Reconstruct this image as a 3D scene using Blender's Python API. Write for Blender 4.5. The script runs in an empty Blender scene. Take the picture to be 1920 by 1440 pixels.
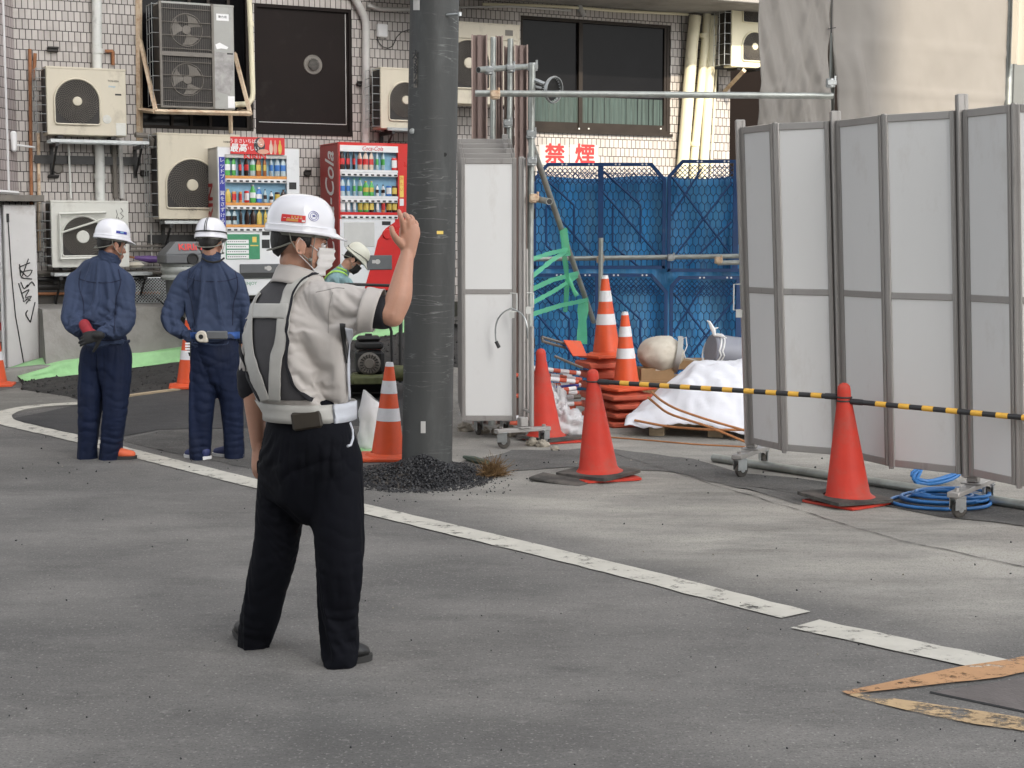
import bpy, math, random
import numpy as np
from mathutils import Vector, Matrix, noise, Euler
from mathutils.bvhtree import BVHTree
R = math.radians
PI = math.pi
C = bpy.context.scene.collection
SC = bpy.context.scene

# ---------------------------------------------------------------- camera
F = 2884.0; CH = 1.59; PITCH = math.atan(275.0 / F)
cam = bpy.data.cameras.new('camera'); camo = bpy.data.objects.new('camera', cam); C.objects.link(camo)
cam.sensor_width = 36; cam.lens = 36 * F / 1920; cam.clip_start = .1; cam.clip_end = 400
camo.location = (0, 0, CH); camo.rotation_euler = (PI / 2 - PITCH, 0, 0)
SC.camera = camo
# ---------------------------------------------------------------- world, sun, exposure
SUN_EL = R(35); TX, TY = -.298, .9545         # horizontal direction the sunlight travels
w = bpy.data.worlds.new('World'); SC.world = w; w.use_nodes = True
nt = w.node_tree; nt.nodes.clear()
sky = nt.nodes.new('ShaderNodeTexSky'); sky.sky_type = 'NISHITA'; sky.sun_disc = False
sky.sun_elevation = SUN_EL; sky.sun_rotation = math.atan2(-TX, -TY); sky.dust_density = 3.0; sky.ozone_density = .6; sky.air_density = 1.0
hs = nt.nodes.new('ShaderNodeHueSaturation'); hs.inputs['Saturation'].default_value = .18
bg = nt.nodes.new('ShaderNodeBackground'); bg.inputs[1].default_value = .15
wo = nt.nodes.new('ShaderNodeOutputWorld')
nt.links.new(sky.outputs[0], hs.inputs['Color']); nt.links.new(hs.outputs[0], bg.inputs[0]); nt.links.new(bg.outputs[0], wo.inputs[0])
sl = bpy.data.lights.new('sun', 'SUN'); sl.energy = 2.3; sl.angle = R(.6); sl.color = (1, .88, .70)
so = bpy.data.objects.new('sun', sl); C.objects.link(so); so.location = (5, -8, 12)
so.rotation_euler = Vector((TX * math.cos(SUN_EL), TY * math.cos(SUN_EL), -math.sin(SUN_EL))).to_track_quat('-Z', 'Y').to_euler()
vs = SC.view_settings; vs.view_transform = 'Standard'; vs.look = 'None'; vs.gamma = 1; vs.exposure = 1.35
SC.cycles.max_bounces = 6; SC.cycles.use_denoising = True

# ---------------------------------------------------------------- picture point -> place
FW = Vector((0, math.cos(PITCH), -math.sin(PITCH))); UP = Vector((0, math.sin(PITCH), math.cos(PITCH))); RT = Vector((1, 0, 0))
CAM = Vector((0, 0, CH))
def ray(px, py): return (FW + RT * ((px - 960) / F) - UP * ((py - 720) / F)).normalized()
def P(px, py, Y):
    d = ray(px, py); return CAM + d * (Y / d.y)
PHI = math.atan(.477); CP, SP = math.cos(PHI), math.sin(PHI)
WM = Matrix(((CP, -SP, 0, 0), (SP, CP, 0, 21.0), (0, 0, 1, 0), (0, 0, 0, 1)))   # wall frame: x along the wall, -y towards the street
WI = WM.inverted()
def wl(px, py, d=0.0):
    o = WI @ CAM; v = (WI.to_3x3() @ ray(px, py)); t = (d - o.y) / v.y; q = o + v * t; return q.x, q.z
def lerp(a, b, t): return a + (b - a) * t
def sstep(a, b, x):
    t = min(1, max(0, (x - a) / (b - a))); return t * t * (3 - 2 * t)
def interp(x, xs, ys):
    if x <= xs[0]: return ys[0]
    for i in range(1, len(xs)):
        if x <= xs[i]: return lerp(ys[i - 1], ys[i], (x - xs[i - 1]) / (xs[i] - xs[i - 1]))
    return ys[-1]
def gz(x, y):                                   # height of the ground: the side lane climbs behind the utility pole
    zc = interp(x, [-5.6, -4.8, -3.9, -2.5, -1.36, -.8, .3], [0, .04, .12, .27, .41, .41, 0])
    k = sstep(11.6, 18.2, y) if x > -9 else 0
    return zc * k
def G(px, py, dz=0):                            # picture point on the ground
    d = ray(px, py); t = 2.0
    for i in range(4000):
        q = CAM + d * t
        if q.z <= gz(q.x, q.y) + dz: break
        t += .01
    return Vector((q.x, q.y, gz(q.x, q.y) + dz))

# ---------------------------------------------------------------- mesh builder
class MB:
    def __init__(s): s.v = []; s.f = []; s.m = []; s.s = []
    def add(s, vs_, fs, mi=0, smooth=False, M=None):
        o = len(s.v)
        s.v += [tuple(M @ Vector(p)) if M is not None else tuple(p) for p in vs_]
        for f in fs: s.f.append(tuple(o + i for i in f)); s.m.append(mi); s.s.append(smooth)
    def box(s, x0, x1, y0, y1, z0, z1, mi=0, M=None, b=0):
        if b <= 0:
            vs_ = [(x0, y0, z0), (x1, y0, z0), (x1, y1, z0), (x0, y1, z0), (x0, y0, z1), (x1, y0, z1), (x1, y1, z1), (x0, y1, z1)]
            s.add(vs_, [(3, 2, 1, 0), (4, 5, 6, 7), (0, 1, 5, 4), (1, 2, 6, 5), (2, 3, 7, 6), (3, 0, 4, 7)], mi, False, M); return
        b = min(b, (x1 - x0) * .45, (y1 - y0) * .45, (z1 - z0) * .45)
        vs_ = []; idx = {}
        for i, x in enumerate((x0, x1)):
            for j, y in enumerate((y0, y1)):
                for k, z in enumerate((z0, z1)):
                    sx, sy, sz = (1 - 2 * i) * b, (1 - 2 * j) * b, (1 - 2 * k) * b
                    for a, q in enumerate(((x, y + sy, z + sz), (x + sx, y, z + sz), (x + sx, y + sy, z))):
                        idx[i, j, k, a] = len(vs_); vs_.append(q)
        fs = []
        for i in (0, 1): fs.append([idx[i, 0, 0, 0], idx[i, 1, 0, 0], idx[i, 1, 1, 0], idx[i, 0, 1, 0]])
        for j in (0, 1): fs.append([idx[0, j, 0, 1], idx[1, j, 0, 1], idx[1, j, 1, 1], idx[0, j, 1, 1]])
        for k in (0, 1): fs.append([idx[0, 0, k, 2], idx[1, 0, k, 2], idx[1, 1, k, 2], idx[0, 1, k, 2]])
        for j in (0, 1):
            for k in (0, 1): fs.append([idx[0, j, k, 1], idx[1, j, k, 1], idx[1, j, k, 2], idx[0, j, k, 2]])
        for i in (0, 1):
            for k in (0, 1): fs.append([idx[i, 0, k, 0], idx[i, 1, k, 0], idx[i, 1, k, 2], idx[i, 0, k, 2]])
        for i in (0, 1):
            for j in (0, 1): fs.append([idx[i, j, 0, 0], idx[i, j, 1, 0], idx[i, j, 1, 1], idx[i, j, 0, 1]])
        for i in (0, 1):
            for j in (0, 1):
                for k in (0, 1): fs.append([idx[i, j, k, a] for a in range(3)])
        c = Vector(((x0 + x1) / 2, (y0 + y1) / 2, (z0 + z1) / 2)); out = []
        for f in fs:
            p = [Vector(vs_[i]) for i in f]; n = (p[1] - p[0]).cross(p[2] - p[0]); m = sum(p, Vector()) / len(p)
            out.append(f if n.dot(m - c) > 0 else f[::-1])
        s.add(vs_, out, mi, False, M)
    def tube(s, pts, r, seg=10, mi=0, cap=True, closed=False, M=None, smooth=True, flat=1.0, up=None):
        pts = [Vector(p) for p in pts]; n = len(pts)
        rs = r if isinstance(r, (list, tuple)) else [r] * n
        vs_ = []; nrm = None
        for i in range(n):
            if closed: t = (pts[(i + 1) % n] - pts[i - 1])
            else: t = pts[min(i + 1, n - 1)] - pts[max(i - 1, 0)]
            t = t.normalized() if t.length > 1e-9 else Vector((0, 0, 1))
            if up is not None: nrm = (Vector(up) - t * t.dot(Vector(up)))
            elif nrm is None:
                a = Vector((0, 0, 1)) if abs(t.z) < .9 else Vector((1, 0, 0)); nrm = a - t * t.dot(a)
            else: nrm = nrm - t * t.dot(nrm)
            nrm = nrm.normalized() if nrm.length > 1e-6 else Vector((1, 0, 0)); bn = t.cross(nrm)
            for k in range(seg):
                a = 2 * PI * k / seg
                vs_.append(pts[i] + (nrm * math.cos(a) * flat + bn * math.sin(a)) * rs[i])
        fs = []
        for i in range(n if closed else n - 1):
            a, b = i * seg, ((i + 1) % n) * seg
            for k in range(seg): fs.append((a + k, a + (k + 1) % seg, b + (k + 1) % seg, b + k))
        s.add(vs_, fs, mi, smooth, M)
        if cap and not closed:
            o = len(s.v) - len(vs_)
            s.f.append(tuple(o + k for k in range(seg))[::-1]); s.m.append(mi); s.s.append(False)
            e = o + (n - 1) * seg
            s.f.append(tuple(e + k for k in range(seg))); s.m.append(mi); s.s.append(False)
    def lathe(s, prof, seg=24, mi=0, M=None, smooth=True, sx=1, sy=1, a0=0, a1=2 * PI):
        full = abs(a1 - a0 - 2 * PI) < 1e-6; nn = seg if full else seg + 1; vs_ = []
        for r_, z in prof:
            for k in range(nn):
                a = a0 + (a1 - a0) * k / seg; vs_.append((r_ * math.cos(a) * sx, r_ * math.sin(a) * sy, z))
        fs = []
        for i in range(len(prof) - 1):
            for k in range(seg):
                k2 = (k + 1) % nn
                fs.append((i * nn + k, i * nn + k2, (i + 1) * nn + k2, (i + 1) * nn + k))
        s.add(vs_, fs, mi, smooth, M)
    def sheet(s, rows, th=0, mi=0, smooth=True, M=None):
        nr, nc = len(rows), len(rows[0]); vs_ = [Vector(p) for r_ in rows for p in r_]
        fs = [(i * nc + j, i * nc + j + 1, (i + 1) * nc + j + 1, (i + 1) * nc + j) for i in range(nr - 1) for j in range(nc - 1)]
        if th:
            nm = [Vector() for _ in vs_]
            for f in fs:
                n_ = (vs_[f[1]] - vs_[f[0]]).cross(vs_[f[3]] - vs_[f[0]])
                for i in f: nm[i] += n_
            N = len(vs_)
            vs_ = vs_ + [p - (q.normalized() if q.length > 1e-12 else Vector((0, 0, 1))) * th for p, q in zip(vs_, nm)]
            fs = fs + [tuple(N + i for i in f[::-1]) for f in fs]
            for j in range(nc - 1):
                fs.append((j + 1, j, N + j, N + j + 1)); e = (nr - 1) * nc; fs.append((e + j, e + j + 1, N + e + j + 1, N + e + j))
            for i in range(nr - 1):
                a, b = i * nc, (i + 1) * nc; fs.append((a, b, N + b, N + a)); a += nc - 1; b += nc - 1; fs.append((b, a, N + a, N + b))
        s.add(vs_, fs, mi, smooth, M)
    def prism(s, poly, z0, z1, mi=0, M=None):       # poly in xy
        n = len(poly); vs_ = [(x, y, z0) for x, y in poly] + [(x, y, z1) for x, y in poly]
        fs = [tuple(range(n))[::-1], tuple(range(n, 2 * n))] + [(i, (i + 1) % n, n + (i + 1) % n, n + i) for i in range(n)]
        s.add(vs_, fs, mi, False, M)
    def build(s, name, mats, parent=None, loc=None, sharp=40):
        me = bpy.data.meshes.new(name); me.from_pydata(s.v, [], s.f)
        for m_ in (mats if isinstance(mats, (list, tuple)) else [mats]): me.materials.append(m_)
        me.polygons.foreach_set('material_index', s.m); me.polygons.foreach_set('use_smooth', s.s)
        me.update()
        if any(s.s) and sharp: me.set_sharp_from_angle(angle=R(sharp))
        return link(name, me, parent, loc)
def link(name, me, parent=None, loc=None):
    o = bpy.data.objects.new(name, me); C.objects.link(o)
    if parent is not None: o.parent = parent
    if loc is not None: o.location = loc
    return o
def tag(o, label=None, cat=None, group=None, kind=None):
    if label: o['label'] = label
    if cat: o['category'] = cat
    if group: o['group'] = group
    if kind: o['kind'] = kind
    return o
def thing(name, label, cat, loc=(0, 0, 0), rz=0, group=None, rot=None):
    o = bpy.data.objects.new(name, None); C.objects.link(o); o.location = loc
    o.rotation_euler = rot if rot else (0, 0, rz); o.empty_display_size = .1
    return tag(o, label, cat, group)
def wthing(name, label, cat, px, py, d=0.0, group=None):
    u, z = wl(px, py, d); q = WM @ Vector((u, d, z)); return thing(name, label, cat, q, PHI, group)
def struct(o): o['kind'] = 'structure'; return o
def part_label(o, l): o['label'] = l; return o
def dup(root, label=None, group=None, loc=None, rot=None):
    r = root.copy(); C.objects.link(r)
    if label: r['label'] = label
    if group: r['group'] = group
    if loc is not None: r.location = loc
    if rot is not None: r.rotation_euler = rot
    for ch in list(root.children):
        c = ch.copy(); C.objects.link(c); c.parent = r
        for g_ in list(ch.children):
            e = g_.copy(); C.objects.link(e); e.parent = c
    return r
def text(parent, s_, size, m_, M, name='lettering', ex=.0012, shear=0, sx=1.0, bold=0, align='CENTER', space=1.0, line=1.0, fat=0):
    cu = bpy.data.curves.new('t', 'FONT'); cu.body = s_; cu.size = size; cu.extrude = ex; cu.shear = shear; cu.offset = bold
    cu.align_x = align; cu.align_y = 'CENTER'; cu.space_character = space; cu.space_line = line; cu.resolution_u = 3
    t = bpy.data.objects.new('t', cu); C.objects.link(t)
    me = bpy.data.meshes.new_from_object(t.evaluated_get(bpy.context.evaluated_depsgraph_get()))
    bpy.data.objects.remove(t); bpy.data.curves.remove(cu)
    if fat:
        vv = [v.co.copy() for v in me.vertices]; ff = [tuple(p.vertices) for p in me.polygons]; V_ = []; F_ = []
        for k, (dx, dy) in enumerate(((0, 0), (1, 0), (-1, 0), (0, 1), (0, -1), (.7, .7), (-.7, -.7), (.7, -.7), (-.7, .7))):
            o_ = len(V_); V_ += [v + Vector((dx * fat, dy * fat, k * .00008)) for v in vv]; F_ += [tuple(o_ + i for i in f) for f in ff]
        bpy.data.meshes.remove(me); me = bpy.data.meshes.new(name); me.from_pydata(V_, [], F_)
    me.transform(M @ Matrix.Diagonal((sx, 1, 1, 1))); me.materials.clear(); me.materials.append(m_)
    return link(name, me, parent)
# text facing -y (front) in a local frame
def TF(x, y, z, rot=0): return Matrix.Translation((x, y, z)) @ Matrix.Rotation(PI / 2, 4, 'X') @ Matrix.Rotation(rot, 4, 'Z')

# ---------------------------------------------------------------- materials
def mat(name, col, rough=.6, metal=0, var=.10, vsc=3.0, bump=0, bsc=80, dirt=None, spec=.5, coat=0, stretch=(1, 1, 1), sss=0, trans=0, alpha=1, emis=0, sheen=0, rvar=.1):
    m_ = bpy.data.materials.new(name); m_.use_nodes = True; n = m_.node_tree.nodes; L = m_.node_tree.links
    b = n['Principled BSDF']; b.inputs['Roughness'].default_value = rough; b.inputs['Metallic'].default_value = metal
    b.inputs['Specular IOR Level'].default_value = spec; b.inputs['Coat Weight'].default_value = coat
    if sheen: b.inputs['Sheen Weight'].default_value = sheen
    if sss: b.inputs['Subsurface Weight'].default_value = sss; b.inputs['Subsurface Radius'].default_value = (.012, .005, .003); b.inputs['Subsurface Scale'].default_value = 1
    if trans: b.inputs['Transmission Weight'].default_value = trans
    if alpha < 1: b.inputs['Alpha'].default_value = alpha
    tc = n.new('ShaderNodeTexCoord'); mp = n.new('ShaderNodeMapping'); mp.inputs['Scale'].default_value = stretch
    L.new(tc.outputs['Object'], mp.inputs[0])
    c0 = (*col, 1)
    no = n.new('ShaderNodeTexNoise'); no.inputs['Scale'].default_value = vsc; no.inputs['Detail'].default_value = 6; no.inputs['Roughness'].default_value = .62
    L.new(mp.outputs[0], no.inputs[0])
    mx = n.new('ShaderNodeMix'); mx.data_type = 'RGBA'
    mx.inputs[6].default_value = tuple(max(0, c * (1 - var)) for c in col) + (1,); mx.inputs[7].default_value = tuple(min(1, c * (1 + var)) for c in col) + (1,)
    cr = n.new('ShaderNodeMapRange'); cr.inputs[1].default_value = .3; cr.inputs[2].default_value = .7
    L.new(no.outputs[0], cr.inputs[0]); L.new(cr.outputs[0], mx.inputs[0]); out = mx.outputs[2]
    if dirt:
        dc, amt, dsc = dirt
        n2 = n.new('ShaderNodeTexNoise'); n2.inputs['Scale'].default_value = dsc; n2.inputs['Detail'].default_value = 8; n2.inputs['Roughness'].default_value = .7
        L.new(mp.outputs[0], n2.inputs[0])
        r2 = n.new('ShaderNodeMapRange'); r2.inputs[1].default_value = .62 - amt * .35; r2.inputs[2].default_value = .72; r2.inputs[4].default_value = min(1, amt + .3)
        L.new(n2.outputs[0], r2.inputs[0])
        m2 = n.new('ShaderNodeMix'); m2.data_type = 'RGBA'; m2.inputs[7].default_value = (*dc, 1)
        L.new(r2.outputs[0], m2.inputs[0]); L.new(out, m2.inputs[6]); out = m2.outputs[2]
    L.new(out, b.inputs['Base Color'])
    if rvar:
        rr = n.new('ShaderNodeMapRange'); rr.inputs[3].default_value = max(.02, rough - rvar); rr.inputs[4].default_value = min(1, rough + rvar)
        L.new(no.outputs[0], rr.inputs[0]); L.new(rr.outputs[0], b.inputs['Roughness'])
    if bump:
        n3 = n.new('ShaderNodeTexNoise'); n3.inputs['Scale'].default_value = bsc; n3.inputs['Detail'].default_value = 4
        L.new(mp.outputs[0], n3.inputs[0])
        bp = n.new('ShaderNodeBump'); bp.inputs['Strength'].default_value = 1; bp.inputs['Distance'].default_value = bump
        L.new(n3.outputs[0], bp.inputs['Height']); L.new(bp.outputs[0], b.inputs['Normal'])
    if emis: b.inputs['Emission Color'].default_value = c0; b.inputs['Emission Strength'].default_value = emis
    return m_
def N(m_, t, **kw):
    n = m_.node_tree.nodes.new(t)
    for k, v in kw.items(): n.inputs[k.replace('_', ' ')].default_value = v
    return n
DUST = (.25, .22, .18); GRIME = (.06, .05, .04)
MT = {}
def M_(k, *a, **kw):
    MT[k] = mat(k, *a, **kw); return MT[k]
M_('galv', (.42, .44, .44), .42, .75, .18, 12, .0004, 200, (GRIME, .15, 5))
M_('pipe_steel', (.36, .38, .36), .45, .7, .2, 9, .0005, 150, ((.14, .12, .09), .2, 4))
M_('alu', (.36, .345, .33), .42, .45, .06, 5, 0, 60, (GRIME, .04, 9), stretch=(1, 1, .15))
M_('gate_skin', (.67, .67, .66), .42, 0, .03, 1.2, 0, 60, ((.48, .45, .41), .16, 2.6), stretch=(1, 1, .45))
M_('black_plastic', (.02, .02, .02), .5, 0, .2, 8)
M_('rubber', (.05, .047, .043), .85, 0, .3, 8, .001, 90, ((.17, .15, .13), .5, 6))
M_('rust', (.30, .13, .06), .85, 0, .35, 12, .001, 60)
M_('rusty_cream', (.62, .50, .36), .7, 0, .12, 8, .0006, 60, ((.33, .14, .06), .5, 11))
M_('beige', (.58, .53, .42), .45, 0, .05, 3, 0, 60, ((.30, .26, .20), .22, 4), stretch=(1, 1, .6))
M_('beige_white', (.62, .62, .57), .5, 0, .05, 3, 0, 60, ((.30, .28, .24), .3, 3))
M_('grille_dark', (.025, .022, .02), .6, 0, .2, 8)
M_('grille_grey', (.16, .145, .125), .5, 0, .15, 10)
M_('cream_pipe', (.74, .69, .50), .45, 0, .06, 3, 0, 60, ((.4, .34, .22), .15, 3), stretch=(1, 1, .4))
M_('white_pipe', (.62, .63, .60), .5, 0, .06, 3, 0, 60, (GRIME, .12, 4))
M_('grey_pipe', (.50, .49, .47), .55, 0, .08, 4, 0, 60, (GRIME, .12, 5))
M_('dark_brown', (.013, .009, .008), .6, 0, .2, 2, 0, 60, ((.03, .025, .022), .1, 3), spec=.15)
M_('bronze', (.028, .022, .018), .5, .2, .2, 5, spec=.25)
M_('glass_dark', (.006, .006, .007), .12, 0, .3, 1.5, spec=.10, rvar=.02)
M_('curtain', (.045, .07, .065), .75, 0, .4, 6, stretch=(9, 1, .4))
M_('concrete', (.27, .26, .24), .85, 0, .2, 1.5, .003, 40, ((.13, .12, .11), .4, 2.2))
M_('gap_shade', (.02, .018, .016), .9)
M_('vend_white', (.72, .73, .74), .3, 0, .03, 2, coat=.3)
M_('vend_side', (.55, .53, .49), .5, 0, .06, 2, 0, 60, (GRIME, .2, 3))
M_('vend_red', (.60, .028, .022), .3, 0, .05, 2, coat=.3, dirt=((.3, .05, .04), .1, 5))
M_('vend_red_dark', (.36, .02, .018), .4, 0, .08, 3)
M_('white', (.78, .78, .78), .45, 0, .03, 4)
M_('label_red', (.62, .03, .03), .5, 0, .03, 4)
M_('label_blue', (.02, .03, .30), .4, 0, .03, 4)
M_('sky_blue', (.22, .42, .58), .5, 0, .25, 5)
M_('tangerine', (.66, .30, .08), .5, 0, .15, 14)
M_('yellow', (.75, .55, .12), .5, 0, .08, 10)
M_('green_print', (.05, .26, .13), .4, 0, .1, 20)
M_('dark_print', (.03, .03, .035), .4, 0, .1, 20)
M_('cone_orange', (.66, .085, .022), .5, 0, .08, 6, .0004, 60, ((.40, .11, .07), .3, 5))
M_('cone_faded', (.50, .09, .045), .65, 0, .10, 6, .0006, 60, ((.36, .15, .11), .3, 7))
M_('cone_red', (.50, .042, .026), .6, 0, .12, 3, .0008, 60, ((.30, .095, .07), .42, 5), spec=.25)
M_('reflect_white', (.66, .66, .68), .4, 0, .04, 30, dirt=((.42, .38, .36), .18, 12))
M_('bar_yellow', (.72, .40, .05), .45, 0, .06, 8)
M_('bar_black', (.022, .022, .024), .5, 0, .15, 8)
M_('blue_fence', (.012, .055, .17), .45, 0, .15, 4, dirt=((.10, .16, .24), .12, 9))
M_('blue_sheet', (.045, .29, .62), .4, 0, .45, 2.8, .012, 9, ((.16, .42, .62), .45, 3), stretch=(2, 1, .4))  # strong tone variation paints the shade of the folds into the colour
M_('tape_green', (.08, .42, .22), .5, 0, .1, 8, alpha=.82)
M_('cure_green', (.31, .58, .27), .5, 0, .12, 5, .008, 16, ((.34, .60, .34), .15, 5))
M_('bag_white', (.72, .72, .72), .75, 0, .06, 4, .0008, 160, ((.36, .34, .30), .15, 4))
M_('sheet_white', (.70, .71, .76), .6, 0, .04, 3, .0006, 120, ((.45, .43, .42), .06, 6))
M_('sack_cream', (.58, .54, .46), .75, 0, .12, 5, .001, 140, ((.36, .29, .20), .3, 6))
M_('cardboard', (.36, .23, .12), .85, 0, .12, 5)
M_('roll_grey', (.24, .25, .29), .4, 0, .08, 3)
M_('wood', (.34, .27, .18), .85, 0, .25, 9, .001, 60, stretch=(1, 1, 6))
M_('rope_orange', (.38, .16, .06), .75, 0, .15, 20)
M_('hose_blue', (.025, .15, .40), .4, 0, .1, 8)
M_('gravel', (.012, .012, .014), .38, 0, .5, 60, .001, 300)
M_('stone', (.30, .27, .22), .85, 0, .3, 14, .003, 50)
M_('dry_weed', (.17, .10, .04), .9, 0, .4, 30)
M_('mid_brown', (.20, .145, .13), .55, 0, .08, 6, stretch=(1, 1, .2))
M_('light_brown', (.33, .25, .22), .55, 0, .08, 6, stretch=(1, 1, .2))
M_('glass_clear', (.9, .95, 1), .05, 0, 0, 1, trans=1, spec=.5)
M_('dark_steel', (.03, .03, .03), .4, .5, .3, 12)
M_('olive', (.09, .10, .04), .6, 0, .3, 20)
M_('bin_grey', (.12, .125, .13), .5, 0, .1, 4)
M_('bin_bag', (.42, .44, .42), .3, 0, .2, 8, alpha=.75)
M_('purple', (.10, .05, .18), .6, 0, .2, 9)
M_('ink', (.02, .02, .02), .5, 0, 0, 4, rvar=0)
M_('paint_orange', (.62, .34, .16), .75, 0, .12, 9, .001, 90)
MT['clear_bag'] = mat('clear_bag', (.80, .80, .82), .25, 0, .06, 9, .004, 30, alpha=.55, spec=.8)
M_('sign_white', (.52, .50, .48), .5, 0, .03, 4)
M_('unit_grey', (.34, .34, .32), .5, .1, .06, 4, 0, 60, (GRIME, .12, 5))
# ================================================================ setting
rnd = random.Random(7)
def fbm(x, y, z=0.0, s=1.0, o=4): return noise.fractal(Vector((x * s, y * s, z * s)), 1.0, 2.0, o)
LINE = [G(*p) for p in [(150, 757), (100, 759), (55, 763), (15, 771), (-4, 783), (8, 792), (45, 801), (140, 822), (300, 864), (490, 911), (690, 957), (1000, 1031), (1250, 1093), (1492, 1156)]]
LINE2 = [G(*p) for p in [(1510, 1172), (1700, 1214), (1886, 1254)]]
def resample(pts, step):
    out = [Vector(pts[0])]
    for a, b in zip(pts, pts[1:]):
        a, b = Vector(a), Vector(b); n = max(1, int((b - a).length / step))
        out += [a.lerp(b, i / n) for i in range(1, n + 1)]
    return out
def smooth_line(pts, k=3, step=.15):
    p = resample(pts, step)
    for _ in range(k): p = [p[0]] + [(p[i - 1] + p[i] * 2 + p[i + 1]) / 4 for i in range(1, len(p) - 1)] + [p[-1]]
    return p
def side_of_line(x, y):                 # signed distance beyond the white line (positive: the building site side)
    best = 1e9; sg = 1; pts = LINE[7:] + LINE2 + [Vector((6.5, 3.6, 0))]
    for a, b in zip(pts, pts[1:]):
        ax, ay, bx, by = a.x, a.y, b.x, b.y; dx, dy = bx - ax, by - ay; L2 = dx * dx + dy * dy
        t = max(0, min(1, ((x - ax) * dx + (y - ay) * dy) / L2)); d = math.hypot(x - ax - dx * t, y - ay - dy * t)
        if d < best: best = d; sg = 1 if dx * (y - ay) - dy * (x - ax) > 0 else -1
    return best * sg
xs = [-60, -45, -32, -24, -18, -14, -11] + [-9 + .12 * i for i in range(150)] + [9.2, 11, 14, 19, 26, 36, 60]
ys = [-50, -30, -16, -8, -3, 0, 2, 3.2] + [4 + .12 * i for i in range(146)] + [21.8, 23, 25, 29, 36, 50, 80]
vs_ = []; du = []; dk = []
for y in ys:
    for x in xs:
        vs_.append((x, y, gz(x, y) + (.0012 * fbm(x, y, 0, .8, 3) if 3 < y < 20 else 0)))
        d = side_of_line(x, y) if 3 < y < 21.6 and abs(x) < 10 else -3
        f = sstep(.10, .80, d + .35 * fbm(x, y, 3, .9, 3)) * sstep(-1.6, .4, x + .5 * fbm(x, y, 9, .7, 2))
        du.append(f * (.75 + .25 * fbm(x, y, 5, 1.4, 3)))
        k = sstep(-.1, .5, d) * (1 - sstep(-1.9, -1.2, x)) * (.7 + .6 * fbm(x, y, 1, 1.2, 3))
        k += .30 * sstep(.2, .6, fbm(x * .35 + 3, y * 1.1, 8, 1.0, 3)) * (1 if y < 6.5 else 0)
        dk.append(max(0, min(1, k)))
nx = len(xs)
me = bpy.data.meshes.new('road'); me.from_pydata(vs_, [], [(j * nx + i, j * nx + i + 1, (j + 1) * nx + i + 1, (j + 1) * nx + i) for j in range(len(ys) - 1) for i in range(nx - 1)])
for nm, dat in (('dust', du), ('dark', dk)):
    a = me.attributes.new(nm, 'FLOAT', 'POINT'); a.data.foreach_set('value', dat)
me.polygons.foreach_set('use_smooth', [True] * len(me.polygons)); me.update()
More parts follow.
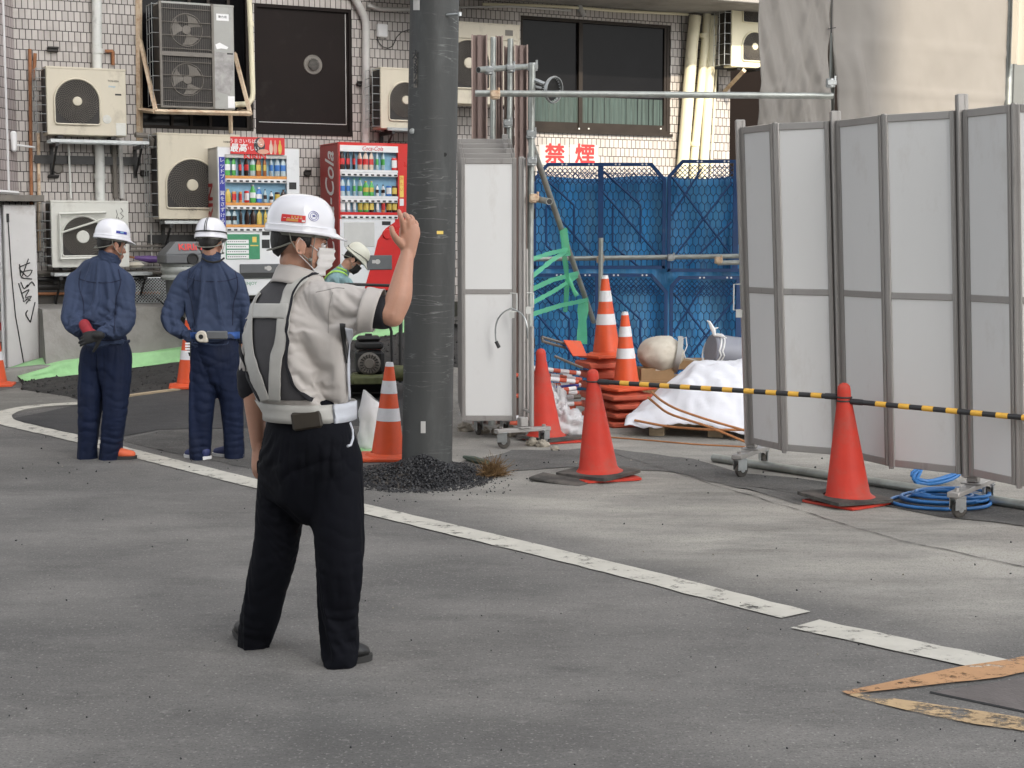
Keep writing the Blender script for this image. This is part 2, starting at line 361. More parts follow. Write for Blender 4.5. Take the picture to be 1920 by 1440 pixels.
def asphalt(name, dark, light, dusty=True, grain=110, bump=.003):
    m_ = bpy.data.materials.new(name); m_.use_nodes = True; L = m_.node_tree.links; b = m_.node_tree.nodes['Principled BSDF']
    tc = N(m_, 'ShaderNodeTexCoord')
    def nz(sc, det=6, st=(1, 1, 1), rough=.6):
        mp = N(m_, 'ShaderNodeMapping'); mp.inputs['Scale'].default_value = st; L.new(tc.outputs['Object'], mp.inputs[0])
        n_ = N(m_, 'ShaderNodeTexNoise', Scale=sc, Detail=det, Roughness=rough); L.new(mp.outputs[0], n_.inputs[0]); return n_.outputs[0]
    def rng(src, a, b_, c=0, d=1):
        r_ = N(m_, 'ShaderNodeMapRange'); r_.inputs[1].default_value = a; r_.inputs[2].default_value = b_; r_.inputs[3].default_value = c; r_.inputs[4].default_value = d
        L.new(src, r_.inputs[0]); return r_.outputs[0]
    def mixc(fac, a, b_):
        x_ = N(m_, 'ShaderNodeMix'); x_.data_type = 'RGBA'; L.new(fac, x_.inputs[0])
        for i, q in ((6, a), (7, b_)):
            if isinstance(q, tuple): x_.inputs[i].default_value = (*q, 1)
            else: L.new(q, x_.inputs[i])
        return x_.outputs[2]
    def mul(a, b_):
        x_ = N(m_, 'ShaderNodeMath'); x_.operation = 'MULTIPLY'
        for i, q in ((0, a), (1, b_)):
            if isinstance(q, float): x_.inputs[i].default_value = q
            else: L.new(q, x_.inputs[i])
        return x_.outputs[0]
    col = mixc(rng(nz(.8, 7, (.9, 1.5, 1)), .35, .66), dark, light)
    col = mixc(rng(nz(2.6, 8, (.8, 1.5, 1), .7), .50, .72, 0, .6), col, tuple(c * .68 for c in dark)); col = mixc(rng(nz(.33, 6, (.7, 1.2, 1), .6), .50, .62, 0, .45), col, tuple(c * .70 for c in dark))
    col = mixc(rng(nz(1.3, 9, (.7, 1.3, 1), .72), .56, .72, 0, .3), col, tuple(min(1, c * 1.45) for c in light))
    if dusty:
        at = N(m_, 'ShaderNodeAttribute'); at.attribute_name = 'dust'; ad = N(m_, 'ShaderNodeAttribute'); ad.attribute_name = 'dark'
        col = mixc(mul(ad.outputs['Fac'], rng(nz(2.2, 8, (.5, 1.7, 1), .75), .38, .6)), col, (.055, .055, .057))
        col = mixc(mul(at.outputs['Fac'], rng(nz(1.9, 9, (.6, 1.4, 1), .7), .3, .60, .3, 1)), col, (.43, .41, .365))
        col = mixc(mul(at.outputs['Fac'], rng(nz(1.1, 8, (.3, 1.5, 1), .7), .56, .66, 0, .7)), col, (.12, .115, .105))
    g_ = nz(grain, 3)
    col = mixc(rng(g_, .52, .66, 0, .55), col, tuple(c * .45 for c in dark)); col = mixc(rng(nz(30, 4, (.9, 1.1, 1)), .55, .7, 0, .35), col, tuple(c * .6 for c in dark))
    col = mixc(rng(nz(grain * .6, 2, (1.1, 1, 1)), .60, .70, 0, .5), col, tuple(min(1, c * 1.9) for c in light)); col = mixc(rng(nz(22, 5, (.8, 1.2, 1)), .60, .72, 0, .4), col, tuple(min(1, c * 1.5) for c in light))
    L.new(col, b.inputs['Base Color']); b.inputs['Roughness'].default_value = .85; b.inputs['Specular IOR Level'].default_value = .3
    bp = N(m_, 'ShaderNodeBump'); bp.inputs['Distance'].default_value = bump; L.new(g_, bp.inputs['Height'])
    bp2 = N(m_, 'ShaderNodeBump'); bp2.inputs['Distance'].default_value = .006; L.new(nz(9, 6), bp2.inputs['Height']); L.new(bp.outputs[0], bp2.inputs['Normal'])
    L.new(bp2.outputs[0], b.inputs['Normal'])
    return m_
MA = asphalt('asphalt_old', (.132, .128, .122), (.215, .206, .193))
MAN = asphalt('asphalt_new', (.05, .05, .052), (.072, .071, .071), False, 120, .002)
MAR = asphalt('asphalt_rough', (.035, .034, .033), (.06, .058, .055), False, 60, .006)
MCR = asphalt('concrete_old', (.17, .165, .15), (.25, .24, .22), False, 170, .001)
me.materials.append(MA); struct(link('road', me))

def worn(name, col, scale=3, lo=.36, hi=.44, under=(.14, .137, .132)):
    m_ = mat(name, col, .8, 0, .12, 4, .0006, 90); n = m_.node_tree; b = n.nodes['Principled BSDF']
    tc = N(m_, 'ShaderNodeTexCoord'); mp = N(m_, 'ShaderNodeMapping'); mp.inputs['Scale'].default_value = (1.2, 1.4, 1); n.links.new(tc.outputs['Object'], mp.inputs[0])
    no = N(m_, 'ShaderNodeTexNoise', Scale=scale, Detail=12, Roughness=.8); n.links.new(mp.outputs[0], no.inputs[0])
    r_ = N(m_, 'ShaderNodeMapRange'); r_.inputs[1].default_value = lo; r_.inputs[2].default_value = hi; n.links.new(no.outputs[0], r_.inputs[0])
    x_ = N(m_, 'ShaderNodeMix'); x_.data_type = 'RGBA'; x_.inputs[6].default_value = (*under, 1)
    src = b.inputs['Base Color'].links[0].from_socket; n.links.new(src, x_.inputs[7]); n.links.new(r_.outputs[0], x_.inputs[0]); n.links.new(r_.outputs[0], b.inputs['Alpha'])
    return m_
MLW = worn('line_white', (.53, .51, .45), 6, .37, .46)
MLO = worn('line_orange', (.46, .26, .13), 9, .38, .48)
MLO2 = worn('line_orange_faded', (.48, .34, .19), 6, .43, .52)
def strip(name, pts, width, m_, dz=.0062, step=.1, jag=.012):
    p = smooth_line(pts, 4, step); b = MB(); rows = []
    for i, q in enumerate(p):
        t = (p[min(i + 1, len(p) - 1)] - p[max(i - 1, 0)]); t.z = 0; t.normalize(); n_ = Vector((-t.y, t.x, 0)); r_ = []
        wv = width if not callable(width) else width(i / (len(p) - 1))
        for k in range(5):
            a = q + n_ * wv * (k / 4 - .5) + n_ * jag * fbm(q.x, q.y, k * 3.0, 9, 3) * (1 if k in (0, 4) else 0); a.z = gz(a.x, a.y) + dz; r_.append(a)
        rows.append(r_)
    b.sheet([r_[::-1] for r_ in rows]); return struct(b.build(name, m_, sharp=0))
strip('road_marking', LINE, .19, MLW); strip('road_marking', LINE2, .19, MLW)
OA = G(1585, 1304)
strip('road_marking', [OA, G(1760, 1275), G(1925, 1248), G(2100, 1215)], lambda t: .03 + .13 * min(1, t * 2.4), MLO, .0075)
strip('road_marking', [OA + Vector((.02, -.005, 0)), G(1760, 1338), G(1920, 1362), G(2120, 1392)], lambda t: .03 + .11 * min(1, t * 3), MLO2, .0055)

def poly_sheet(name, px, m_, dz=.004, n=24, jag=.03, rough=0):
    p = [G(*q) for q in px]; h = len(p) // 2
    A = resample(p[:h], .1); B = resample(p[h:][::-1], .1)
    def at(L_, t):
        f = t * (len(L_) - 1); i = min(int(f), len(L_) - 2); return L_[i].lerp(L_[i + 1], f - i)
    rows = []; m = max(len(A), len(B))
    for i in range(m):
        t = i / (m - 1); a, b_ = at(A, t), at(B, t); r_ = []
        for k in range(n + 1):
            q = a.lerp(b_, k / n)
            if k in (0, n): q.y += jag * fbm(q.x, q.y, 2, 3, 4)
            q.z = gz(q.x, q.y) + dz + (rough * (.6 + fbm(q.x, q.y, 7, 5, 5)) * min(1, k / 2, (n - k) / 2) if rough else 0); r_.append(q)
        rows.append(r_)
    b = MB(); b.sheet(rows); return struct(b.build(name, m_, sharp=0))
poly_sheet('new_asphalt', [(26, 785), (140, 761), (250, 744), (345, 731), (560, 713), (700, 706), (790, 700), (790, 798), (700, 800), (480, 803), (300, 806), (215, 822), (140, 815), (30, 788)], MAN, .004, 30, .02)
KERB = [(-60, 733, 0), (30, 716, 0), (90, 709, 0), (150, 702, 0), (250, 690, 0), (330, 680, 0), (450, 666, 0), (560, 652, 0), (750, 627, 0), (880, 612, 0)]
KP = smooth_line([G(a, b_) for a, b_, c in KERB], 3, .12)
lo = [(40, 731), (130, 745), (160, 752), (245, 741), (345, 727), (560, 711), (700, 703), (860, 690)]
poly_sheet('rough_asphalt', lo + [(880, 614), (750, 629), (560, 655), (450, 669), (330, 683), (150, 704), (90, 712), (44, 722)], MAR, .004, 30, .02, .035)
b = MB()                                                    # brown strip edging the new asphalt
q = smooth_line([G(*p) for p in [(150, 759), (245, 744), (345, 731), (480, 720)]], 2, .1)
b.tube([v + Vector((0, 0, .012)) for v in q], .016, 6); struct(b.build('path_edging', MT['wood']))
poly_sheet('old_concrete', [(-40, 740), (30, 728), (70, 727), (120, 741), (156, 756), (145, 760), (90, 764), (40, 772), (0, 776), (-40, 780)], MCR, .0025, 14, .02)
poly_sheet('old_asphalt', [(225, 826), (300, 808), (480, 805), (700, 802), (770, 812), (770, 874), (620, 884), (500, 884), (400, 866), (300, 845)], asphalt('asphalt_scraped', (.075, .073, .07), (.15, .145, .137), False, 110, .003), .003, 20, .08)
poly_sheet('old_asphalt', [(862, 868), (960, 846), (1140, 842), (1300, 862), (1440, 900), (1540, 930), (1500, 946), (1420, 925), (1250, 884), (1080, 878), (960, 884), (866, 880)], asphalt('asphalt_worn', (.085, .082, .078), (.17, .165, .155), False, 110, .003), .0035, 20, .10)
poly_sheet('old_asphalt', [(1340, 884), (1560, 905), (1760, 925), (1930, 952), (1930, 990), (1760, 968), (1560, 938), (1340, 905)], asphalt('asphalt_damp', (.07, .068, .066), (.15, .145, .135), False, 110, .003), .0045, 16, .08)
# crack / gutter seam in the shoulder
ck = MB(); pts = smooth_line([G(*p) for p in [(1150, 851), (1320, 905), (1500, 958), (1640, 1003), (1760, 1030), (1930, 1066), (2200, 1130), (2500, 1215)]], 1, .05); rows = []
for v in pts:
    wv = .004 + .006 * fbm(v.x, v.y, 1, 12, 3); off = .03 * fbm(v.x, v.y, 5, 4, 4)
    rows.append([v + Vector((.6, .8, 0)) * (off + wv) + Vector((0, 0, .005)), v + Vector((.6, .8, 0)) * (off - wv) + Vector((0, 0, .005))])
ck.sheet(rows); struct(ck.build('pavement_joint', MT['grille_dark'], sharp=0))

# kerb
b = MB(); rows = []
for i, v in enumerate(KP):
    t = (KP[min(i + 1, len(KP) - 1)] - KP[max(i - 1, 0)]); t.z = 0; t.normalize(); n_ = Vector((-t.y, t.x, 0))
    rows.append([v + Vector((0, 0, -.05)), v + Vector((0, 0, .125)) + n_ * .012, v + Vector((0, 0, .14)) + n_ * .03, v + Vector((0, 0, .14)) + n_ * .19, v + Vector((0, 0, -.05)) + n_ * .19])
b.sheet([r_ for r_ in rows]); struct(b.build('kerb', MT['concrete'], sharp=30))
# concrete apron climbing from the kerb to the wall
BZ = .80
b = MB(); rows = []; k0 = 0
for i, v in enumerate(KP):
    px = 960 + v.x / v.y * F
    if px < 82: continue
    u = (WI @ v).x; wz = Vector((WM @ Vector((u, -.02, BZ)))); md = Vector((WM @ Vector((u + .02, -.80, BZ - .03))))
    a = v + (wz - v) * .10; a.z = v.z + .13
    r_ = [Vector((a.x, a.y, -.1)), a] + [a.lerp(md, t) + Vector((0, 0, .035 * fbm(v.x, t * 2, 3, 1.2))) for t in (.2, .4, .6, .8)] + [md, wz]
    rows.append(r_)
b.sheet(rows)
e = [Vector(p) for p in rows[0]]; b.add(e + [Vector((e[-1].x, e[-1].y, -.1))], [tuple(range(len(e) + 1))])
struct(b.build('concrete_pavement', MT['concrete'], sharp=30))

# ---------------------------------------------------------------- tiled building
def tile_mat(name, c1, c2, mort, bw=.070, rh=.118):
    m_ = bpy.data.materials.new(name); m_.use_nodes = True; L = m_.node_tree.links; b = m_.node_tree.nodes['Principled BSDF']
    tc = N(m_, 'ShaderNodeTexCoord'); sp = N(m_, 'ShaderNodeSeparateXYZ'); L.new(tc.outputs['Object'], sp.inputs[0])
    ad = N(m_, 'ShaderNodeMath'); ad.operation = 'ADD'; L.new(sp.outputs[0], ad.inputs[0]); L.new(sp.outputs[1], ad.inputs[1])
    cb = N(m_, 'ShaderNodeCombineXYZ'); L.new(ad.outputs[0], cb.inputs[0]); L.new(sp.outputs[2], cb.inputs[1])
    br = N(m_, 'ShaderNodeTexBrick', Scale=1.0); br.inputs['Brick Width'].default_value = bw; br.inputs['Row Height'].default_value = rh
    br.inputs['Mortar Size'].default_value = .0052; br.inputs['Mortar Smooth'].default_value = .3; br.inputs['Bias'].default_value = -.2
    br.inputs['Color1'].default_value = (*c1, 1); br.inputs['Color2'].default_value = (*c2, 1); br.inputs['Mortar'].default_value = (*mort, 1)
    L.new(cb.outputs[0], br.inputs[0])
    no = N(m_, 'ShaderNodeTexNoise', Scale=1.6, Detail=8, Roughness=.7); L.new(tc.outputs['Object'], no.inputs[0])
    r_ = N(m_, 'ShaderNodeMapRange'); r_.inputs[1].default_value = .48; r_.inputs[2].default_value = .78; r_.inputs[4].default_value = .55; L.new(no.outputs[0], r_.inputs[0])
    mx = N(m_, 'ShaderNodeMix'); mx.data_type = 'RGBA'; L.new(r_.outputs[0], mx.inputs[0]); L.new(br.outputs[0], mx.inputs[6]); mx.inputs[7].default_value = (.20, .17, .15, 1)
    m2 = N(m_, 'ShaderNodeMix'); m2.data_type = 'RGBA'; L.new(br.outputs[1], m2.inputs[0]); L.new(mx.outputs[2], m2.inputs[6]); m2.inputs[7].default_value = (*mort, 1)
    L.new(m2.outputs[2], b.inputs['Base Color']); b.inputs['Roughness'].default_value = .42
    bp = N(m_, 'ShaderNodeBump'); bp.invert = True; bp.inputs['Distance'].default_value = .004; L.new(br.outputs[1], bp.inputs['Height']); L.new(bp.outputs[0], b.inputs['Normal'])
    return m_
MTILE = tile_mat('wall_tile', (.485, .45, .42), (.385, .355, .33), (.05, .042, .038))
MTILE2 = tile_mat('wing_tile', (.42, .37, .36), (.36, .32, .31), (.06, .05, .045), .09, .118)
bld = thing('tiled_building', 'long building faced with small pale pinkish upright tiles behind the vending machines', 'building', WM @ Vector((0, 0, 0)), PHI)
def wpx(x0, y0, x1, y1):                    # pixel rectangle -> wall rectangle
    a, z1 = wl(x0, (y0 + y1) / 2); a2, _ = wl(x1, (y0 + y1) / 2); _, z1 = wl((x0 + x1) / 2, y0); _, z0 = wl((x0 + x1) / 2, y1)
    return a, a2, z0, z1
uL = wl(33, 300)[0]; uR = wl(1368, 250)[0]
H1 = wpx(262, 0, 474, 243); H1 = (H1[0], H1[1], H1[2], 4.75)
H2 = wpx(478, 12, 660, 249); H3 = wpx(976, 38, 1257, 247)
holes = [H1, H2, H3]
us = sorted({uL, uR, *[h[0] for h in holes], *[h[1] for h in holes]}); zs = sorted({-.1, 12.0, *[h[2] for h in holes], *[h[3] for h in holes]})
b = MB()
for i in range(len(us) - 1):
    for j in range(len(zs) - 1):
        cu, cz = (us[i] + us[i + 1]) / 2, (zs[j] + zs[j + 1]) / 2
        if any(h[0] < cu < h[1] and h[2] < cz < h[3] for h in holes): continue
        b.add([(us[i], 0, zs[j]), (us[i + 1], 0, zs[j]), (us[i + 1], 0, zs[j + 1]), (us[i], 0, zs[j + 1])], [(0, 1, 2, 3)])
for (a, c, z0, z1), D in zip(holes, (.5, .10, .12)):
    b.add([(a, 0, z0), (a, D, z0), (a, D, z1), (a, 0, z1)], [(0, 1, 2, 3)]); b.add([(c, 0, z0), (c, D, z0), (c, D, z1), (c, 0, z1)], [(3, 2, 1, 0)])
    b.add([(a, 0, z1), (a, D, z1), (c, D, z1), (c, 0, z1)], [(0, 1, 2, 3)]); b.add([(a, 0, z0), (a, D, z0), (c, D, z0), (c, 0, z0)], [(3, 2, 1, 0)])
b.add([(uR, 0, -.1), (uR, 9, -.1), (uR, 9, 12), (uR, 0, 12)], [(0, 1, 2, 3)])
b.add([(uL, 0, 12), (uR, 0, 12), (uR, 9, 12), (uL, 9, 12)], [(0, 1, 2, 3)])
b.add([(uL, 9, -.1), (uR, 9, -.1), (uR, 9, 12), (uL, 9, 12)], [(3, 2, 1, 0)])
b.build('wall', MTILE, bld)
# overhang above the ground floor
b = MB(); b.box(wl(690, 20)[0], uR + .55, -1.25, -.002, 4.74, 5.0, 0, None, .01); b.box(uL, wl(690, 20)[0] - .003, -.35, -.002, 5.0, 5.2); b.build('overhang', MT['concrete'], bld)
# left wing of the building, standing forward
wg = MB(); a2 = R(58)
x0, z0 = uL, 2.12
dx, dy = -math.cos(a2), -math.sin(a2)
def wgp(s_, z): return (uL - .002 + dx * s_, dy * s_, z)
wg.add([wgp(0, z0), wgp(0, 12), wgp(5, 12), wgp(5, z0)], [(0, 1, 2, 3)]); wg.add([wgp(0, z0), wgp(5, z0), (uL - 6, 0, z0), (uL, 0, z0)], [(0, 1, 2, 3)])
wing = wg.build('wing_wall', MTILE2, bld)
b = MB(); b.tube([wgp(-.0, z0 - .01), wgp(5, z0 - .01)], .022, 4); b.tube([Vector(wgp(.26, z0)) + Vector((0, -.02, 0)), Vector(wgp(.26, 12)) + Vector((0, -.02, 0))], .012, 4); b.build('edge_trim', MT['white'], bld)
b = MB(); b.add([(uL - 7, .12, -.1), (uL + .05, .12, -.1), (uL + .05, .12, 2.2), (uL - 7, .12, 2.2)], [(0, 1, 2, 3)]); b.build('rear_wall', MTILE, bld)
# recess window behind the tall cooling unit
def frame(bm, a, c, z0, z1, y, wv=.05, dp=.05, mi=0):
    bm.box(a, a + wv, y, y + dp, z0, z1, mi); bm.box(c - wv, c, y, y + dp, z0, z1, mi)
    bm.box(a + wv, c - wv, y + .001, y + dp, z0, z0 + wv, mi); bm.box(a + wv, c - wv, y + .001, y + dp, z1 - wv, z1, mi)
b = MB(); frame(b, *H1, .12)
for f in (.28, .45, .62, .8): uu = lerp(H1[0], H1[1], f); b.box(uu, uu + .035, .125, .16, H1[2] + .05, H1[3] - .05)
wn = b.build('window', MT['bronze'], bld); part_label(wn, 'dark framed window behind the tall cooling unit')
b = MB(); b.box(H1[0] + .01, H1[1] - .01, .165, .175, H1[2] + .01, H1[3] - .01); b.build('pane', MT['glass_dark'], wn)
# dark shutter panel with round vent
b = MB(); b.box(H2[0] + .001, H2[1] - .001, .03, .08, H2[2] + .001, H2[3] - .001)
b.box(H2[0], H2[1], -.012, .03, H2[2] - .03, H2[2] + .025); b.box(H2[0], H2[0] + .04, .0, .03, H2[2] + .025, H2[3]); b.box(H2[1] - .04, H2[1], .0, .03, H2[2] + .025, H2[3]); b.box(H2[0] + .04, H2[1] - .04, .0, .03, H2[3] - .04, H2[3])
sh = b.build('shutter_panel', MT['dark_brown'], bld); part_label(sh, 'flat dark brown panel closing a wall opening')
b = MB(); a, z = wl(650, 234); z2 = wl(480, 233)[1]; b.box(H2[0] + .05, a, .024, .029, z, z + .008); b.box(a, a + .008, .024, .029, z, H2[3] - .06)
b.build('trim_line', MT['grey_pipe'], sh)
b = MB(); u, z = wl(588, 121); T_ = Matrix.Translation((u, .028, z)) @ Matrix.Rotation(PI / 2, 4, 'X')
b.lathe([(0, .035), (.04, .034), (.065, .03), (.075, .012), (.118, .012), (.125, 0), (.118, 0)], 28, 0, T_)
for k in range(9): zz = z - .066 + k * .0165; hw = math.sqrt(max(0, .075 ** 2 - (zz - z) ** 2)); b.box(u - hw, u + hw, -.012, -.006, zz - .003, zz + .003, 1)
vt = b.build('round_vent', [MT['grille_grey'], MT['grille_dark']], sh)
# right window
b = MB(); frame(b, *H3, .02, .045, .07); um = wl(1090, 150)[0]; zt = wl(1100, 178)[1]
b.box(um - .03, um + .03, .015, .09, H3[2] + .045, H3[3] - .045)
b.box(H3[0] + .045, um - .03, .04, .09, H3[2] + .045, H3[2] + .12); b.box(um + .03, H3[1] - .045, .03, .09, H3[2] + .045, H3[2] + .12)
b.box(H3[0] - .03, H3[1] + .03, -.035, .02, H3[2] - .035, H3[2]); b.box(H3[1] - .085, H3[1] - .045, .03, .09, H3[2] + .12, H3[3] - .045)
w3 = b.build('window', MT['bronze'], bld); part_label(w3, 'wide sliding window with dark frame and sill above the blue fence')
for a, c, y in ((H3[0] + .045, um - .03, .065), (um + .03, H3[1] - .085, .055)):
    b = MB(); b.box(a, c, y, y + .006, H3[2] + .12, H3[3] - .045); b.build('pane', MT['glass_dark'], w3)
b = MB(); rows = []
for j in range(2):
    rows.append([(lerp(H3[0] + .06, H3[1] - .1, i / 120), .050 + .006 * math.sin(i * 1.3) + .003 * math.sin(i * 3.1), (H3[2] + .12, zt - .02)[j]) for i in range(121)])
b.sheet(rows); b.build('curtain', MT['curtain'], w3)
b = MB()
for x in (978, 1082, 1100, 1235): u, z = wl(x, 243); b.box(u, u + .02, -.045, -.034, z, z + .02)
b.build('sill_bolt', MT['white_pipe'], w3)

b = MB(); b.box(uL + .02, wl(560, 560)[0], -.03, -.001, .7, 1.12, 0, None, .006); b.build('dark_base_band', mat('dark_base_band', (.075, .068, .06), .85, 0, .25, 3, .002, 40, ((.03, .027, .024), .5, 3)), bld)  # dark band put in for the grime and shade under the cooling units
# building across the street, behind the camera, whose shade covers the road
sb = thing('opposite_building', 'plain grey building across the street whose shade covers the road', 'building', (0, 0, 0))
b = MB(); b.prism([(13.15, -20), (12, -32), (-45, -40), (-45, -28)], 0, 35); b.build("wall", mat('opposite_wall', (.42, .40, .37), .8, 0, .1, .4), sb)
b = MB()
for i in range(9):
    for j in range(6):
        t = (i + .5) / 9.5; x = lerp(11.5, -43, t); y = lerp(-20, -28, (12.9 - x) / 57.9) + .02
        b.box(x - 1.1, x + 1.1, y - .02, y + .05, 1.5 + j * 3.4, 3.2 + j * 3.4)
b.build('window', MT['glass_dark'], sb)
# near-black block closing the alley, its colour stands in for the gap's shade
b = MB(); b.box(uR + .02, uR + 6, 2.2, 8, -.1, 10)
al = b.build('alley_dark_block', mat('alley_shade', (.010, .007, .006), .9, spec=.1), None); al.matrix_world = WM
tag(al, 'near-black block standing in for the shade of the narrow gap beside the tiled building', 'building')
# ================================================================ on the wall
def wv(px, py, d=-.05): u, z = wl(px, py, d); return Vector((u, d, z))
def wpipe(name, pts, r, m_, d=-.06, seg=14, collars=(), label=None):
    b = MB(); q = [wv(*p, d) if len(p) == 2 else wv(*p) for p in pts]; q = [q[0]] + [x for x in q[1:]]
    if len(q) > 2: q = smooth_line(q, 1, .06)
    b.tube(q, r, seg)
    for c in collars:
        a = wv(*c, d); b.tube([a - Vector((0, 0, .03)), a + Vector((0, 0, .03))], r * 1.18, seg)
    o = b.build(name, m_, bld)
    if label: part_label(o, label)
    return o
wpipe('drainpipe', [(181, -30), (182, 120), (187, 300), (189, 480)], .058, MT['white_pipe'], -.07, 16, [(183, 96), (187, 330)], 'white drainpipe behind the upper left cooling unit')
wpipe('drainpipe', [(466, -30), (470, 60), (474, 175), (474, 186), (468, 195), (440, 196)], .034, MT['cream_pipe'], -.20, 12, [(470, 45)], 'thin cream drainpipe with elbow beside the tall cooling unit')
wpipe('drainpipe', [(650, -30), (668, 2), (686, 38), (686, 70), (685, 290)], .05, MT['grey_pipe'], -.06, 14, [(685, 245)], 'grey drainpipe with diagonal bend')
wpipe('conduit', [(690, 10), (705, 17), (775, 18)], .028, MT['grey_pipe'], -.05, 10)
wpipe('drainpipe', [(1304, 30), (1298, 80), (1281, 300), (1278, 340)], .085, MT['cream_pipe'], -.12, 18, [], 'widest cream drainpipe, leftmost of three')
wpipe('drainpipe', [(1327, 0), (1324, 60), (1301, 300), (1299, 340)], .060, MT['cream_pipe'], -.12, 18, [(1320, 67), (1303, 270)], 'middle cream drainpipe')
wpipe('drainpipe', [(1337, 30), (1336, 60), (1320, 300), (1318, 340)], .068, MT['cream_pipe'], -.13, 18, [], 'rightmost cream drainpipe')
wpipe('drainpipe', [(1343, 130), (1334, 300), (1333, 330)], .016, MT['cream_pipe'], -.08, 8)
wpipe('conduit', [(905, 8), (1000, 10), (1080, 14), (1150, 20), (1290, 27)], .020, MT['cream_pipe'], -.05, 8)
wpipe('conduit', [(860, 14), (960, 12), (1070, 20)], .014, MT['grey_pipe'], -.09, 8)
wpipe('conduit', [(1082, -20), (1086, 12), (1096, 30)], .035, MT['grey_pipe'], -.05, 8)
wpipe('cable', [(1278, 28), (1279, 90), (1276, 150), (1273, 220), (1270, 305)], .006, MT['black_plastic'], -.02, 5)
b = MB(); q = wv(1290, 4, -.4); b.box(q.x, uR + .4, -.55, -.05, q.z - .02, q.z + .07, 0, None, .02); b.build('eave_gutter', MT['cream_pipe'], bld)
for k, (y, r_, m_, x1) in enumerate(((512, .03, 'grille_grey', 330), (524, .022, 'dark_steel', 300), (538, .035, 'grille_dark', 250), (551, .018, 'rust', 300))): wpipe('conduit', [(66, y), (x1, y - 2)], r_, MT[m_], -.07, 8)
# small fittings on the tiles
b = MB(); u, z = wl(718, 57, -.06); b.box(u - .07, u + .07, -.06, -.001, z - .085, z + .085, 0, None, .012); jb = b.build('junction_box', MT['white'], bld)
wpipe('cable', [(707, 68), (708, 78), (716, 90), (728, 92), (738, 88), (742, 70), (752, 58), (775, 55)], .006, MT['black_plastic'], -.02, 6)
for x, y, w_, h_ in ((98, 94, .13, .05), (270, 326, .10, .06), (672, 158, .07, .05), (575, 325, .09, .06), (99, 332, .13, .03)):
    b = MB(); u, z = wl(x, y); b.box(u - w_ / 2, u + w_ / 2, -.05, -.001, z - h_ / 2, z + h_ / 2, 0, None, .01); b.tube([(u - w_ / 2, -.06, z + h_ / 2), (u + w_ / 2, -.06, z + h_ / 2)], .012, 6); b.build('vent_hood', MT['grille_dark'], bld)
b = MB(); u, z = wl(108, 316); b.lathe([(0, .03), (.05, .03), (.062, .02), (.066, 0)], 20, 0, Matrix.Translation((u, 0, z)) @ Matrix.Rotation(PI / 2, 4, 'X')); b.build('vent_cap', MT['grille_grey'], bld)
b = MB()                                                   # old rusty cut frame left of the first unit
for p in ([(56, 92), (58, 300), (60, 470)], [(66, 100), (63, 150)], [(197, 96), (212, 96)], [(212, 96), (212, 122)]): b.tube([wv(*x, -.05) for x in p], .02, 6)
b.build('rusty_frame', MT['rust'], bld)
for xs_, rr, m_ in ((72, .02, 'rusty_cream'), (213, .03, 'grille_grey'), (225, .03, 'grey_pipe')): wpipe('conduit', [(xs_, 250), (xs_ + 2, 470)] if xs_ < 100 else [(xs_, 262), (xs_ + 4, 372)], rr, MT[m_], -.04, 8)
wpipe('conduit', [(128, 262), (133, 372)], .012, MT['white_pipe'], -.10, 8)
for y in (462, 470, 492, 502): wpipe('conduit', [(245, y), (330, y - 1)], .014, MT['grille_grey'] if y < 490 else MT['grey_pipe'], -.06, 6)
wpipe('conduit', [(50, 432), (84, 432)], .012, MT['grey_pipe'], -.05, 6)
wpipe('conduit', [(283, 420), (284, 480), (285, 500)], .012, MT['grey_pipe'], -.05, 6)

# ---------------------------------------------------------------- cooling units
def arch(cx, cz, r, zb, n=28, rc=.03):
    p = [(cx + r * math.cos(a), cz + r * math.sin(a)) for a in [PI * i / n for i in range(n + 1)]]
    p += [(cx - r, zb + rc), (cx - r + rc * .3, zb + rc * .3), (cx - r + rc, zb), (cx + r - rc, zb), (cx + r - rc * .3, zb + rc * .3), (cx + r, zb + rc)]
    return p
def fan_grille(par, cx, cz, r, zb, y, rim, hub=.055, m_='grille_dark', curl=.5, name='fan_grille', hubm='beige'):
    out = arch(cx, cz, r, zb); b = MB()
    b.add([(x, y - .003, z) for x, z in out], [tuple(range(len(out)))[::-1]], 0)
    for k in range(46):
        a0 = 2 * PI * k / 46; pts = []
        for j in range(6):
            t = j / 5; rr = hub + (r * .985 - hub) * t; a = a0 + curl * t * t
            pts.append((cx + rr * math.cos(a), y - .010, cz + rr * math.sin(a)))
        b.tube(pts, .0022, 4, 1, False)
    for j in range(1, 11):
        rr = hub + (r - hub) * j / 11; b.tube([(cx + rr * math.cos(2 * PI * i / 36), y - .012, cz + rr * math.sin(2 * PI * i / 36)) for i in range(36)], .0016, 4, 1, False, True)
    g_ = b.build(name, [MT[m_], MT['grille_grey']], par)
    b = MB(); b.tube([(x, y - .008, z) for x, z in out], .011, 8, 0, False, True); b.build('rim', rim, g_)
    b = MB(); b.lathe([(0, .022), (hub * .9, .020), (hub, .012), (hub, 0)], 24, 0, Matrix.Translation((cx, y - .004, cz)) @ Matrix.Rotation(PI / 2, 4, 'X')); b.build('hub', MT[hubm], g_)
    return g_
def brand(par, s_, size, x, y, z, m_=None): return text(par, s_, size, m_ or MT['ink'], TF(x, y, z), 'lettering')
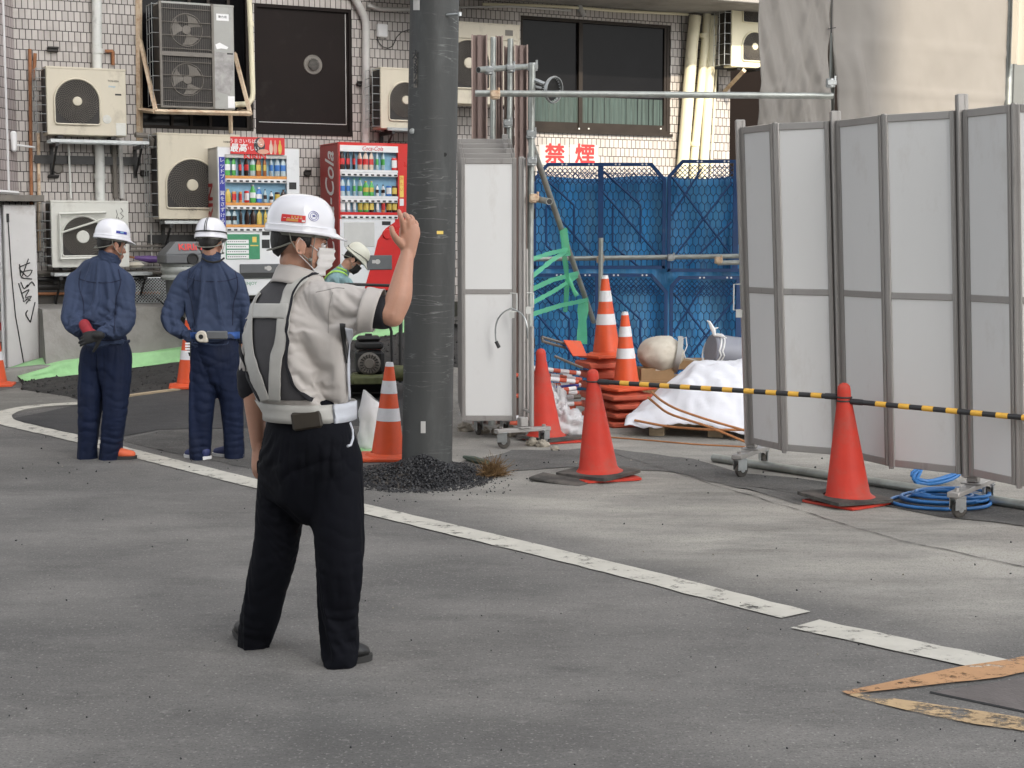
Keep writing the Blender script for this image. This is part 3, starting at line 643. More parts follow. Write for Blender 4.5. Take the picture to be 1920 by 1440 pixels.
def unit(px0, py0, px1, py1, d, D, label, m_='beige', group='cooling units mounted on the tiled wall'):
    t = wthing('cooling_unit', label, 'air conditioner', px0, py1, d, group)
    a, z0 = wl(px0, py1, d); c, _ = wl(px1, py1, d); _, z1 = wl(px0, py0, d); W_, H_ = c - a, z1 - z0
    b = MB(); b.box(0, W_, 0, D, 0, H_, 0, None, .008); b.box(-.003, W_ + .003, -.004, D + .003, H_ - .022, H_ + .004, 0, None, .004); b.build('casing', MT[m_], t)
    for x in (.12, W_ - .18):
        b = MB(); b.box(x, x + .06, .03, D - .03, -.03, -.001); b.build('foot_rail', MT['dark_steel'], t)
    return t, W_, H_
def side_cage(t, H_, D, w_=.07, name='side_guard'):
    b = MB()
    for k in range(8): z = .03 + (H_ - .06) * k / 7; b.tube([(-.002, .01, z), (-w_, .02, z), (-w_, D - .02, z)], .004, 5)
    for y in (.02, D * .5, D - .03): b.tube([(-w_, y, .02), (-w_, y, H_ - .02)], .004, 5)
    b.box(-.012, -.002, .02, D - .02, .03, H_ - .03, 1); b.build(name, [MT['galv'], MT['grille_dark']], t)
t, W_, H_ = unit(89, 124, 238, 252, -.42, .30, 'beige cooling unit with arched fan grille on the left wall bracket')
fan_grille(t, W_ * .38, H_ * .50, W_ * .285, H_ * .16, -.001, MT['beige']); side_cage(t, H_, .30, .11)
brand(t, 'TOSHIBA', .032, W_ * .84, -.002, H_ * .82); text(t, 'Energy', .03, MT['sky_blue'], TF(W_ * .82, -.002, H_ * .74), shear=.4)
b = MB(); b.box(W_ * .86, W_ * .94, -.002, .002, H_ * .61, H_ * .635); b.build('handle_slot', MT['ink'], t)
b = MB(); b.lathe([(0, .004), (.05, .004), (.052, 0)], 20, 0, Matrix.Translation((W_ * .75, 0, H_ * .25)) @ Matrix.Rotation(PI / 2, 4, 'X')); b.box(W_ * .86, W_ - .01, -.006, .001, .01, H_ * .2, 0, None, .004); b.build('valve_cover', MT['beige_white'], t)
# bracket under it
br_ = wthing('wall_bracket', 'dark steel bracket shelf holding the upper left cooling unit', 'bracket', 60, 290, 0, 'brackets under the cooling units')
def brk(t, x0, x1, zt, D, m_='dark_steel'):
    b = MB(); b.box(x0, x1, -D, -D + .04, zt - .04, zt, 0, None, .003); b.box(x0, x1, -D + .24, -D + .28, zt - .04, zt, 0, None, .003); b.build('rail', MT['galv'], t)
    b = MB()
    for x in (x0 + .06, x1 - .1): b.box(x, x + .04, -D + .001, -.001, zt - .083, zt - .042); b.box(x, x + .04, -.045, -.002, zt - .42, zt - .084); b.tube([(x + .02, -D + .06, zt - .09), (x + .02, -.03, zt - .40)], .014, 5)
    b.box(x0 - .12, x1 - .02, -.06, -.046, zt - .27, zt - .17); b.build('arm', MT[m_], t)
brk(br_, .14, 1.28, .165, .47)
b = MB(); b.tube([(1.13, -.40, .24), (1.28, -.36, .235), (1.34, -.34, .19), (1.34, -.30, .10)], .032, 8); b.build('hose_elbow', MT['grille_grey'], br_)
b = MB(); u = wl(33, 255, -.15); b.box(-.26, -.19, -.2, -.15, .02, .26, 0, None, .02); b.tube([(-.2, -.17, .1), (.02, -.1, .08)], .012, 6); b.build('small_box', MT['white'], br_)

# tall double-fan unit on a rusty frame
t, W_, H_ = unit(303, 2, 441, 201, -.52, .32, 'tall grey-beige double-fan cooling unit with scuffed side panel on a rusty frame', 'unit_grey')
xr = W_ * .70
b = MB(); b.box(.02, xr, -.006, -.001, .02, H_ - .02, 0)
g_ = b.build('fan_panel', [MT['grille_dark']], t)
for cz in (H_ * .27, H_ * .74):
    cx = xr * .5; b = MB(); b.tube([(cx + .19 * math.cos(2 * PI * i / 40), -.010, cz + .19 * math.sin(2 * PI * i / 40)) for i in range(40)], .006, 6, 0, False, True)
    b.lathe([(0, .012), (.05, .01), (.055, 0)], 16, 0, Matrix.Translation((cx, -.007, cz)) @ Matrix.Rotation(PI / 2, 4, 'X'))
    for k in range(3):
        a = k * 2 * PI / 3 + (.9 if cz < 1 else .2); rows = []
        for i in range(5):
            rr = .05 + .13 * i / 4; rows.append([(cx + rr * math.cos(a + s_ * (.35 + .3 * i / 4)), -.009 - .004 * s_, cz + rr * math.sin(a + s_ * (.35 + .3 * i / 4))) for s_ in (-1, 0, 1)])
        b.sheet(rows, .002)
    b.build('fan', MT['grille_grey'], t)
b = MB()
for k in range(8): z = H_ * (.06 + .125 * k); b.tube([(.0, -.025, z), (xr, -.025, z)], .0045, 5)
for k in range(26): x = .03 + (xr - .04) * k / 25; b.tube([(x, -.020, .02), (x, -.020, H_ - .02)], .0018, 4)
for x in (.0, xr): b.box(x - .014, x + .014, -.035, -.007, 0, H_)
b.box(.014, xr - .014, -.032, -.02, H_ * .49, H_ * .53); b.box(.014, xr - .014, -.032, -.02, 0, .02); b.build('guard_grille', MT['grille_grey'], t)
side_cage(t, H_, .32, .09)
b = MB(); b.box(W_ * .76, W_ * .93, -.003, .001, H_ * .85, H_ * .915); b.build('name_plate', MT['white'], t)
text(t, '動力用', .034, MT['dark_print'], TF(W_ * .845, -.004, H_ * .885))
b = MB(); b.box(W_ * .9, W_ * .98, -.003, .001, H_ * .53, H_ * .545); b.build('handle_slot', MT['ink'], t)
b = MB(); q = [(.74, .62), (.80, .64), (.86, .62), (.92, .60), (.90, .58), (.82, .585), (.76, .575)]; b.add([(W_ * x, -.0025, H_ * z) for x, z in q], [tuple(range(len(q)))[::-1]]); b.build('torn_label', MT['white'], t); b = MB(); b.box(W_ * .90, W_ * .995, -.005, .001, .02, H_ * .13, 0, None, .004); b.build('valve_cover', MT['white'], t)
b = MB(); q = [(.70, .56), (.98, .53), (.99, .3), (.93, .14), (.75, .17), (.71, .3)]; b.add([(W_ * x, -.0015, H_ * z) for x, z in q], [tuple(range(len(q)))[::-1]]); b.build('scuffed_panel', mat('scuffed', (.33, .32, .31), .6, .2, .35, 9), t)
fr = wthing('rusty_frame', 'rusty cream steel frame with diagonal struts carrying the tall double-fan unit', 'bracket', 262, 212, 0)
def fl(px, py, d): q = WM @ wv(px, py, d); return fr_inv @ q
bpy.context.view_layer.update(); fr_inv = fr.matrix_world.inverted()
b = MB()
def bar3(bm, a, c, s_): bm.tube([a, c], s_ * 1.3, 4, 0, True, False, None, False)
for a, c in (((290, 209, -.56), (470, 213, -.56)), ((262, 206, -.02), (290, 209, -.56)), ((263, 75, -.02), (292, 207, -.56)), ((440, 100, -.02), (469, 211, -.56)), ((448, 206, -.02), (470, 213, -.56))): bar3(b, fl(*a), fl(*c), .022)
b.build('strut', MT['rusty_cream'], fr)
b = MB(); bar3(b, fl(260, -20, -.02), fl(262, 270, -.02), .03); b.build('upright', MT['rusty_cream'], fr)
b = MB(); bar3(b, fl(432, 212, -.1), fl(433, 250, -.1), .02); b.build('hanger', MT['rusty_cream'], fr)

# unit behind the white vending machine
t, W_, H_ = unit(298, 249, 451, 411, -.42, .30, 'beige cooling unit half hidden behind the white vending machine')
fan_grille(t, W_ * .41, H_ * .40, W_ * .315, H_ * .13, -.001, MT['beige'], .07); side_cage(t, H_, .30, .10); brand(t, 'TOSHIBA', .03, W_ * .86, -.006, H_ * .915)
br_ = wthing('wall_bracket', 'steel bracket below the cooling unit behind the white vending machine', 'bracket', 290, 445, 0, 'brackets under the cooling units'); brk(br_, .02, 1.02, .20, .47)
# unit at lower left with bent grille frame
t, W_, H_ = unit(98, 376, 243, 502, -.46, .32, 'dirty white cooling unit with bent grille frame and scribbled graffiti, low on the wall', 'beige_white')
fan_grille(t, W_ * .40, H_ * .46, W_ * .27, H_ * .17, -.001, MT['beige_white'], .075, hubm='beige_white'); side_cage(t, H_, .32, .09)
b = MB(); x0, x1, z0, z1 = W_ * .10, W_ * .70, H_ * .13, H_ * .80
for a, c in (((x0, z0), (x0, z1)), ((x0, z1), (x1, z1 + .02)), ((x0, z0), (x1, z0 + .01)), ((x1, z0 + .01), (x1, z0 + .1))): b.tube([(a[0], -.045, a[1]), (c[0], -.045, c[1])], .017, 4, 0, True, False, None, False)
b.tube([(x0 + .01, -.05, H_ * .52), (x1, -.05, H_ * .74)], .012, 5); b.build('bent_grille_frame', MT['beige_white'], t)
b = MB()
for st in ([(.84, .87), (.855, .80), (.84, .74)], [(.90, .90), (.93, .85), (.89, .82), (.94, .77), (.90, .73)], [(.865, .76), (.87, .73), (.885, .735)]): b.tube([(W_ * x, -.004, H_ * z) for x, z in st], .003, 5)
b.build('graffiti', MT['ink'], t)
br_ = wthing('wall_bracket', 'dark steel bracket under the dirty white cooling unit', 'bracket', 80, 545, 0, 'brackets under the cooling units'); brk(br_, .06, 1.2, .22, .50)
# half hidden by the utility pole
t, W_, H_ = unit(714, 126, 815, 241, -.42, .30, 'beige cooling unit half hidden on the left of the utility pole')
fan_grille(t, W_ * .46, H_ * .48, W_ * .31, H_ * .14, -.001, MT['beige']); side_cage(t, H_, .30, .10)
br_ = wthing('wall_bracket', 'steel bracket under the cooling unit half hidden by the utility pole', 'bracket', 700, 275, 0, 'brackets under the cooling units'); brk(br_, .02, .9, .22, .47)
t, W_, H_ = unit(830, 38, 975, 193, -.46, .32, 'large cream cooling unit right of the utility pole behind the steel uprights')
fan_grille(t, W_ * .33, H_ * .50, W_ * .27, H_ * .19, -.001, MT['beige'], .07, 'grille_dark', 1.0); b = MB(); b.box(W_ * .02, W_ * .97, -.012, .0, H_ * .80, H_ * .985, 0, None, .004); b.build('top_panel', MT['beige'], t)
b = MB(); b.box(W_ * .8, W_ * .9, -.016, -.0125, H_ * .86, H_ * .93); b.build('name_plate', MT['grille_grey'], t)
t, W_, H_ = unit(1371, -20, 1440, 125, -.56, .32, 'cream double-fan cooling unit on a shelf beside the grey cover sheet', 'cream_pipe')
for cz, hb in ((H_ * .28, 'cream_pipe'), (H_ * .78, 'cream_pipe')): fan_grille(t, W_ * .62, cz, W_ * .33, cz - W_ * .33, -.001, MT['cream_pipe'], .05, 'grille_dark', .1, hubm=hb)
side_cage(t, H_, .32, .10)
sf = wthing('wall_bracket', 'shelf bracket with an orange-cream diagonal strut by the alley', 'bracket', 1340, 130, 0); bpy.context.view_layer.update(); fr_inv = sf.matrix_world.inverted()
b = MB(); bar3(b, fl(1340, 127, -.3), fl(1440, 128, -.6), .02); bar3(b, fl(1344, 128, -.05), fl(1345, 180, -.05), .02); b.build('rail', MT['dark_steel'], sf)
b = MB(); bar3(b, fl(1395, 132, -.56), fl(1358, 172, -.03), .03); b.build('strut', MT['rusty_cream'], sf)

# ---------------------------------------------------------------- no smoking signs
for ch, x0, x1, side in (('禁', 1011, 1066, 'left of two'), ('煙', 1068, 1122, 'right of two')):
    t = wthing('wall_sign', f'white sheet with a red character above the blue fence, {side}', 'sign', x0, 309, -.012, 'red character signs above the blue fence')
    a, z0 = wl(x0, 309, -.012); c, _ = wl(x1, 309, -.012); _, z1 = wl(x0, 271, -.012)
    b = MB(); b.box(0, c - a, 0, .008, 0, z1 - z0); b.build('board', MT['sign_white'], t)
    text(t, ch, (z1 - z0) * 1.02, MT['label_red'], TF((c - a) * .53, -.002, (z1 - z0) * .50), sx=1.12, fat=.008)

# ---------------------------------------------------------------- vending machines
def bottle_me(name, body, lab, h, r, can=False):
    b = MB()
    if can: b.lathe([(0, 0), (r * .85, 0), (r, .008), (r, h - .01), (r * .8, h), (0, h)], 12, 0); b.lathe([(r * 1.02, h * .2), (r * 1.02, h * .8)], 12, 1)
    else:
        b.lathe([(0, 0), (r * .9, 0), (r, .01), (r, h * .60), (r * .85, h * .70), (r * .42, h * .86), (r * .38, h * .93)], 12, 0)
        b.lathe([(r * 1.03, h * .26), (r * 1.03, h * .56)], 12, 1); b.lathe([(r * .46, h * .92), (r * .46, h), (0, h)], 10, 1)
    me = b.build(name, [body, lab]); m_ = me.data; bpy.data.objects.remove(me); return m_
def dm(k, c, rough=.25): return M_('drink_' + k, c, rough, 0, .08, 20, coat=.2)
dg, dbk, dbl, dam, dgy, dcl, drd, dpk = dm('green', (.10, .42, .10)), dm('dark', (.035, .018, .015)), dm('blue', (.06, .20, .55)), dm('amber', (.36, .12, .03)), dm('gold', (.62, .46, .10)), dm('clear', (.45, .55, .58)), dm('red', (.62, .04, .04)), dm('pale', (.68, .55, .45))
W0 = MT['white']
B = {'g': bottle_me('bottle', dg, MT['white'], .20, .030), 'k': bottle_me('bottle', dbk, drd, .20, .030), 'b': bottle_me('bottle', dcl, dbl, .20, .030), 'a': bottle_me('bottle', dam, dgy, .20, .032),
     'c': bottle_me('bottle', dcl, dg, .20, .030), 'p': bottle_me('bottle', dpk, drd, .20, .030), 'B': bottle_me('bottle', dbl, W0, .17, .034), 'y': bottle_me('bottle', dgy, dgy, .15, .033), 's': bottle_me('bottle', dcl, dbk, .15, .032),
     'K': bottle_me('bottle', dbk, dbk, .15, .032), 'R': bottle_me('drink_can', drd, W0, .13, .032, True), 'G': bottle_me('drink_can', dg, dgy, .12, .030, True), 'S': bottle_me('drink_can', dcl, W0, .12, .030, True),
     'D': bottle_me('drink_can', dbk, dgy, .12, .030, True), 'L': bottle_me('drink_can', dbl, W0, .12, .030, True), 'W': bottle_me('bottle', W0, dbk, .13, .03), 'O': bottle_me('drink_can', MT['tangerine'], drd, .12, .03, True), 'v': bottle_me('bottle', dg, dgy, .17, .031)}
def vending(px, py, W_, H_, D, sc, cols, side_m, face_m, label, rows, win):
    t = wthing('vending_machine', label, 'vending machine', px, py, -.80 - D * .12, 'drink vending machines')
    fx = lambda x: (x - px) / sc; fz = lambda y: (py - y) / sc
    wx0, wx1, wz0, wz1 = fx(win[0]), fx(win[2]), fz(win[3]), fz(win[1])
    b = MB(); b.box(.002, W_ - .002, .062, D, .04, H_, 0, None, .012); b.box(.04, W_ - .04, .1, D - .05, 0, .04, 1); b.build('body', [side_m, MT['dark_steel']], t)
    b = MB()                                              # door with a window opening
    for a, c, z0, z1 in ((0, wx0, .05, H_), (wx1, W_, .05, H_), (wx0, wx1, .05, wz0), (wx0, wx1, wz1, H_)): b.box(a, c, 0, .06, z0, z1)
    dr = b.build('door', face_m, t)
    b = MB(); b.box(wx0 + .001, wx1 - .001, .0565, .061, wz0, wz1); b.build('display_back', MT['sky_blue'], t)
    for zb, hh, s_, strip_m, n in rows:
        zb = fz(zb); b = MB(); b.box(wx0 + .002, wx1 - .002, -.004, .05, zb - .035, zb - .003, 0); b.box(wx0 + .002, wx1 - .002, .012, .055, zb - .075, zb - .036, 1)
        sh_ = b.build('shelf', [strip_m, MT['white']], t); b = MB(); dxx = (wx1 - wx0) / n
        b.box(wx0 + .01, wx1 - .01, -.014, -.0045, zb - .085, zb - .040, 0, None, .004)
        for k in range(n): x = wx0 + dxx * (k + .5); b.box(x - dxx * .27, x + dxx * .27, -.022, -.0145, zb - .075, zb - .055, 1, None, .004)
        b.build('button_strip', [MT['white'], MT['dark_print']], t)
        for k, ch in enumerate(s_):
            if ch == ' ': continue
            o = link(B[ch].name.split('.')[0], B[ch], t, (wx0 + (wx1 - wx0) * (k + .5) / len(s_), .026, zb)); o.rotation_euler = (0, 0, k * .7); o.scale = (1.12, .62, hh * 1.12)
    return t, fx, fz, dr
# white machine
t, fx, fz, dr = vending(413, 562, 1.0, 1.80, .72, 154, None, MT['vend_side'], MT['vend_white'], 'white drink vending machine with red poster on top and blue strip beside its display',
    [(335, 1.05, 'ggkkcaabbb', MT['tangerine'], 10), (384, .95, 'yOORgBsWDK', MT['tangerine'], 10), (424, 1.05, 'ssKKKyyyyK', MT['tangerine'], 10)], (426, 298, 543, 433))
b = MB(); b.box(fx(426), fx(543), -.012, .0, fz(303), fz(297)); b.build('header_strip', MT['grey_pipe'], t)
text(t, 'KIRIN', .085, MT['label_red'], TF(fx(482), -.014, fz(300)), sx=1.3, fat=.003)
b = MB(); b.box(fx(436), fx(538), -.03, -.014, fz(296), fz(265)); po = b.build('poster', MT['label_red'], t); part_label(po, 'red advertising poster')
text(po, 'うまさいちばん', .055, MT['white'], TF(fx(463), -.032, fz(273)), ex=.0006); text(po, '最高', .105, MT['white'], TF(fx(450), -.032, fz(286)), ex=.0006, shear=.2, fat=.002); text(po, 'おいしい', .06, MT['white'], TF(fx(471), -.032, fz(286)), ex=.0006)
skin_p = M_('print_skin', (.62, .33, .24), .6, 0, .05, 9)
b = MB()
def disc(bm, x, z, rx, rz, y, mi, n=18): bm.add([(x + rx * math.cos(2 * PI * i / n), y, z + rz * math.sin(2 * PI * i / n)) for i in range(n)], [tuple(range(n))], mi)
disc(b, fx(490), fz(280), .07, .095, -.031, 0); disc(b, fx(493), fz(275), .042, .055, -.0315, 1); disc(b, fx(497), fz(291), .07, .03, -.0315, 1); disc(b, fx(493.5), fz(278), .014, .006, -.032, 2)
for k, m in ((512, 3), (520, 1), (529, 4)): disc(b, fx(k), fz(285), .022, .07, -.031, m); disc(b, fx(k), fz(274), .010, .03, -.031, m)
b.build('print', [MT['dark_print'], skin_p, MT['white'], dpk, dgy], po)
b = MB(); b.box(fx(415), fx(425.5), -.006, .0, fz(430), fz(302)); bb = b.build('blue_banner', MT['label_blue'], t)
for k, ch in enumerate('レッドブル 翼をさずける'): text(bb, ch, .058, MT['white'], TF(fx(420.3), -.007, fz(308 + k * 10)), ex=.0006) if ch != ' ' else None
b = MB(); b.box(fx(425), fx(489), -.006, .0, fz(488), fz(442)); ad_ = b.build('notice', MT['green_print'], t)
b = MB()
for k in range(4): b.box(fx(426.5), fx(468), -.008, -.006, fz(487 - k * 9.2), fz(480 - k * 9.2))
b.build('notice_line', MT['white'], ad_); b = MB()
for k in range(4):
    for j in range(9): b.box(fx(428 + j * 4), fx(428 + j * 4 + 2.6), -.0086, -.008, fz(484 - k * 9.2), fz(482.8 - k * 9.2))
b.build('print', MT['dark_print'], ad_)
b = MB(); b.box(fx(471), fx(486), -.008, -.006, fz(464), fz(462)); b.box(fx(475), fx(483), -.008, -.006, fz(457), fz(447)); b.build('print', MT['yellow'], ad_)
b = MB(); b.box(fx(494), fx(508), -.004, .0, fz(444), fz(437)); b.build('coin_slot', MT['ink'], t)
for q4 in ((493, 508, 468, 452), (547, 561, 359, 346)): b = MB(); b.box(fx(q4[0]), fx(q4[1]), -.004, .0, fz(q4[2]), fz(q4[3])); b.build('bill_slot', MT['ink'], t)
b = MB(); b.box(fx(450), fx(527), -.018, .0, fz(524), fz(497), 0, None, .01); b.box(fx(452), fx(525), -.02, -.018, fz(522), fz(513), 1); ds = b.build('dispenser_flap', [MT['bin_grey'], MT['ink']], t)
b = MB(); disc(b, fx(505), fz(505), .035, .03, -.019, 0); b.box(fx(497), fx(501), -.0195, -.019, fz(507), fz(502)); b.build('print', MT['grey_pipe'], ds)
text(t, 'ENJOY', .05, MT['green_print'], TF(fx(471), -.002, fz(533)), ex=.0006)
sd = text(t, 'KIRIN', .30, MT['vend_red_dark'], Matrix.Translation((-.001, .36, 1.02)) @ Matrix.Rotation(-PI / 2, 4, 'Z') @ Matrix.Rotation(PI / 2, 4, 'X') @ Matrix.Rotation(PI / 2, 4, 'Z'), fat=.006); sd['label'] = 'faded red lettering down the side'
b = MB(); b.box(.0, 1.0, .0, .70, 1.8005, 1.81); b.build('top_lid', MT['vend_side'], t)
# red machine
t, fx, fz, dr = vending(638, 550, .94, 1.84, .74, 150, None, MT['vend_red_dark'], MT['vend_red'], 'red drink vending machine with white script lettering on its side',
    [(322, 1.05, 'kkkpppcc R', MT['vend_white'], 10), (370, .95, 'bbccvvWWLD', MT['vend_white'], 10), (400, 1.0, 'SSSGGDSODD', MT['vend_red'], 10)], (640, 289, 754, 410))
b = MB(); b.box(fx(640), fx(754), -.008, .0, fz(289.5), fz(278)); b.build('header_strip', MT['white'], t)
text(t, 'Coca-Cola', .075, MT['label_red'], TF(fx(703), -.010, fz(283.5)), shear=.35, sx=.85)
b = MB(); b.box(fx(638.5), fx(747), -.006, .0, fz(545), fz(413)); wp = b.build('front_panel', MT['vend_white'], t)
b = MB(); q = [(747, 418), (728, 430), (712, 452), (704, 482), (692, 520), (684, 545), (747, 545)]; b.add([(fx(x), -.0085, fz(y)) for x, y in q], [tuple(range(len(q)))]); b.build('red_swoosh', MT['vend_red'], wp)
b = MB(); b.box(fx(646), fx(706), -.012, -.006, fz(464), fz(419), 0, None, .003); b.build('notice', mat('notice_grey', (.55, .55, .53), .4, 0, .06, 5), wp)
b = MB(); b.box(fx(721), fx(738), -.010, -.006, fz(424), fz(417)); b.build('display', MT['ink'], wp)
b = MB(); b.lathe([(0, .02), (.055, .02), (.065, 0)], 20, 0, Matrix.Translation((fx(731), -.009, fz(441))) @ Matrix.Rotation(PI / 2, 4, 'X')); b.build('coin_return', MT['vend_red'], wp)
b = MB(); b.box(fx(690), fx(740), -.02, -.007, fz(507), fz(480), 0, None, .01); ds = b.build('dispenser_flap', MT['bin_grey'], wp)
b = MB(); disc(b, fx(711), fz(492), .035, .03, -.0215, 0); b.box(fx(700), fx(706), -.022, -.0215, fz(495), fz(489)); b.build('print', MT['grey_pipe'], ds)
b = MB(); b.box(fx(757), fx(765), -.004, .0, fz(372), fz(332)); ye = b.build('sticker', MT['yellow'], t)
for k, ch in enumerate('冷たい'): text(ye, ch, .045, MT['label_red'], TF(fx(761), -.005, fz(338 + k * 10)), ex=.0005)
b = MB(); b.box(fx(757), fx(765), -.004, .0, fz(388), fz(375)); b.build('sticker', MT['white'], t)
sd = text(t, 'Coca-Cola', .46, MT['white'], Matrix.Translation((-.001, .34, 1.08)) @ Matrix.Rotation(-PI / 2, 4, 'Z') @ Matrix.Rotation(PI / 2, 4, 'X') @ Matrix.Rotation(PI / 2, 4, 'Z'), shear=.38, sx=.66, fat=.004); sd['label'] = 'white script lettering running up the side'
b = MB(); b.box(.0, .94, .0, .74, 1.8405, 1.85); b.build('top_lid', MT['vend_red'], t)

# ---------------------------------------------------------------- rubbish bin, loose things by the wall
q = WM @ Vector((wl(345, 560, -1.05)[0], -1.05, .74))
t = thing('rubbish_bin', 'grey rubbish bin with round side hole and loose bag under its lid', 'bin', q, PHI)
b = MB(); b.lathe([(0, 0), (.19, 0), (.22, .50), (.235, .52)], 24); b.build('bin_body', MT['bin_grey'], t)
b = MB(); b.box(-.26, .22, -.22, .22, .54, .66, 0, None, .02); vsx = [(-.25, -.21, .66), (.21, -.21, .66), (.21, .21, .66), (-.25, .21, .66), (-.12, -.15, .80), (.18, -.15, .80), (.18, .15, .80), (-.12, .15, .80)]
b.add(vsx, [(0, 1, 5, 4), (1, 2, 6, 5), (2, 3, 7, 6), (3, 0, 4, 7), (4, 5, 6, 7)]); ld = b.build('lid', MT['bin_grey'], t)
b = MB(); b.lathe([(0, .0), (.05, .0), (.055, .02), (.065, .02), (.07, 0)], 20, 0, Matrix.Translation((.06, -.221, .60)) @ Matrix.Rotation(PI / 2, 4, 'X')); b.build('hole', MT['ink'], ld)
text(ld, 'KIRIN', .11, MT['label_red'], Matrix.Translation((.04, -.187, .735)) @ Matrix.Rotation(R(66), 4, 'X'), fat=.003)
b = MB(); b.lathe([(.24 + .012 * math.sin(k * 2.2), .36 + .03 * k) for k in range(7)], 26, 0, None, True, 1.06, 1.0); b.build('bag', MT['bin_bag'], t)
t = thing('mesh_panel', 'grey expanded metal mesh panel standing against the wall', 'panel', WM @ Vector((wl(252, 575, -.22)[0], -.22, .80)), PHI)
b = MB()
for k in range(26):
    x = -.25 + k * .036
    for s_ in (1, -1):
        x0, x1 = x, x + s_ * .30 * 1.0
        a = [max(0, min(.56, x0)), 0]; c = [max(0, min(.56, x1)), 0]
        z0 = (a[0] - x0) * s_ * 1.0; z1 = (c[0] - x0) * s_ * 1.0
        if abs(z1 - z0) > .02: b.tube([(a[0], .0, z0), (c[0], .06, z1)], .004, 4)
b.tube([(0, 0, 0), (.56, 0, 0), (.56, .06, .3), (0, .06, .3)], .008, 5, 0, False, True); b.build('lattice', MT['galv'], t)
t = thing('folded_umbrella', 'folded dark purple umbrella lying on the pipes beside the bin', 'umbrella', WM @ Vector((wl(252, 483, -.2)[0], -.2, wl(252, 483, -.2)[1])), PHI)
b = MB(); b.tube([(0, 0, .0), (.18, 0, -.02), (.40, 0, -.03), (.52, 0, -.035)], [.02, .045, .03, .01], 8); b.build('canopy', MT['purple'], t)
b = MB(); b.tube([(-.12, 0, .02), (0, 0, .0)], .012, 6); b.build('handle', MT['rust'], t)
t = WM @ Vector((wl(254, 497, -.2)[0], -.2, wl(254, 497, -.2)[1]))
b = MB(); b.lathe([(0, -.03), (.06, -.03), (.085, 0), (.05, .035), (0, .04)], 12, 0, None, True, 1.3, .7); o = b.build('crumpled_bag', MT['sack_cream'], None, t); tag(o, 'small crumpled cream bag lying below the umbrella', 'bag')
# dark plate leaning by the ramp
t = G(268, 640); 
b = MB(); b.add([(-.25, .0, .62), (.28, -.05, .25), (.30, -.05, .235), (.12, -.02, .27)], [(0, 1, 2, 3), (3, 2, 1, 0)]); b.box(-.02, .3, -.1, .1, .22, .235); o = b.build('steel_plate', MT['dark_steel'], None, WM @ Vector((wl(330, 640, -1.25)[0], -1.25, .30))); tag(o, 'thin dark steel plate lying across the concrete slope behind the cone', 'plate')

# ---------------------------------------------------------------- white cabinet at the left edge
q = P(15, 697, 17.6); q.z = 0
t = thing('white_cabinet', 'tall dirty white machine cabinet with black graffiti and a hanging cord at the left edge', 'cabinet', q, R(-64))
Hc = 1.96; Wc = .62
b = MB(); b.box(-.9, -.003, 0, .36, .06, Hc, 0, None, .012); b.build('body', mat('cab_white', (.60, .59, .58), .45, 0, .05, 3, 0, 60, ((.33, .27, .24), .25, 3)), t)
b = MB(); b.box(-.9, -.12, -.04, -.001, .08, Hc - .02, 0, None, .01); b.build('front_panel', MT['vend_white'], t)
for k in range(7):
    b = MB(); b.box(-.30, -.14, -.045, -.041, .3 + k * .22, .3 + k * .22 + .09); b.build('print', MT['label_red'] if k % 2 else MT['dark_print'], t)
b = MB(); b.tube([(.006, .05, Hc - .14), (.006, .07, 1.2), (.006, .10, .7), (.006, .19, .05)], .006, 5); b.box(.0, .012, .035, .065, Hc - .2, Hc - .1, 0, None, .004); b.build('cord', MT['dark_steel'], t)
b = MB()
for st in ([(.62, 1.0), (.30, .93), (.55, .78), (.70, .90), (.34, .86)], [(.58, 1.06), (.40, .80)], [(.34, .98), (.36, .78), (.66, .76)], [(.30, .70), (.36, .58), (.42, .46)], [(.36, .72), (.44, .60), (.56, .70), (.50, .62), (.66, .74), (.72, .66)], [(.38, .55), (.60, .62), (.44, .48), (.66, .52), (.48, .40)], [(.72, .42), (.58, .12)], [(.58, .12), (.44, .26), (.52, .30)], [(.40, .44), (.46, .42), (.52, .50), (.60, .44)]):
    pts = smooth_line([Vector((.004, .02 + y * .42, .52 + z * .78)) for y, z in st], 1, .03); b.tube(pts, .0065, 5)
b.build('graffiti', MT['ink'], t)
b = MB(); b.box(-1.2, .05, -.3, .42, 2.03, 2.06); b.box(-1.2, .06, .42, .45, 2.0, 2.07); b.box(.05, .08, -.3, .42, 2.0, 2.07)
b.build('roof', MT['grille_grey'], t)
# green curing sheet over the kerb
b = MB(); rows = []
for i, v in enumerate(KP):
    px = 960 + v.x / v.y * F
    if px < 22: continue
    t_ = (KP[min(i + 1, len(KP) - 1)] - KP[max(i - 1, 0)]); t_.z = 0; t_.normalize(); n_ = Vector((-t_.y, t_.x, 0)); r_ = []
    f = sstep(22, 130, px)
    prof = [(-.10, .012), (-.06, .03), (-.035, .06), (-.025, .10), (-.012, .135), (.0, .158), (.03, .165), (.09, .165), (.16, .168), (.22, .17), (.28, .185), (.34, .20)]
    for k, (a, h) in enumerate(prof):
        wr = .022 * fbm(v.x * 2.2, k * .35, 4, 1.6, 4) + .012 * abs(fbm(v.x * 6, k * .8, 9, 1.0, 3))
        q = v + n_ * (a * (1 + .5 * (1 - f)) + wr); q.z = v.z + max(.014, h * (.35 + .65 * f) + wr * .8); r_.append(q)
    rows.append(r_)
b.sheet(rows, .003); o = b.build('curing_sheet', MT['cure_green'], sharp=0); tag(o, 'bright green protective sheet draped along the kerb', 'sheet')
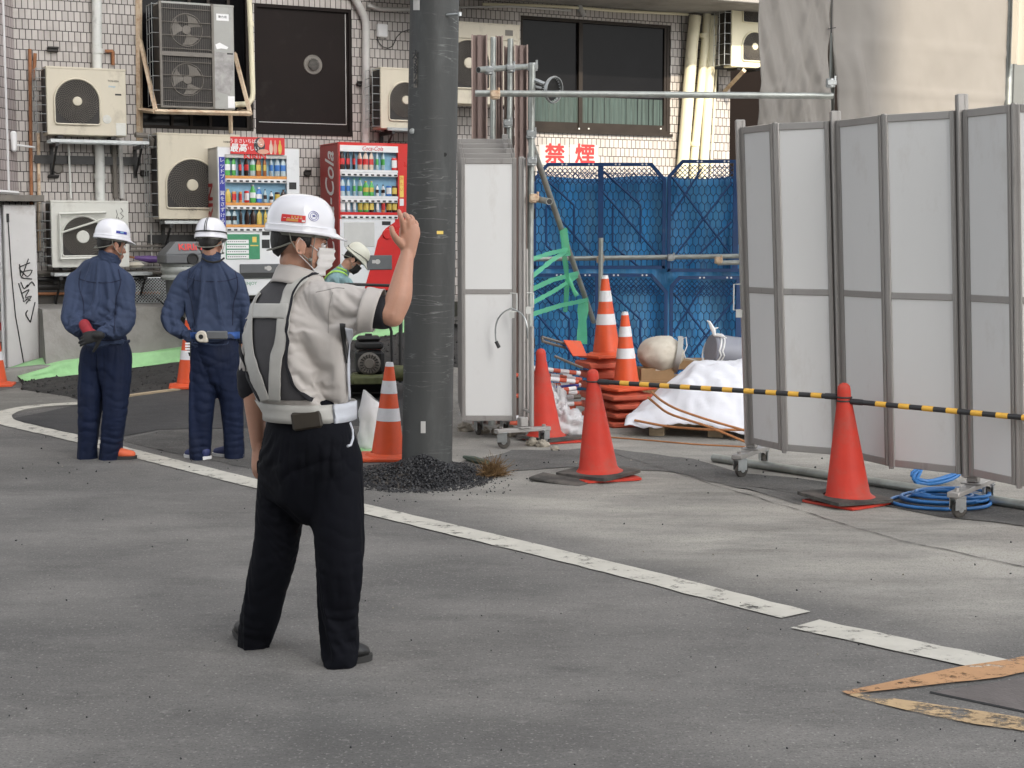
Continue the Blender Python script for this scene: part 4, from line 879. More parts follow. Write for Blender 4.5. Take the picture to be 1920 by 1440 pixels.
# ================================================================ utility pole
pb = P(800, 880, 10.4); pb.z = -.02
t = thing('utility_pole', 'thick grey concrete utility pole with scratched bands and number plate', 'pole', pb, 0, None, (0, R(1.25), 0))
def pole_mat():
    m_ = mat('pole_concrete', (.054, .056, .055), .62, .1, .25, 2.5, .0015, 40, ((.10, .107, .105), .25, 5), stretch=(1, 1, .35))
    n = m_.node_tree; b = n.nodes['Principled BSDF']; tc = N(m_, 'ShaderNodeTexCoord'); mp = N(m_, 'ShaderNodeMapping'); mp.inputs['Scale'].default_value = (.9, .9, 9); n.links.new(tc.outputs['Object'], mp.inputs[0])
    no = N(m_, 'ShaderNodeTexNoise', Scale=2.6, Detail=4, Roughness=.45); n.links.new(mp.outputs[0], no.inputs[0])
    cr = n.nodes.new('ShaderNodeValToRGB'); e = cr.color_ramp.elements; e[0].position = .485; e[0].color = (0, 0, 0, 1); e[1].position = .5; e[1].color = (1, 1, 1, 1); x = e.new(.515); x.color = (0, 0, 0, 1); n.links.new(no.outputs[0], cr.inputs[0])
    n2 = N(m_, 'ShaderNodeTexNoise', Scale=3.0, Detail=5); n.links.new(tc.outputs['Object'], n2.inputs[0]); r_ = N(m_, 'ShaderNodeMapRange'); r_.inputs[1].default_value = .45; r_.inputs[2].default_value = .62; r_.inputs[4].default_value = .7; n.links.new(n2.outputs[0], r_.inputs[0])
    ml = N(m_, 'ShaderNodeMath'); ml.operation = 'MULTIPLY'; n.links.new(cr.outputs[0], ml.inputs[0]); n.links.new(r_.outputs[0], ml.inputs[1])
    mx = N(m_, 'ShaderNodeMix'); mx.data_type = 'RGBA'; src = b.inputs['Base Color'].links[0].from_socket; n.links.new(src, mx.inputs[6]); mx.inputs[7].default_value = (.24, .25, .24, 1); n.links.new(ml.outputs[0], mx.inputs[0]); n.links.new(mx.outputs[2], b.inputs['Base Color'])
    return m_
b = MB(); b.lathe([(.172, 0), (.168, 1.5), (.163, 3.2), (.15, 7), (.14, 9)], 48); b.build('shaft', pole_mat(), t, sharp=60)
b = MB()
def on_pole(px, py, r=.166):
    d = ray(px, py); a = t.matrix_world.inverted() @ CAM; v = t.matrix_world.inverted().to_3x3() @ d
    A = v.x ** 2 + v.y ** 2; B_ = a.x * v.x + a.y * v.y; D_ = B_ * B_ - A * (a.x ** 2 + a.y ** 2 - r * r)
    if D_ < 0: return None
    k = (-B_ - math.sqrt(D_)) / A; return a + v * k
bpy.context.view_layer.update()
def pole_patch(name, px0, py0, px1, py1, m_, th=.003):
    rows = []
    for j in range(6):
        r_ = []
        for i in range(9):
            q = on_pole(lerp(px0, px1, i / 8), lerp(py0, py1, j / 5), .171 if py0 > 500 else .168)
            if q is None: return
            r_.append(q)
        rows.append(r_)
    b = MB(); b.sheet(rows[::-1], -th); return b.build(name, m_, t)
pole_patch('number_plate', 776, 97, 782, 164, MT['grille_grey'])
pole_patch('sticker', 819, 433, 831, 439, MT['yellow'], .001); pole_patch('white_scar', 789, 790, 798, 812, MT['grey_pipe'], .001); pole_patch('paper_label', 775, 0, 787, 19, MT['grey_pipe'], .001)
for k, ch in enumerate('大3874'):
    q = on_pole(779, 103 + k * 13, .172)
    if q: text(t, ch, .06, MT['ink'], Matrix.Translation(q) @ Matrix.Rotation(math.atan2(q.x, -q.y), 4, 'Z') @ Matrix.Rotation(PI / 2, 4, 'X'), fat=.002)
b = MB()
q = on_pole(838, 28); b.tube([q, q + Vector((.06, -.04, 0)), q + Vector((.09, -.05, 0))], .009, 8); b.tube([q + Vector((.085, -.05, -.012)), q + Vector((.085, -.05, .012))], .014, 8)
q = on_pole(773, 246, .168); b.lathe([(0, .012), (.018, .01), (.02, 0)], 12, 0, Matrix.Translation(q) @ Matrix.Rotation(PI / 2, 4, 'X')); b.build('step_bolt', MT['galv'], t)
b = MB(); q = on_pole(834, 290); b.lathe([(0, .002), (.014, .002), (.014, -.01)], 14, 0, Matrix.Translation(q + Vector((0, -.001, 0))) @ Matrix.Rotation(PI / 2, 4, 'X')); b.build('bolt_hole', MT['ink'], t)
# asphalt heap and dry weed
def heap(name, cx, cy, sx, sy, h, n, m_, seed, smin=.006, smax=.014, base=True):
    rr = random.Random(seed); b = MB(); rows = []
    def hh(x, y):
        d = math.hypot(x / sx, y / sy) + .12 * fbm(x * 3, y * 3, seed, 1.5, 3); return h * max(0, 1 - d) ** 1.15
    if base:
        for j in range(25): rows.append([(cx + x, cy + y, gz(cx + x, cy + y) + hh(x, y) * .92 - .006 + .01 * fbm(x * 12, y * 12, 3)) for x, y in [((i / 12 - 1) * sx * 1.1, (j / 12 - 1) * sy * 1.1) for i in range(25)]])
        b.sheet(rows)
    for _ in range(n):
        a = rr.random() * 2 * PI; rd = rr.random() ** .6 * 1.28 if rr.random() < .9 else rr.random() * 1.9; x, y = sx * rd * math.cos(a), sy * rd * math.sin(a); s_ = rr.uniform(smin, smax) * (1 if rd < 1.2 else .7)
        M = Matrix.Translation((cx + x, cy + y, gz(cx + x, cy + y) + hh(x, y) + s_ * .3)) @ Euler((rr.random() * 6, rr.random() * 6, rr.random() * 6)).to_matrix().to_4x4()
        v = [(s_ * rr.uniform(.6, 1.1), 0, 0), (-s_ * rr.uniform(.6, 1.1), 0, 0), (0, s_ * rr.uniform(.6, 1), 0), (0, -s_ * rr.uniform(.6, 1), 0), (0, 0, s_ * rr.uniform(.5, .9)), (0, 0, -s_ * rr.uniform(.5, .9))]
        b.add(v, [(0, 2, 4), (2, 1, 4), (1, 3, 4), (3, 0, 4), (2, 0, 5), (1, 2, 5), (3, 1, 5), (0, 3, 5)], 0, False, M)
    return b.build(name, m_, sharp=0)
hc = G(790, 893); o = heap('asphalt_heap', hc.x, hc.y, .40, .55, .15, 5200, MT['gravel'], 3); tag(o, 'heap of loose black asphalt grit against the foot of the utility pole', 'asphalt heap', None, 'stuff')
b = MB(); rr = random.Random(5); wc = G(925, 893)
for k in range(520):
    th_ = rr.random() * 2 * PI; ph = rr.random() ** .7 * PI * .55; L_ = rr.uniform(.05, .12); d = Vector((math.sin(ph) * math.cos(th_), math.sin(ph) * math.sin(th_), math.cos(ph)))
    p0 = wc + Vector((rr.gauss(0, .022), rr.gauss(0, .022), .01)); p1 = p0 + d * L_ * .6; p2 = p1 + (d + Vector((rr.gauss(0, .7), rr.gauss(0, .7), rr.gauss(0, .5)))) * L_ * .4
    b.tube([p0, p1, p2], [.0022, .0018, .001], 3, 0, False)
o = b.build('dry_weed', MT['dry_weed'], sharp=0); tag(o, 'clump of dry brown weed beside the asphalt heap', 'weed')
b = MB(); p = [G(870, 862), G(890, 868), G(915, 874)]; b.tube([v + Vector((0, 0, .02)) for v in p], [.012, .028, .02], 8); o = b.build('fallen_twig', mat('dull_green', (.05, .08, .06), .6)); tag(o, 'dull green rolled scrap lying between the pole and the dry weed', 'scrap')
# loose grit on the road
b = MB(); rr = random.Random(11)
for k in range(560):
    px, py = rr.uniform(-20, 1940), 640 + 800 * rr.random() ** 1.0; py = max(py, 860 + 30 * rr.random()) if rr.random() < .85 else rr.uniform(740, 860)
    if py < 860 and px > 1000 and rr.random() < .5: continue
    q = G(px, py); s_ = rr.choice([.0018, .002, .0025, .0035, .005, .007]) * (1 if py > 900 else 1.5) * (.75 if py > 1150 else 1)
    M = Matrix.Translation(q + Vector((0, 0, s_ * .5))) @ Euler((rr.random() * 6, rr.random() * 6, rr.random() * 6)).to_matrix().to_4x4()
    b.add([(s_, 0, 0), (-s_, 0, 0), (0, s_ * .8, 0), (0, -s_ * .8, 0), (0, 0, s_ * .7), (0, 0, -s_ * .7)], [(0, 2, 4), (2, 1, 4), (1, 3, 4), (3, 0, 4), (2, 0, 5), (1, 2, 5), (3, 1, 5), (0, 3, 5)], 0 if rr.random() < .85 else 1, False, M)
o = b.build('loose_grit', [MT['gravel'], MT['stone']], sharp=0); tag(o, 'scattered black grit crumbs on the road', 'grit', None, 'stuff')
b = MB()
for k in range(700):
    px, py = rr.uniform(40, 860), rr.uniform(0, 1); lo_ = interp(px, [0, 150, 345, 560, 860], [726, 750, 726, 710, 690]); hi_ = interp(px, [0, 150, 345, 560, 860], [722, 706, 682, 655, 616])
    q = G(px, lerp(hi_, lo_, py)); s_ = rr.uniform(.008, .03)
    M = Matrix.Translation(q + Vector((0, 0, .02))) @ Euler((rr.random() * 6, rr.random() * 6, rr.random() * 6)).to_matrix().to_4x4()
    b.add([(s_, 0, 0), (-s_, 0, 0), (0, s_ * .8, 0), (0, -s_ * .8, 0), (0, 0, s_ * .7), (0, 0, -s_ * .7)], [(0, 2, 4), (2, 1, 4), (1, 3, 4), (3, 0, 4), (2, 0, 5), (1, 2, 5), (3, 1, 5), (0, 3, 5)], 0, False, M)
o = b.build('asphalt_rubble', mat('rubble', (.035, .034, .033), .85), sharp=0); tag(o, 'crumbled asphalt rubble in the strip below the green sheet', 'rubble', None, 'stuff')

# ================================================================ cones
def cone(loc, kind='stripe', H=.70, label='', group='traffic cones', tilt=0, body='cone_orange', rz=.5, plate=0, name='traffic_cone', az=0):
    t = thing(name, label, 'traffic cone', loc, rz, group, (0, tilt, rz) if not az else (0, 0, 0))
    if tilt: t.rotation_euler = (Matrix.Rotation(tilt, 3, 'Y') @ Matrix.Rotation(rz, 3, 'Z')).to_euler()
    r0, r1 = (.118 if kind == 'stripe' else .128) * H / .7, .028
    b = MB(); z0 = plate
    if kind == 'stripe':
        b.box(-.19, .19, -.19, .19, z0, z0 + .030, 0, None, .008); b.lathe([(.165, z0 + .030), (.15, z0 + .045), (r0 + .006, z0 + .05)], 28); b.build('base', MT[body], t)
        zf = lambda f: z0 + .045 + (H - .045) * f; rf = lambda f: lerp(r0, r1, f)
        b = MB(); b.lathe([(rf(0), zf(0)), (rf(.955), zf(.955))], 28); b.lathe([(rf(.955), zf(.955)), (r1 * .9, zf(1)), (r1 * .4, zf(1) - .002)], 20, 1); b.build('cone_body', [MT[body], MT['reflect_white']], t)
        for a, c in ((.36, .50), (.66, .80)):
            b = MB(); b.lathe([(rf(a) + .002, zf(a)), (rf(c) + .002, zf(c))], 28); b.build('reflective_band', MT['reflect_white'], t)
    else:
        b.lathe([(r0 + .038, z0), (r0 + .038, z0 + .012), (r0 + .012, z0 + .028), (r0, z0 + .045), (.040, z0 + H - .085), (.040, z0 + H - .05), (.036, z0 + H - .022), (.022, z0 + H - .006), (0, z0 + H)], 32)
        b.build('cone_body', MT['cone_red'], t)
    return t
def ramp_tilt(): return -R(3.2)
# red cone at right with rubber plate
gB = G(1590, 944)
def weight_plate(loc, rz, m_, label, th=.022, tilt=None, hole=True, s_=.21):
    b = MB(); n = 24; o_ = [(s_ * max(-1, min(1, 1.35 * math.cos(PI / 4 + 2 * PI * i / n))), s_ * max(-1, min(1, 1.35 * math.sin(PI / 4 + 2 * PI * i / n)))) for i in range(n)]; i_ = [(.13 * math.cos(PI / 4 + 2 * PI * i / n), .13 * math.sin(PI / 4 + 2 * PI * i / n)) for i in range(n)]
    v = [(x, y, 0) for x, y in o_] + [(x, y, th) for x, y in o_] + [(x, y, th) for x, y in i_] + [(x, y, 0) for x, y in i_]; fs = []
    for i in range(n):
        j = (i + 1) % n; fs += [(i, j, n + j, n + i), (n + i, n + j, 2 * n + j, 2 * n + i), (2 * n + i, 2 * n + j, 3 * n + j, 3 * n + i), (3 * n + i, 3 * n + j, j, i)]
    b.add(v, fs); o = b.build('cone_weight', MT[m_]); o.location = loc; o.rotation_euler = (tilt[0], tilt[1], rz) if tilt else (0, 0, rz); tag(o, label, 'cone weight', 'weights under the red cones'); return o
cB = cone(gB + Vector((0, 0, .02)), 'dome', .71, 'round-topped red cone at right, joining the two striped bars', 'red round-topped cones', -R(3.3), rz=.2)
weight_plate(gB + Vector((0, 0, .004)), R(38), 'cone_red', 'flat red plate lowest under the right red cone', .014, s_=.20)
weight_plate(gB + Vector((-.02, 0, .030)), R(26), 'rubber', 'black rubber weight around the foot of the right red cone', .02, (R(1.5), R(1.0)))
gA = G(1122, 896)
cA = cone(gA + Vector((0, 0, .03)), 'dome', .70, 'round-topped red cone holding the left end of the striped bar', 'red round-topped cones', -R(3.6), rz=.3)
weight_plate(gA + Vector((.02, 0, .004)), R(20), 'cone_red', 'flat red plate lowest under the left barrier cone', .014)
weight_plate(gA + Vector((.0, 0, .026)), R(50), 'rubber', 'black rubber weight around the foot of the left barrier cone', .022, (0, R(-2)))
b = MB(); q = G(1058, 905); b.box(-.22, .16, -.09, .09, 0, .02, 0, None, .006); o = b.build('rubber_mat', MT['rubber'], None, q); o.rotation_euler = (R(3), R(4), R(-32)); tag(o, 'bent black rubber strip lying left of the left barrier cone', 'mat')
gR = G(1022, 826)
cR = cone(gR + Vector((0, 0, .028)), 'dome', .70, 'round-topped red cone just behind the folded white gate', 'red round-topped cones', -R(3), rz=.3)
weight_plate(gR + Vector((.08, .0, .004)), R(25), 'cone_red', 'flat red plate under the cone behind the folded gate', .014); weight_plate(gR + Vector((.05, 0, .022)), R(40), 'rubber', 'black rubber weight under the cone behind the folded gate')
gC = G(2015, 1000); cC = cone(gC, 'dome', .71, 'round-topped red cone just past the right edge', 'red round-topped cones', 0)
# striped bars
def cone_top(c, h=.600): return c.matrix_world @ Vector((0, 0, h))
bpy.context.view_layer.update()
def bar(a, c, label, ra=.045):
    t = thing('barrier_bar', label, 'barrier bar', a, 0, 'black and yellow barrier bars')
    v = c - a; L_ = v.length; d = v.normalized(); b0 = d * .05; r_ = .0155
    b = MB(); b.tube([b0, d * (L_ - .05)], r_, 12, 0)
    b.tube([d * .045, d * .12], .0185, 12, 0); b.tube([d * (L_ - .12), d * (L_ - .045)], .0185, 12, 0)
    b.build('tube', MT['bar_black'], t)
    n_ = 10; st = .145; x = .21
    k = 0
    while x + .07 < L_ - .12: 
        b = MB(); b.tube([d * x, d * (x + .068)], r_ + .0012, 12, 0); b.build('yellow_band', MT['bar_yellow'], t); x += st * 1.02
    for e in (0, 1):
        cc = d * 0 if e == 0 else v; b = MB(); b.tube([cc + Vector((.043 * math.cos(i * PI / 12), .043 * math.sin(i * PI / 12), 0)) for i in range(24)], .0055, 8, 0, False, True); b.build('end_ring', MT['black_plastic'], t)
    return t
bar(cone_top(cA, .615), cone_top(cB, .622), 'black and yellow bar between the left and right red cones')
bar(cone_top(cB, .600), cone_top(cC, .60), 'black and yellow bar running out of view at right')
# orange and white cones
q = G(727, 861); cone(q, 'stripe', .70, 'orange and white cone standing against the left side of the utility pole', 'orange and white striped cones', R(1.5), rz=.1)
q = G(354, 727); cone(q, 'stripe', .70, 'orange and white cone on the fresh asphalt behind the second blue-shirted worker', 'orange and white striped cones', R(1), rz=.2)
q = G(-8, 724); cone(q, 'stripe', .70, 'orange and white cone cut by the left edge', 'orange and white striped cones', rz=.2)
def stack(px, py, Y, H, n, tb, label, sc_, seed):
    q = P(px, py, Y); q.z = 0; rr = random.Random(seed); z = 0
    for k in range(n):
        t = thing('traffic_cone', f'faded orange cone {label}, {["lowest", "second from the bottom", "third from the bottom", "fourth from the bottom", "fifth from the bottom", "sixth from the bottom"][k]} of its stack', 'traffic cone', q + Vector((rr.gauss(0, .012), rr.gauss(0, .012), z)), .35 + rr.gauss(0, .09), 'stacked orange cones')
        b = MB(); b.box(-sc_, sc_, -sc_, sc_, 0, tb * .62, 0, None, .012); b.lathe([(sc_ * .8, tb * .62), (sc_ * .68, tb * .96), (.05, tb * .98)], 20); b.build('base', MT['cone_faded'], t); z += tb
    return cone(q + Vector((0, 0, z)), 'stripe', H, f'orange cone with two white bands, topmost {label}', 'stacked orange cones', -R(1.5), 'cone_orange', .45)
stack(1137, 765, 13.5, .72, 6, .090, 'in the rear stack', .19, 2)
stack(1174, 789, 13.0, .66, 4, .076, 'in the front stack', .20, 4)

# ================================================================ gates
LEAN = -.045
def shear(bm, k=LEAN):
    bm.v = [(x + k * z, y, z) for x, y, z in bm.v]
def oriented(bm, a, c, y0, y1, z0, z1, s0, s1, mi=0, bev=.003):     # box along segment a->c in plan between s0..s1
    d = Vector((c.x - a.x, c.y - a.y, 0)); L_ = d.length; ang = math.atan2(d.y, d.x)
    bm.box(s0, s1 if s1 > 0 else L_ + s1, y0, y1, z0, z1, mi, Matrix.Translation((a.x, a.y, 0)) @ Matrix.Rotation(ang, 4, 'Z'), bev)
def leaf(t, a, c, z0, z1, zm, sh=True):
    L_ = (Vector((c.x, c.y)) - Vector((a.x, a.y))).length; w_ = .031
    b = MB(); oriented(b, a, c, -.012, .012, z0 + .04, zm - .02, w_, L_ - w_, 0, 0); oriented(b, a, c, -.012, .012, zm + .02, z1 - .04, w_, L_ - w_, 0, 0)
    if sh: shear(b)
    pn = b.build('panel', MT['gate_skin'], t)
    b = MB()
    for s0, s1 in ((0, w_), (L_ - w_, L_)):
        oriented(b, a, c, -.022, .022, z0, z1, s0, s1); 
        for f in (.33, .66): s = lerp(s0, s1, f); oriented(b, a, c, -.0245, -.022, z0 + .002, z1 - .002, s - .003, s + .003, 0, 0)
    oriented(b, a, c, -.019, .019, z1 - .045, z1 - .001, w_, L_ - w_); oriented(b, a, c, -.019, .019, z0 + .001, z0 + .045, w_, L_ - w_); oriented(b, a, c, -.018, .018, zm - .02, zm + .02, w_, L_ - w_)
    if sh: shear(b)
    b.build('leaf_frame', MT['alu'], t)
def castor(t, p, rz=0, plate=True):
    b = MB(); M = Matrix.Translation(p) @ Matrix.Rotation(rz, 4, 'Z')
    b.box(-.032, .032, -.045, .045, .118, .126, 0, M, .002); b.box(-.028, -.022, -.03, .045, .05, .118, 0, M); b.box(.022, .028, -.03, .045, .05, .118, 0, M); fk = b.build('castor_fork', MT['galv'], t)
    b = MB(); MM = M @ Matrix.Translation((0, .02, .05)) @ Matrix.Rotation(PI / 2, 4, 'Y')
    b.lathe([(.0, -.017), (.036, -.017), (.047, -.012), (.05, -.004), (.05, .004), (.047, .012), (.036, .017), (0, .017)], 24, 0, MM); b.lathe([(0, -.019), (.018, -.019), (.018, .019), (0, .019)], 12, 1, MM); b.build('wheel', [MT['rubber'], MT['galv']], fk)
def foot(t, p, rz, L_=.52, hh=.13):
    b = MB(); M = Matrix.Translation((p.x, p.y, 0)) @ Matrix.Rotation(rz, 4, 'Z')
    b.box(-.035, .035, -L_ / 2, L_ / 2, hh - .003, hh + .028, 0, M, .004); b.box(-.06, .06, -.05, .05, hh + .029, hh + .038, 0, M, .002); b.box(-.032, .032, -.032, .032, hh + .039, hh + .11, 0, M, .006)
    for s_ in (-1, 1): b.tube([M @ Vector((0, s_ * L_ * .4, hh + .028)), M @ Vector((0, s_ * L_ * .4, hh + .045))], .014, 6)
    b.build('castor_bar', MT['alu'], t)
    for s_ in (-1, 1): castor(t, M @ Vector((0, s_ * L_ * .4, .0)), rz + .5 * s_)
def gpost(t, p, zt, w_=.062, z0=.2, sh=True):
    b = MB(); b.box(p.x - w_ / 2, p.x + w_ / 2, p.y - .03, p.y + .03, z0, zt, 0, None, .006); b.box(p.x + w_ * .18, p.x + w_ * .30, p.y - .033, p.y - .03, z0 + .01, zt - .002)
    if sh: shear(b)
    b.build('post', MT['alu'], t)
    b = MB()
    for z in (zt * .93, zt * .80, zt * .35): b.tube([(p.x + .02, p.y - .035, z), (p.x + .02, p.y - .041, z)], .010, 8); b.box(p.x + w_ / 2, p.x + w_ / 2 + .012, p.y - .028, p.y - .004, z - .06, z + .02)
    if sh: shear(b)
    b.build('hinge', MT['dark_steel'], t)
V2 = lambda x, y: Vector((x, y, 0))
def bot(px, py, Y, z=.2): q = P(px, py, Y); return V2(q.x - LEAN * z, q.y)
gp = [bot(1406, 833, 10.25), bot(1470, 848, 9.88), bot(1582, 852, 9.66), bot(1671, 874, 9.20), bot(1815, 888, 8.86), bot(1910, 910, 8.47), bot(2040, 915, 8.35)]
t = thing('accordion_gate', 'open white zigzag panel gate on castors at right', 'gate', (gp[0].x, gp[0].y, 0))
org = Vector(t.location)
gp0 = [g - V2(org.x, org.y) for g in gp]
zz = [2.31] * 7
for i in range(6):
    a, c = gp0[i], gp0[i + 1]; d = (c - a).normalized(); g0 = .036 if i % 2 == 0 else .004; g1 = .036 if i % 2 == 1 else .004
    leaf(t, a + d * g0, c - d * g1, .215, 2.31, 1.245)
for i, ht in ((0, 2.36), (2, 2.37), (4, 2.40), (6, 2.4)): gpost(t, gp0[i], ht)
foot(t, gp0[0] + V2(.02, .1), R(-28), .62); foot(t, gp0[4] + V2(.03, .02), R(-34), .74)
b = MB()
for i in (1, 3, 5):
    h_ = gp0[i]; b.tube([(h_.x, h_.y - .01, .20), (h_.x, h_.y - .01, 2.315)], .016, 8)
shear(b); b.build('hinge_column', MT['alu'], t)
b = MB(); a, c = gp0[0], gp0[2]; b.tube([(c.x, c.y + .02, .12), (c.x, c.y + .02, .215)], .01, 6); b.box(c.x - .03, c.x + .03, c.y - .01, c.y + .05, .06, .12); b.build('drop_bolt', MT['dark_steel'], t)
def dhandle(t, p, s_=1, hh=.17, ww=.05):
    b = MB(); b.tube([p, p + Vector((s_ * ww, -.02, .0)), p + Vector((s_ * ww, -.02, -hh)), p + Vector((0, 0, -hh))], .0055, 6); b.box(p.x + s_ * .012 - .02, p.x + s_ * .012 + .02, p.y - .02, p.y, p.z - hh - .05, p.z - hh + .0); b.build('handle', MT['white_pipe'], t)
q = gp0[0] + Vector((LEAN * 1.25 - .03, -.02, 1.28)); dhandle(t, q, -1)
# folded gate left
GY = 12.0
a_, c_ = P(866, 788, GY), P(968, 786, GY)
t = thing('accordion_gate', 'closed stack of folded white gate panels beside the utility pole', 'gate', (a_.x, GY, 0)); ox = Vector((a_.x, GY, 0))
A0 = V2(0, 0); C0 = V2(c_.x - a_.x, .0)
def fx3(px, py, Y): return P(px, py, Y) - ox
for k in range(5):
    aa = A0 + V2(-.012 * k - .0, .13 * k); cc = C0 + V2(-.01 * k, .13 * k); zt = 2.20 + .045 * k
    leaf(t, aa, cc, .155 + .02 * k, zt, 1.17, False)
    if k: gpost(t, cc + V2(.0 - .05, .05), zt + .04, .05, .2, False)
gpost(t, C0 + V2(.04, .0), 2.21, .045, .14, False); gpost(t, C0 + V2(.11, .05), 2.24, .05, .14, False)
b = MB(); x = C0.x + .06; b.tube([(x, -.03, .16), (x, -.03, 2.2)], .014, 8); b.tube([(x + .03, -.02, .16), (x + .02, -.02, 1.5)], .012, 8); q = fx3(997, 612, 11.7); b.tube([(q.x, q.y, .15), (q.x, q.y, q.z)], .018, 10); b.tube([(x, -.03, .25), (q.x, q.y, .25)], .012, 6); b.build('stile', MT['alu'], t)
foot(t, fx3(980, 800, 11.62) * Vector((1, 1, 0)), R(-62), .46, .12)
castor(t, Vector((C0.x - .09, .25, 0)), .3); castor(t, Vector((C0.x - .3, .3, 0)), .3)
dhandle(t, fx3(957, 550, 11.9), 1, .14, .05); dhandle(t, fx3(988, 549, 11.8), 1, .11, .05)
b = MB(); pts = [fx3(*p) for p in [(958, 578, 11.85), (945, 582, 11.85), (932, 598, 11.86), (928, 620, 11.87), (930, 640, 11.88)]]; b.tube(smooth_line(pts, 2, .03), .006, 6); b.tube([fx3(930, 640, 11.88), fx3(936, 652, 11.88)], .014, 8, 1)
pts = [fx3(*p) for p in [(958, 578, 11.85), (975, 584, 11.8), (987, 600, 11.75), (990, 635, 11.75)]]; b.tube(smooth_line(pts, 2, .03), .006, 6); b.build('cable', [MT['galv'], MT['ink']], t)

# uprights behind the folded gate
def upright(px0, px1, ytop, Y, label, m_='mid_brown', chan=True):
    a, c = P(px0, ytop, Y), P(px1, ytop, Y); w_ = c.x - a.x; t = thing('steel_channel', label, 'steel channel', ((a.x + c.x) / 2, Y, gz(a.x, Y)), 0, 'upright channels behind the folded gate'); H_ = a.z - gz(a.x, Y)
    b = MB(); w2 = w_ / 2
    b.box(-w2, w2, .0, .01, 0, H_); 
    for s_ in (-1, 1): b.box(min(s_ * w2, s_ * (w2 - .012)), max(s_ * w2, s_ * (w2 - .012)), -.05, -.0005, 0, H_, 1)
    b.box(-w2 * .25, w2 * .25, -.025, -.0005, 0, H_); b.build('channel', [MT[m_], MT['light_brown']], t); return t
upright(884, 914, 66, 12.9, 'brown channel nearest the utility pole, with a pale flange', 'mid_brown'); upright(929, 943, 68, 12.95, 'narrow brown channel between the two scaffold uprights'); upright(945, 964, 88, 12.97, 'slim brown channel just left of the widest right channel', 'light_brown'); upright(965, 990, 85, 12.9, 'rightmost brown channel beside the scaffold corner', 'mid_brown')
PR = .0243
def pipe(a, c, label, r=PR, name='scaffold_pipe', m_='pipe_steel', seg=14):
    v = c - a; t = MB(); t.tube([Vector((0, 0, 0)), v], r, seg); d = v.normalized(); t.tube([v - d * .03, v + d * .0006], r * .84, seg, 1); t.tube([-d * .0006, d * .03], r * .84, seg, 1)
    o = t.build(name, [MT[m_], MT['ink']], None, a); tag(o, label, 'scaffold pipe', 'scaffold pipes'); return o
def clamp(p, label, ax=(1, 0, 0)):
    b = MB(); a = Vector(ax).normalized(); b.tube([-a * .022, a * .022], .036, 10); o_ = a.cross(Vector((0, 0, 1))); o_ = o_.normalized() if o_.length > .1 else Vector((1, 0, 0))
    b.tube([Vector((0, -.02, -.03)), Vector((0, -.02, .03))], .036, 10); b.tube([Vector((.03, -.045, -.01)), Vector((.03, -.045, .05))], .009, 6); b.box(-.03, .04, -.06, -.045, -.02, .02, 0, None, .004)
    o = b.build('pipe_clamp', MT['rusty_cream'] if 'brass' in label else MT['galv'], None, p); tag(o, label, 'clamp', 'clamps on the scaffold pipes'); return o
pipe(P(891, 175, 11.75), P(1562, 180, 11.75), 'long horizontal pipe spanning above the yard entrance')
def vpipe(px, y0, y1, Y, label, px2=None, toground=False):
    a = P(px, y0, Y); c = P(px2 or px, y1, Y)
    if toground: c.z = gz(c.x, c.y)
    return pipe(c, a, label)
vpipe(925, 70, 780, 12.85, 'vertical pipe standing nearest the utility pole', 921, True); vpipe(957, 73, 780, 12.85, 'vertical pipe in the middle behind the folded gate', 950, True); vpipe(998, 122, 790, 12.0, 'vertical pipe at the right end of the folded gate', 991, True)
pipe(P(897, 131, 12.3), P(1003, 124, 12.9), 'short pipe end-on tying the upright pipes together')
pipe(P(992, 255, 12.1), P(1113, 603, 14.6), 'diagonal brace pipe wrapped with green tape')
pipe(P(1030, 378, 11.7), P(996, 371, 12.3), 'short stub pipe poking towards the street')
pipe(P(1125, 700, 15.2), P(1127, 446, 15.2), 'short vertical pipe standing before the blue fence')
pipe(P(985, 486, 15.38), P(1398, 480, 15.38), 'horizontal rail pipe along the blue fence'); pipe(P(1345, 493, 15.3), P(1420, 491, 15.3), 'second rail pipe end overlapping behind the zigzag gate')
for px, py, Y, l in ((928, 178, 11.72, 'brass coloured clamp on the long pipe nearest the utility pole'), (917, 132, 12.4, 'clamp on the left upright pipe'), (957, 128, 12.6, 'clamp on the middle upright pipe'), (999, 126, 12.3, 'clamp at the top corner of the right upright pipe'), (996, 252, 12.0, 'clamp at the top of the diagonal brace'), (997, 303, 11.95, 'clamp low on the right upright pipe'), (1001, 372, 11.95, 'brass coloured clamp behind the stub pipe'), (1125, 487, 15.3, 'brass coloured clamp on the rail at the short vertical pipe'), (1257, 483, 15.35, 'clamp where the two fence columns meet'), (1346, 488, 15.28, 'brass coloured clamp joining the two rail pipes'), (952, 232, 12.8, 'loose clamp half way up the middle upright pipe'), (1556, 156, 11.7, 'clamp above the far end of the long pipe')):
    clamp(P(px, py, Y), l)
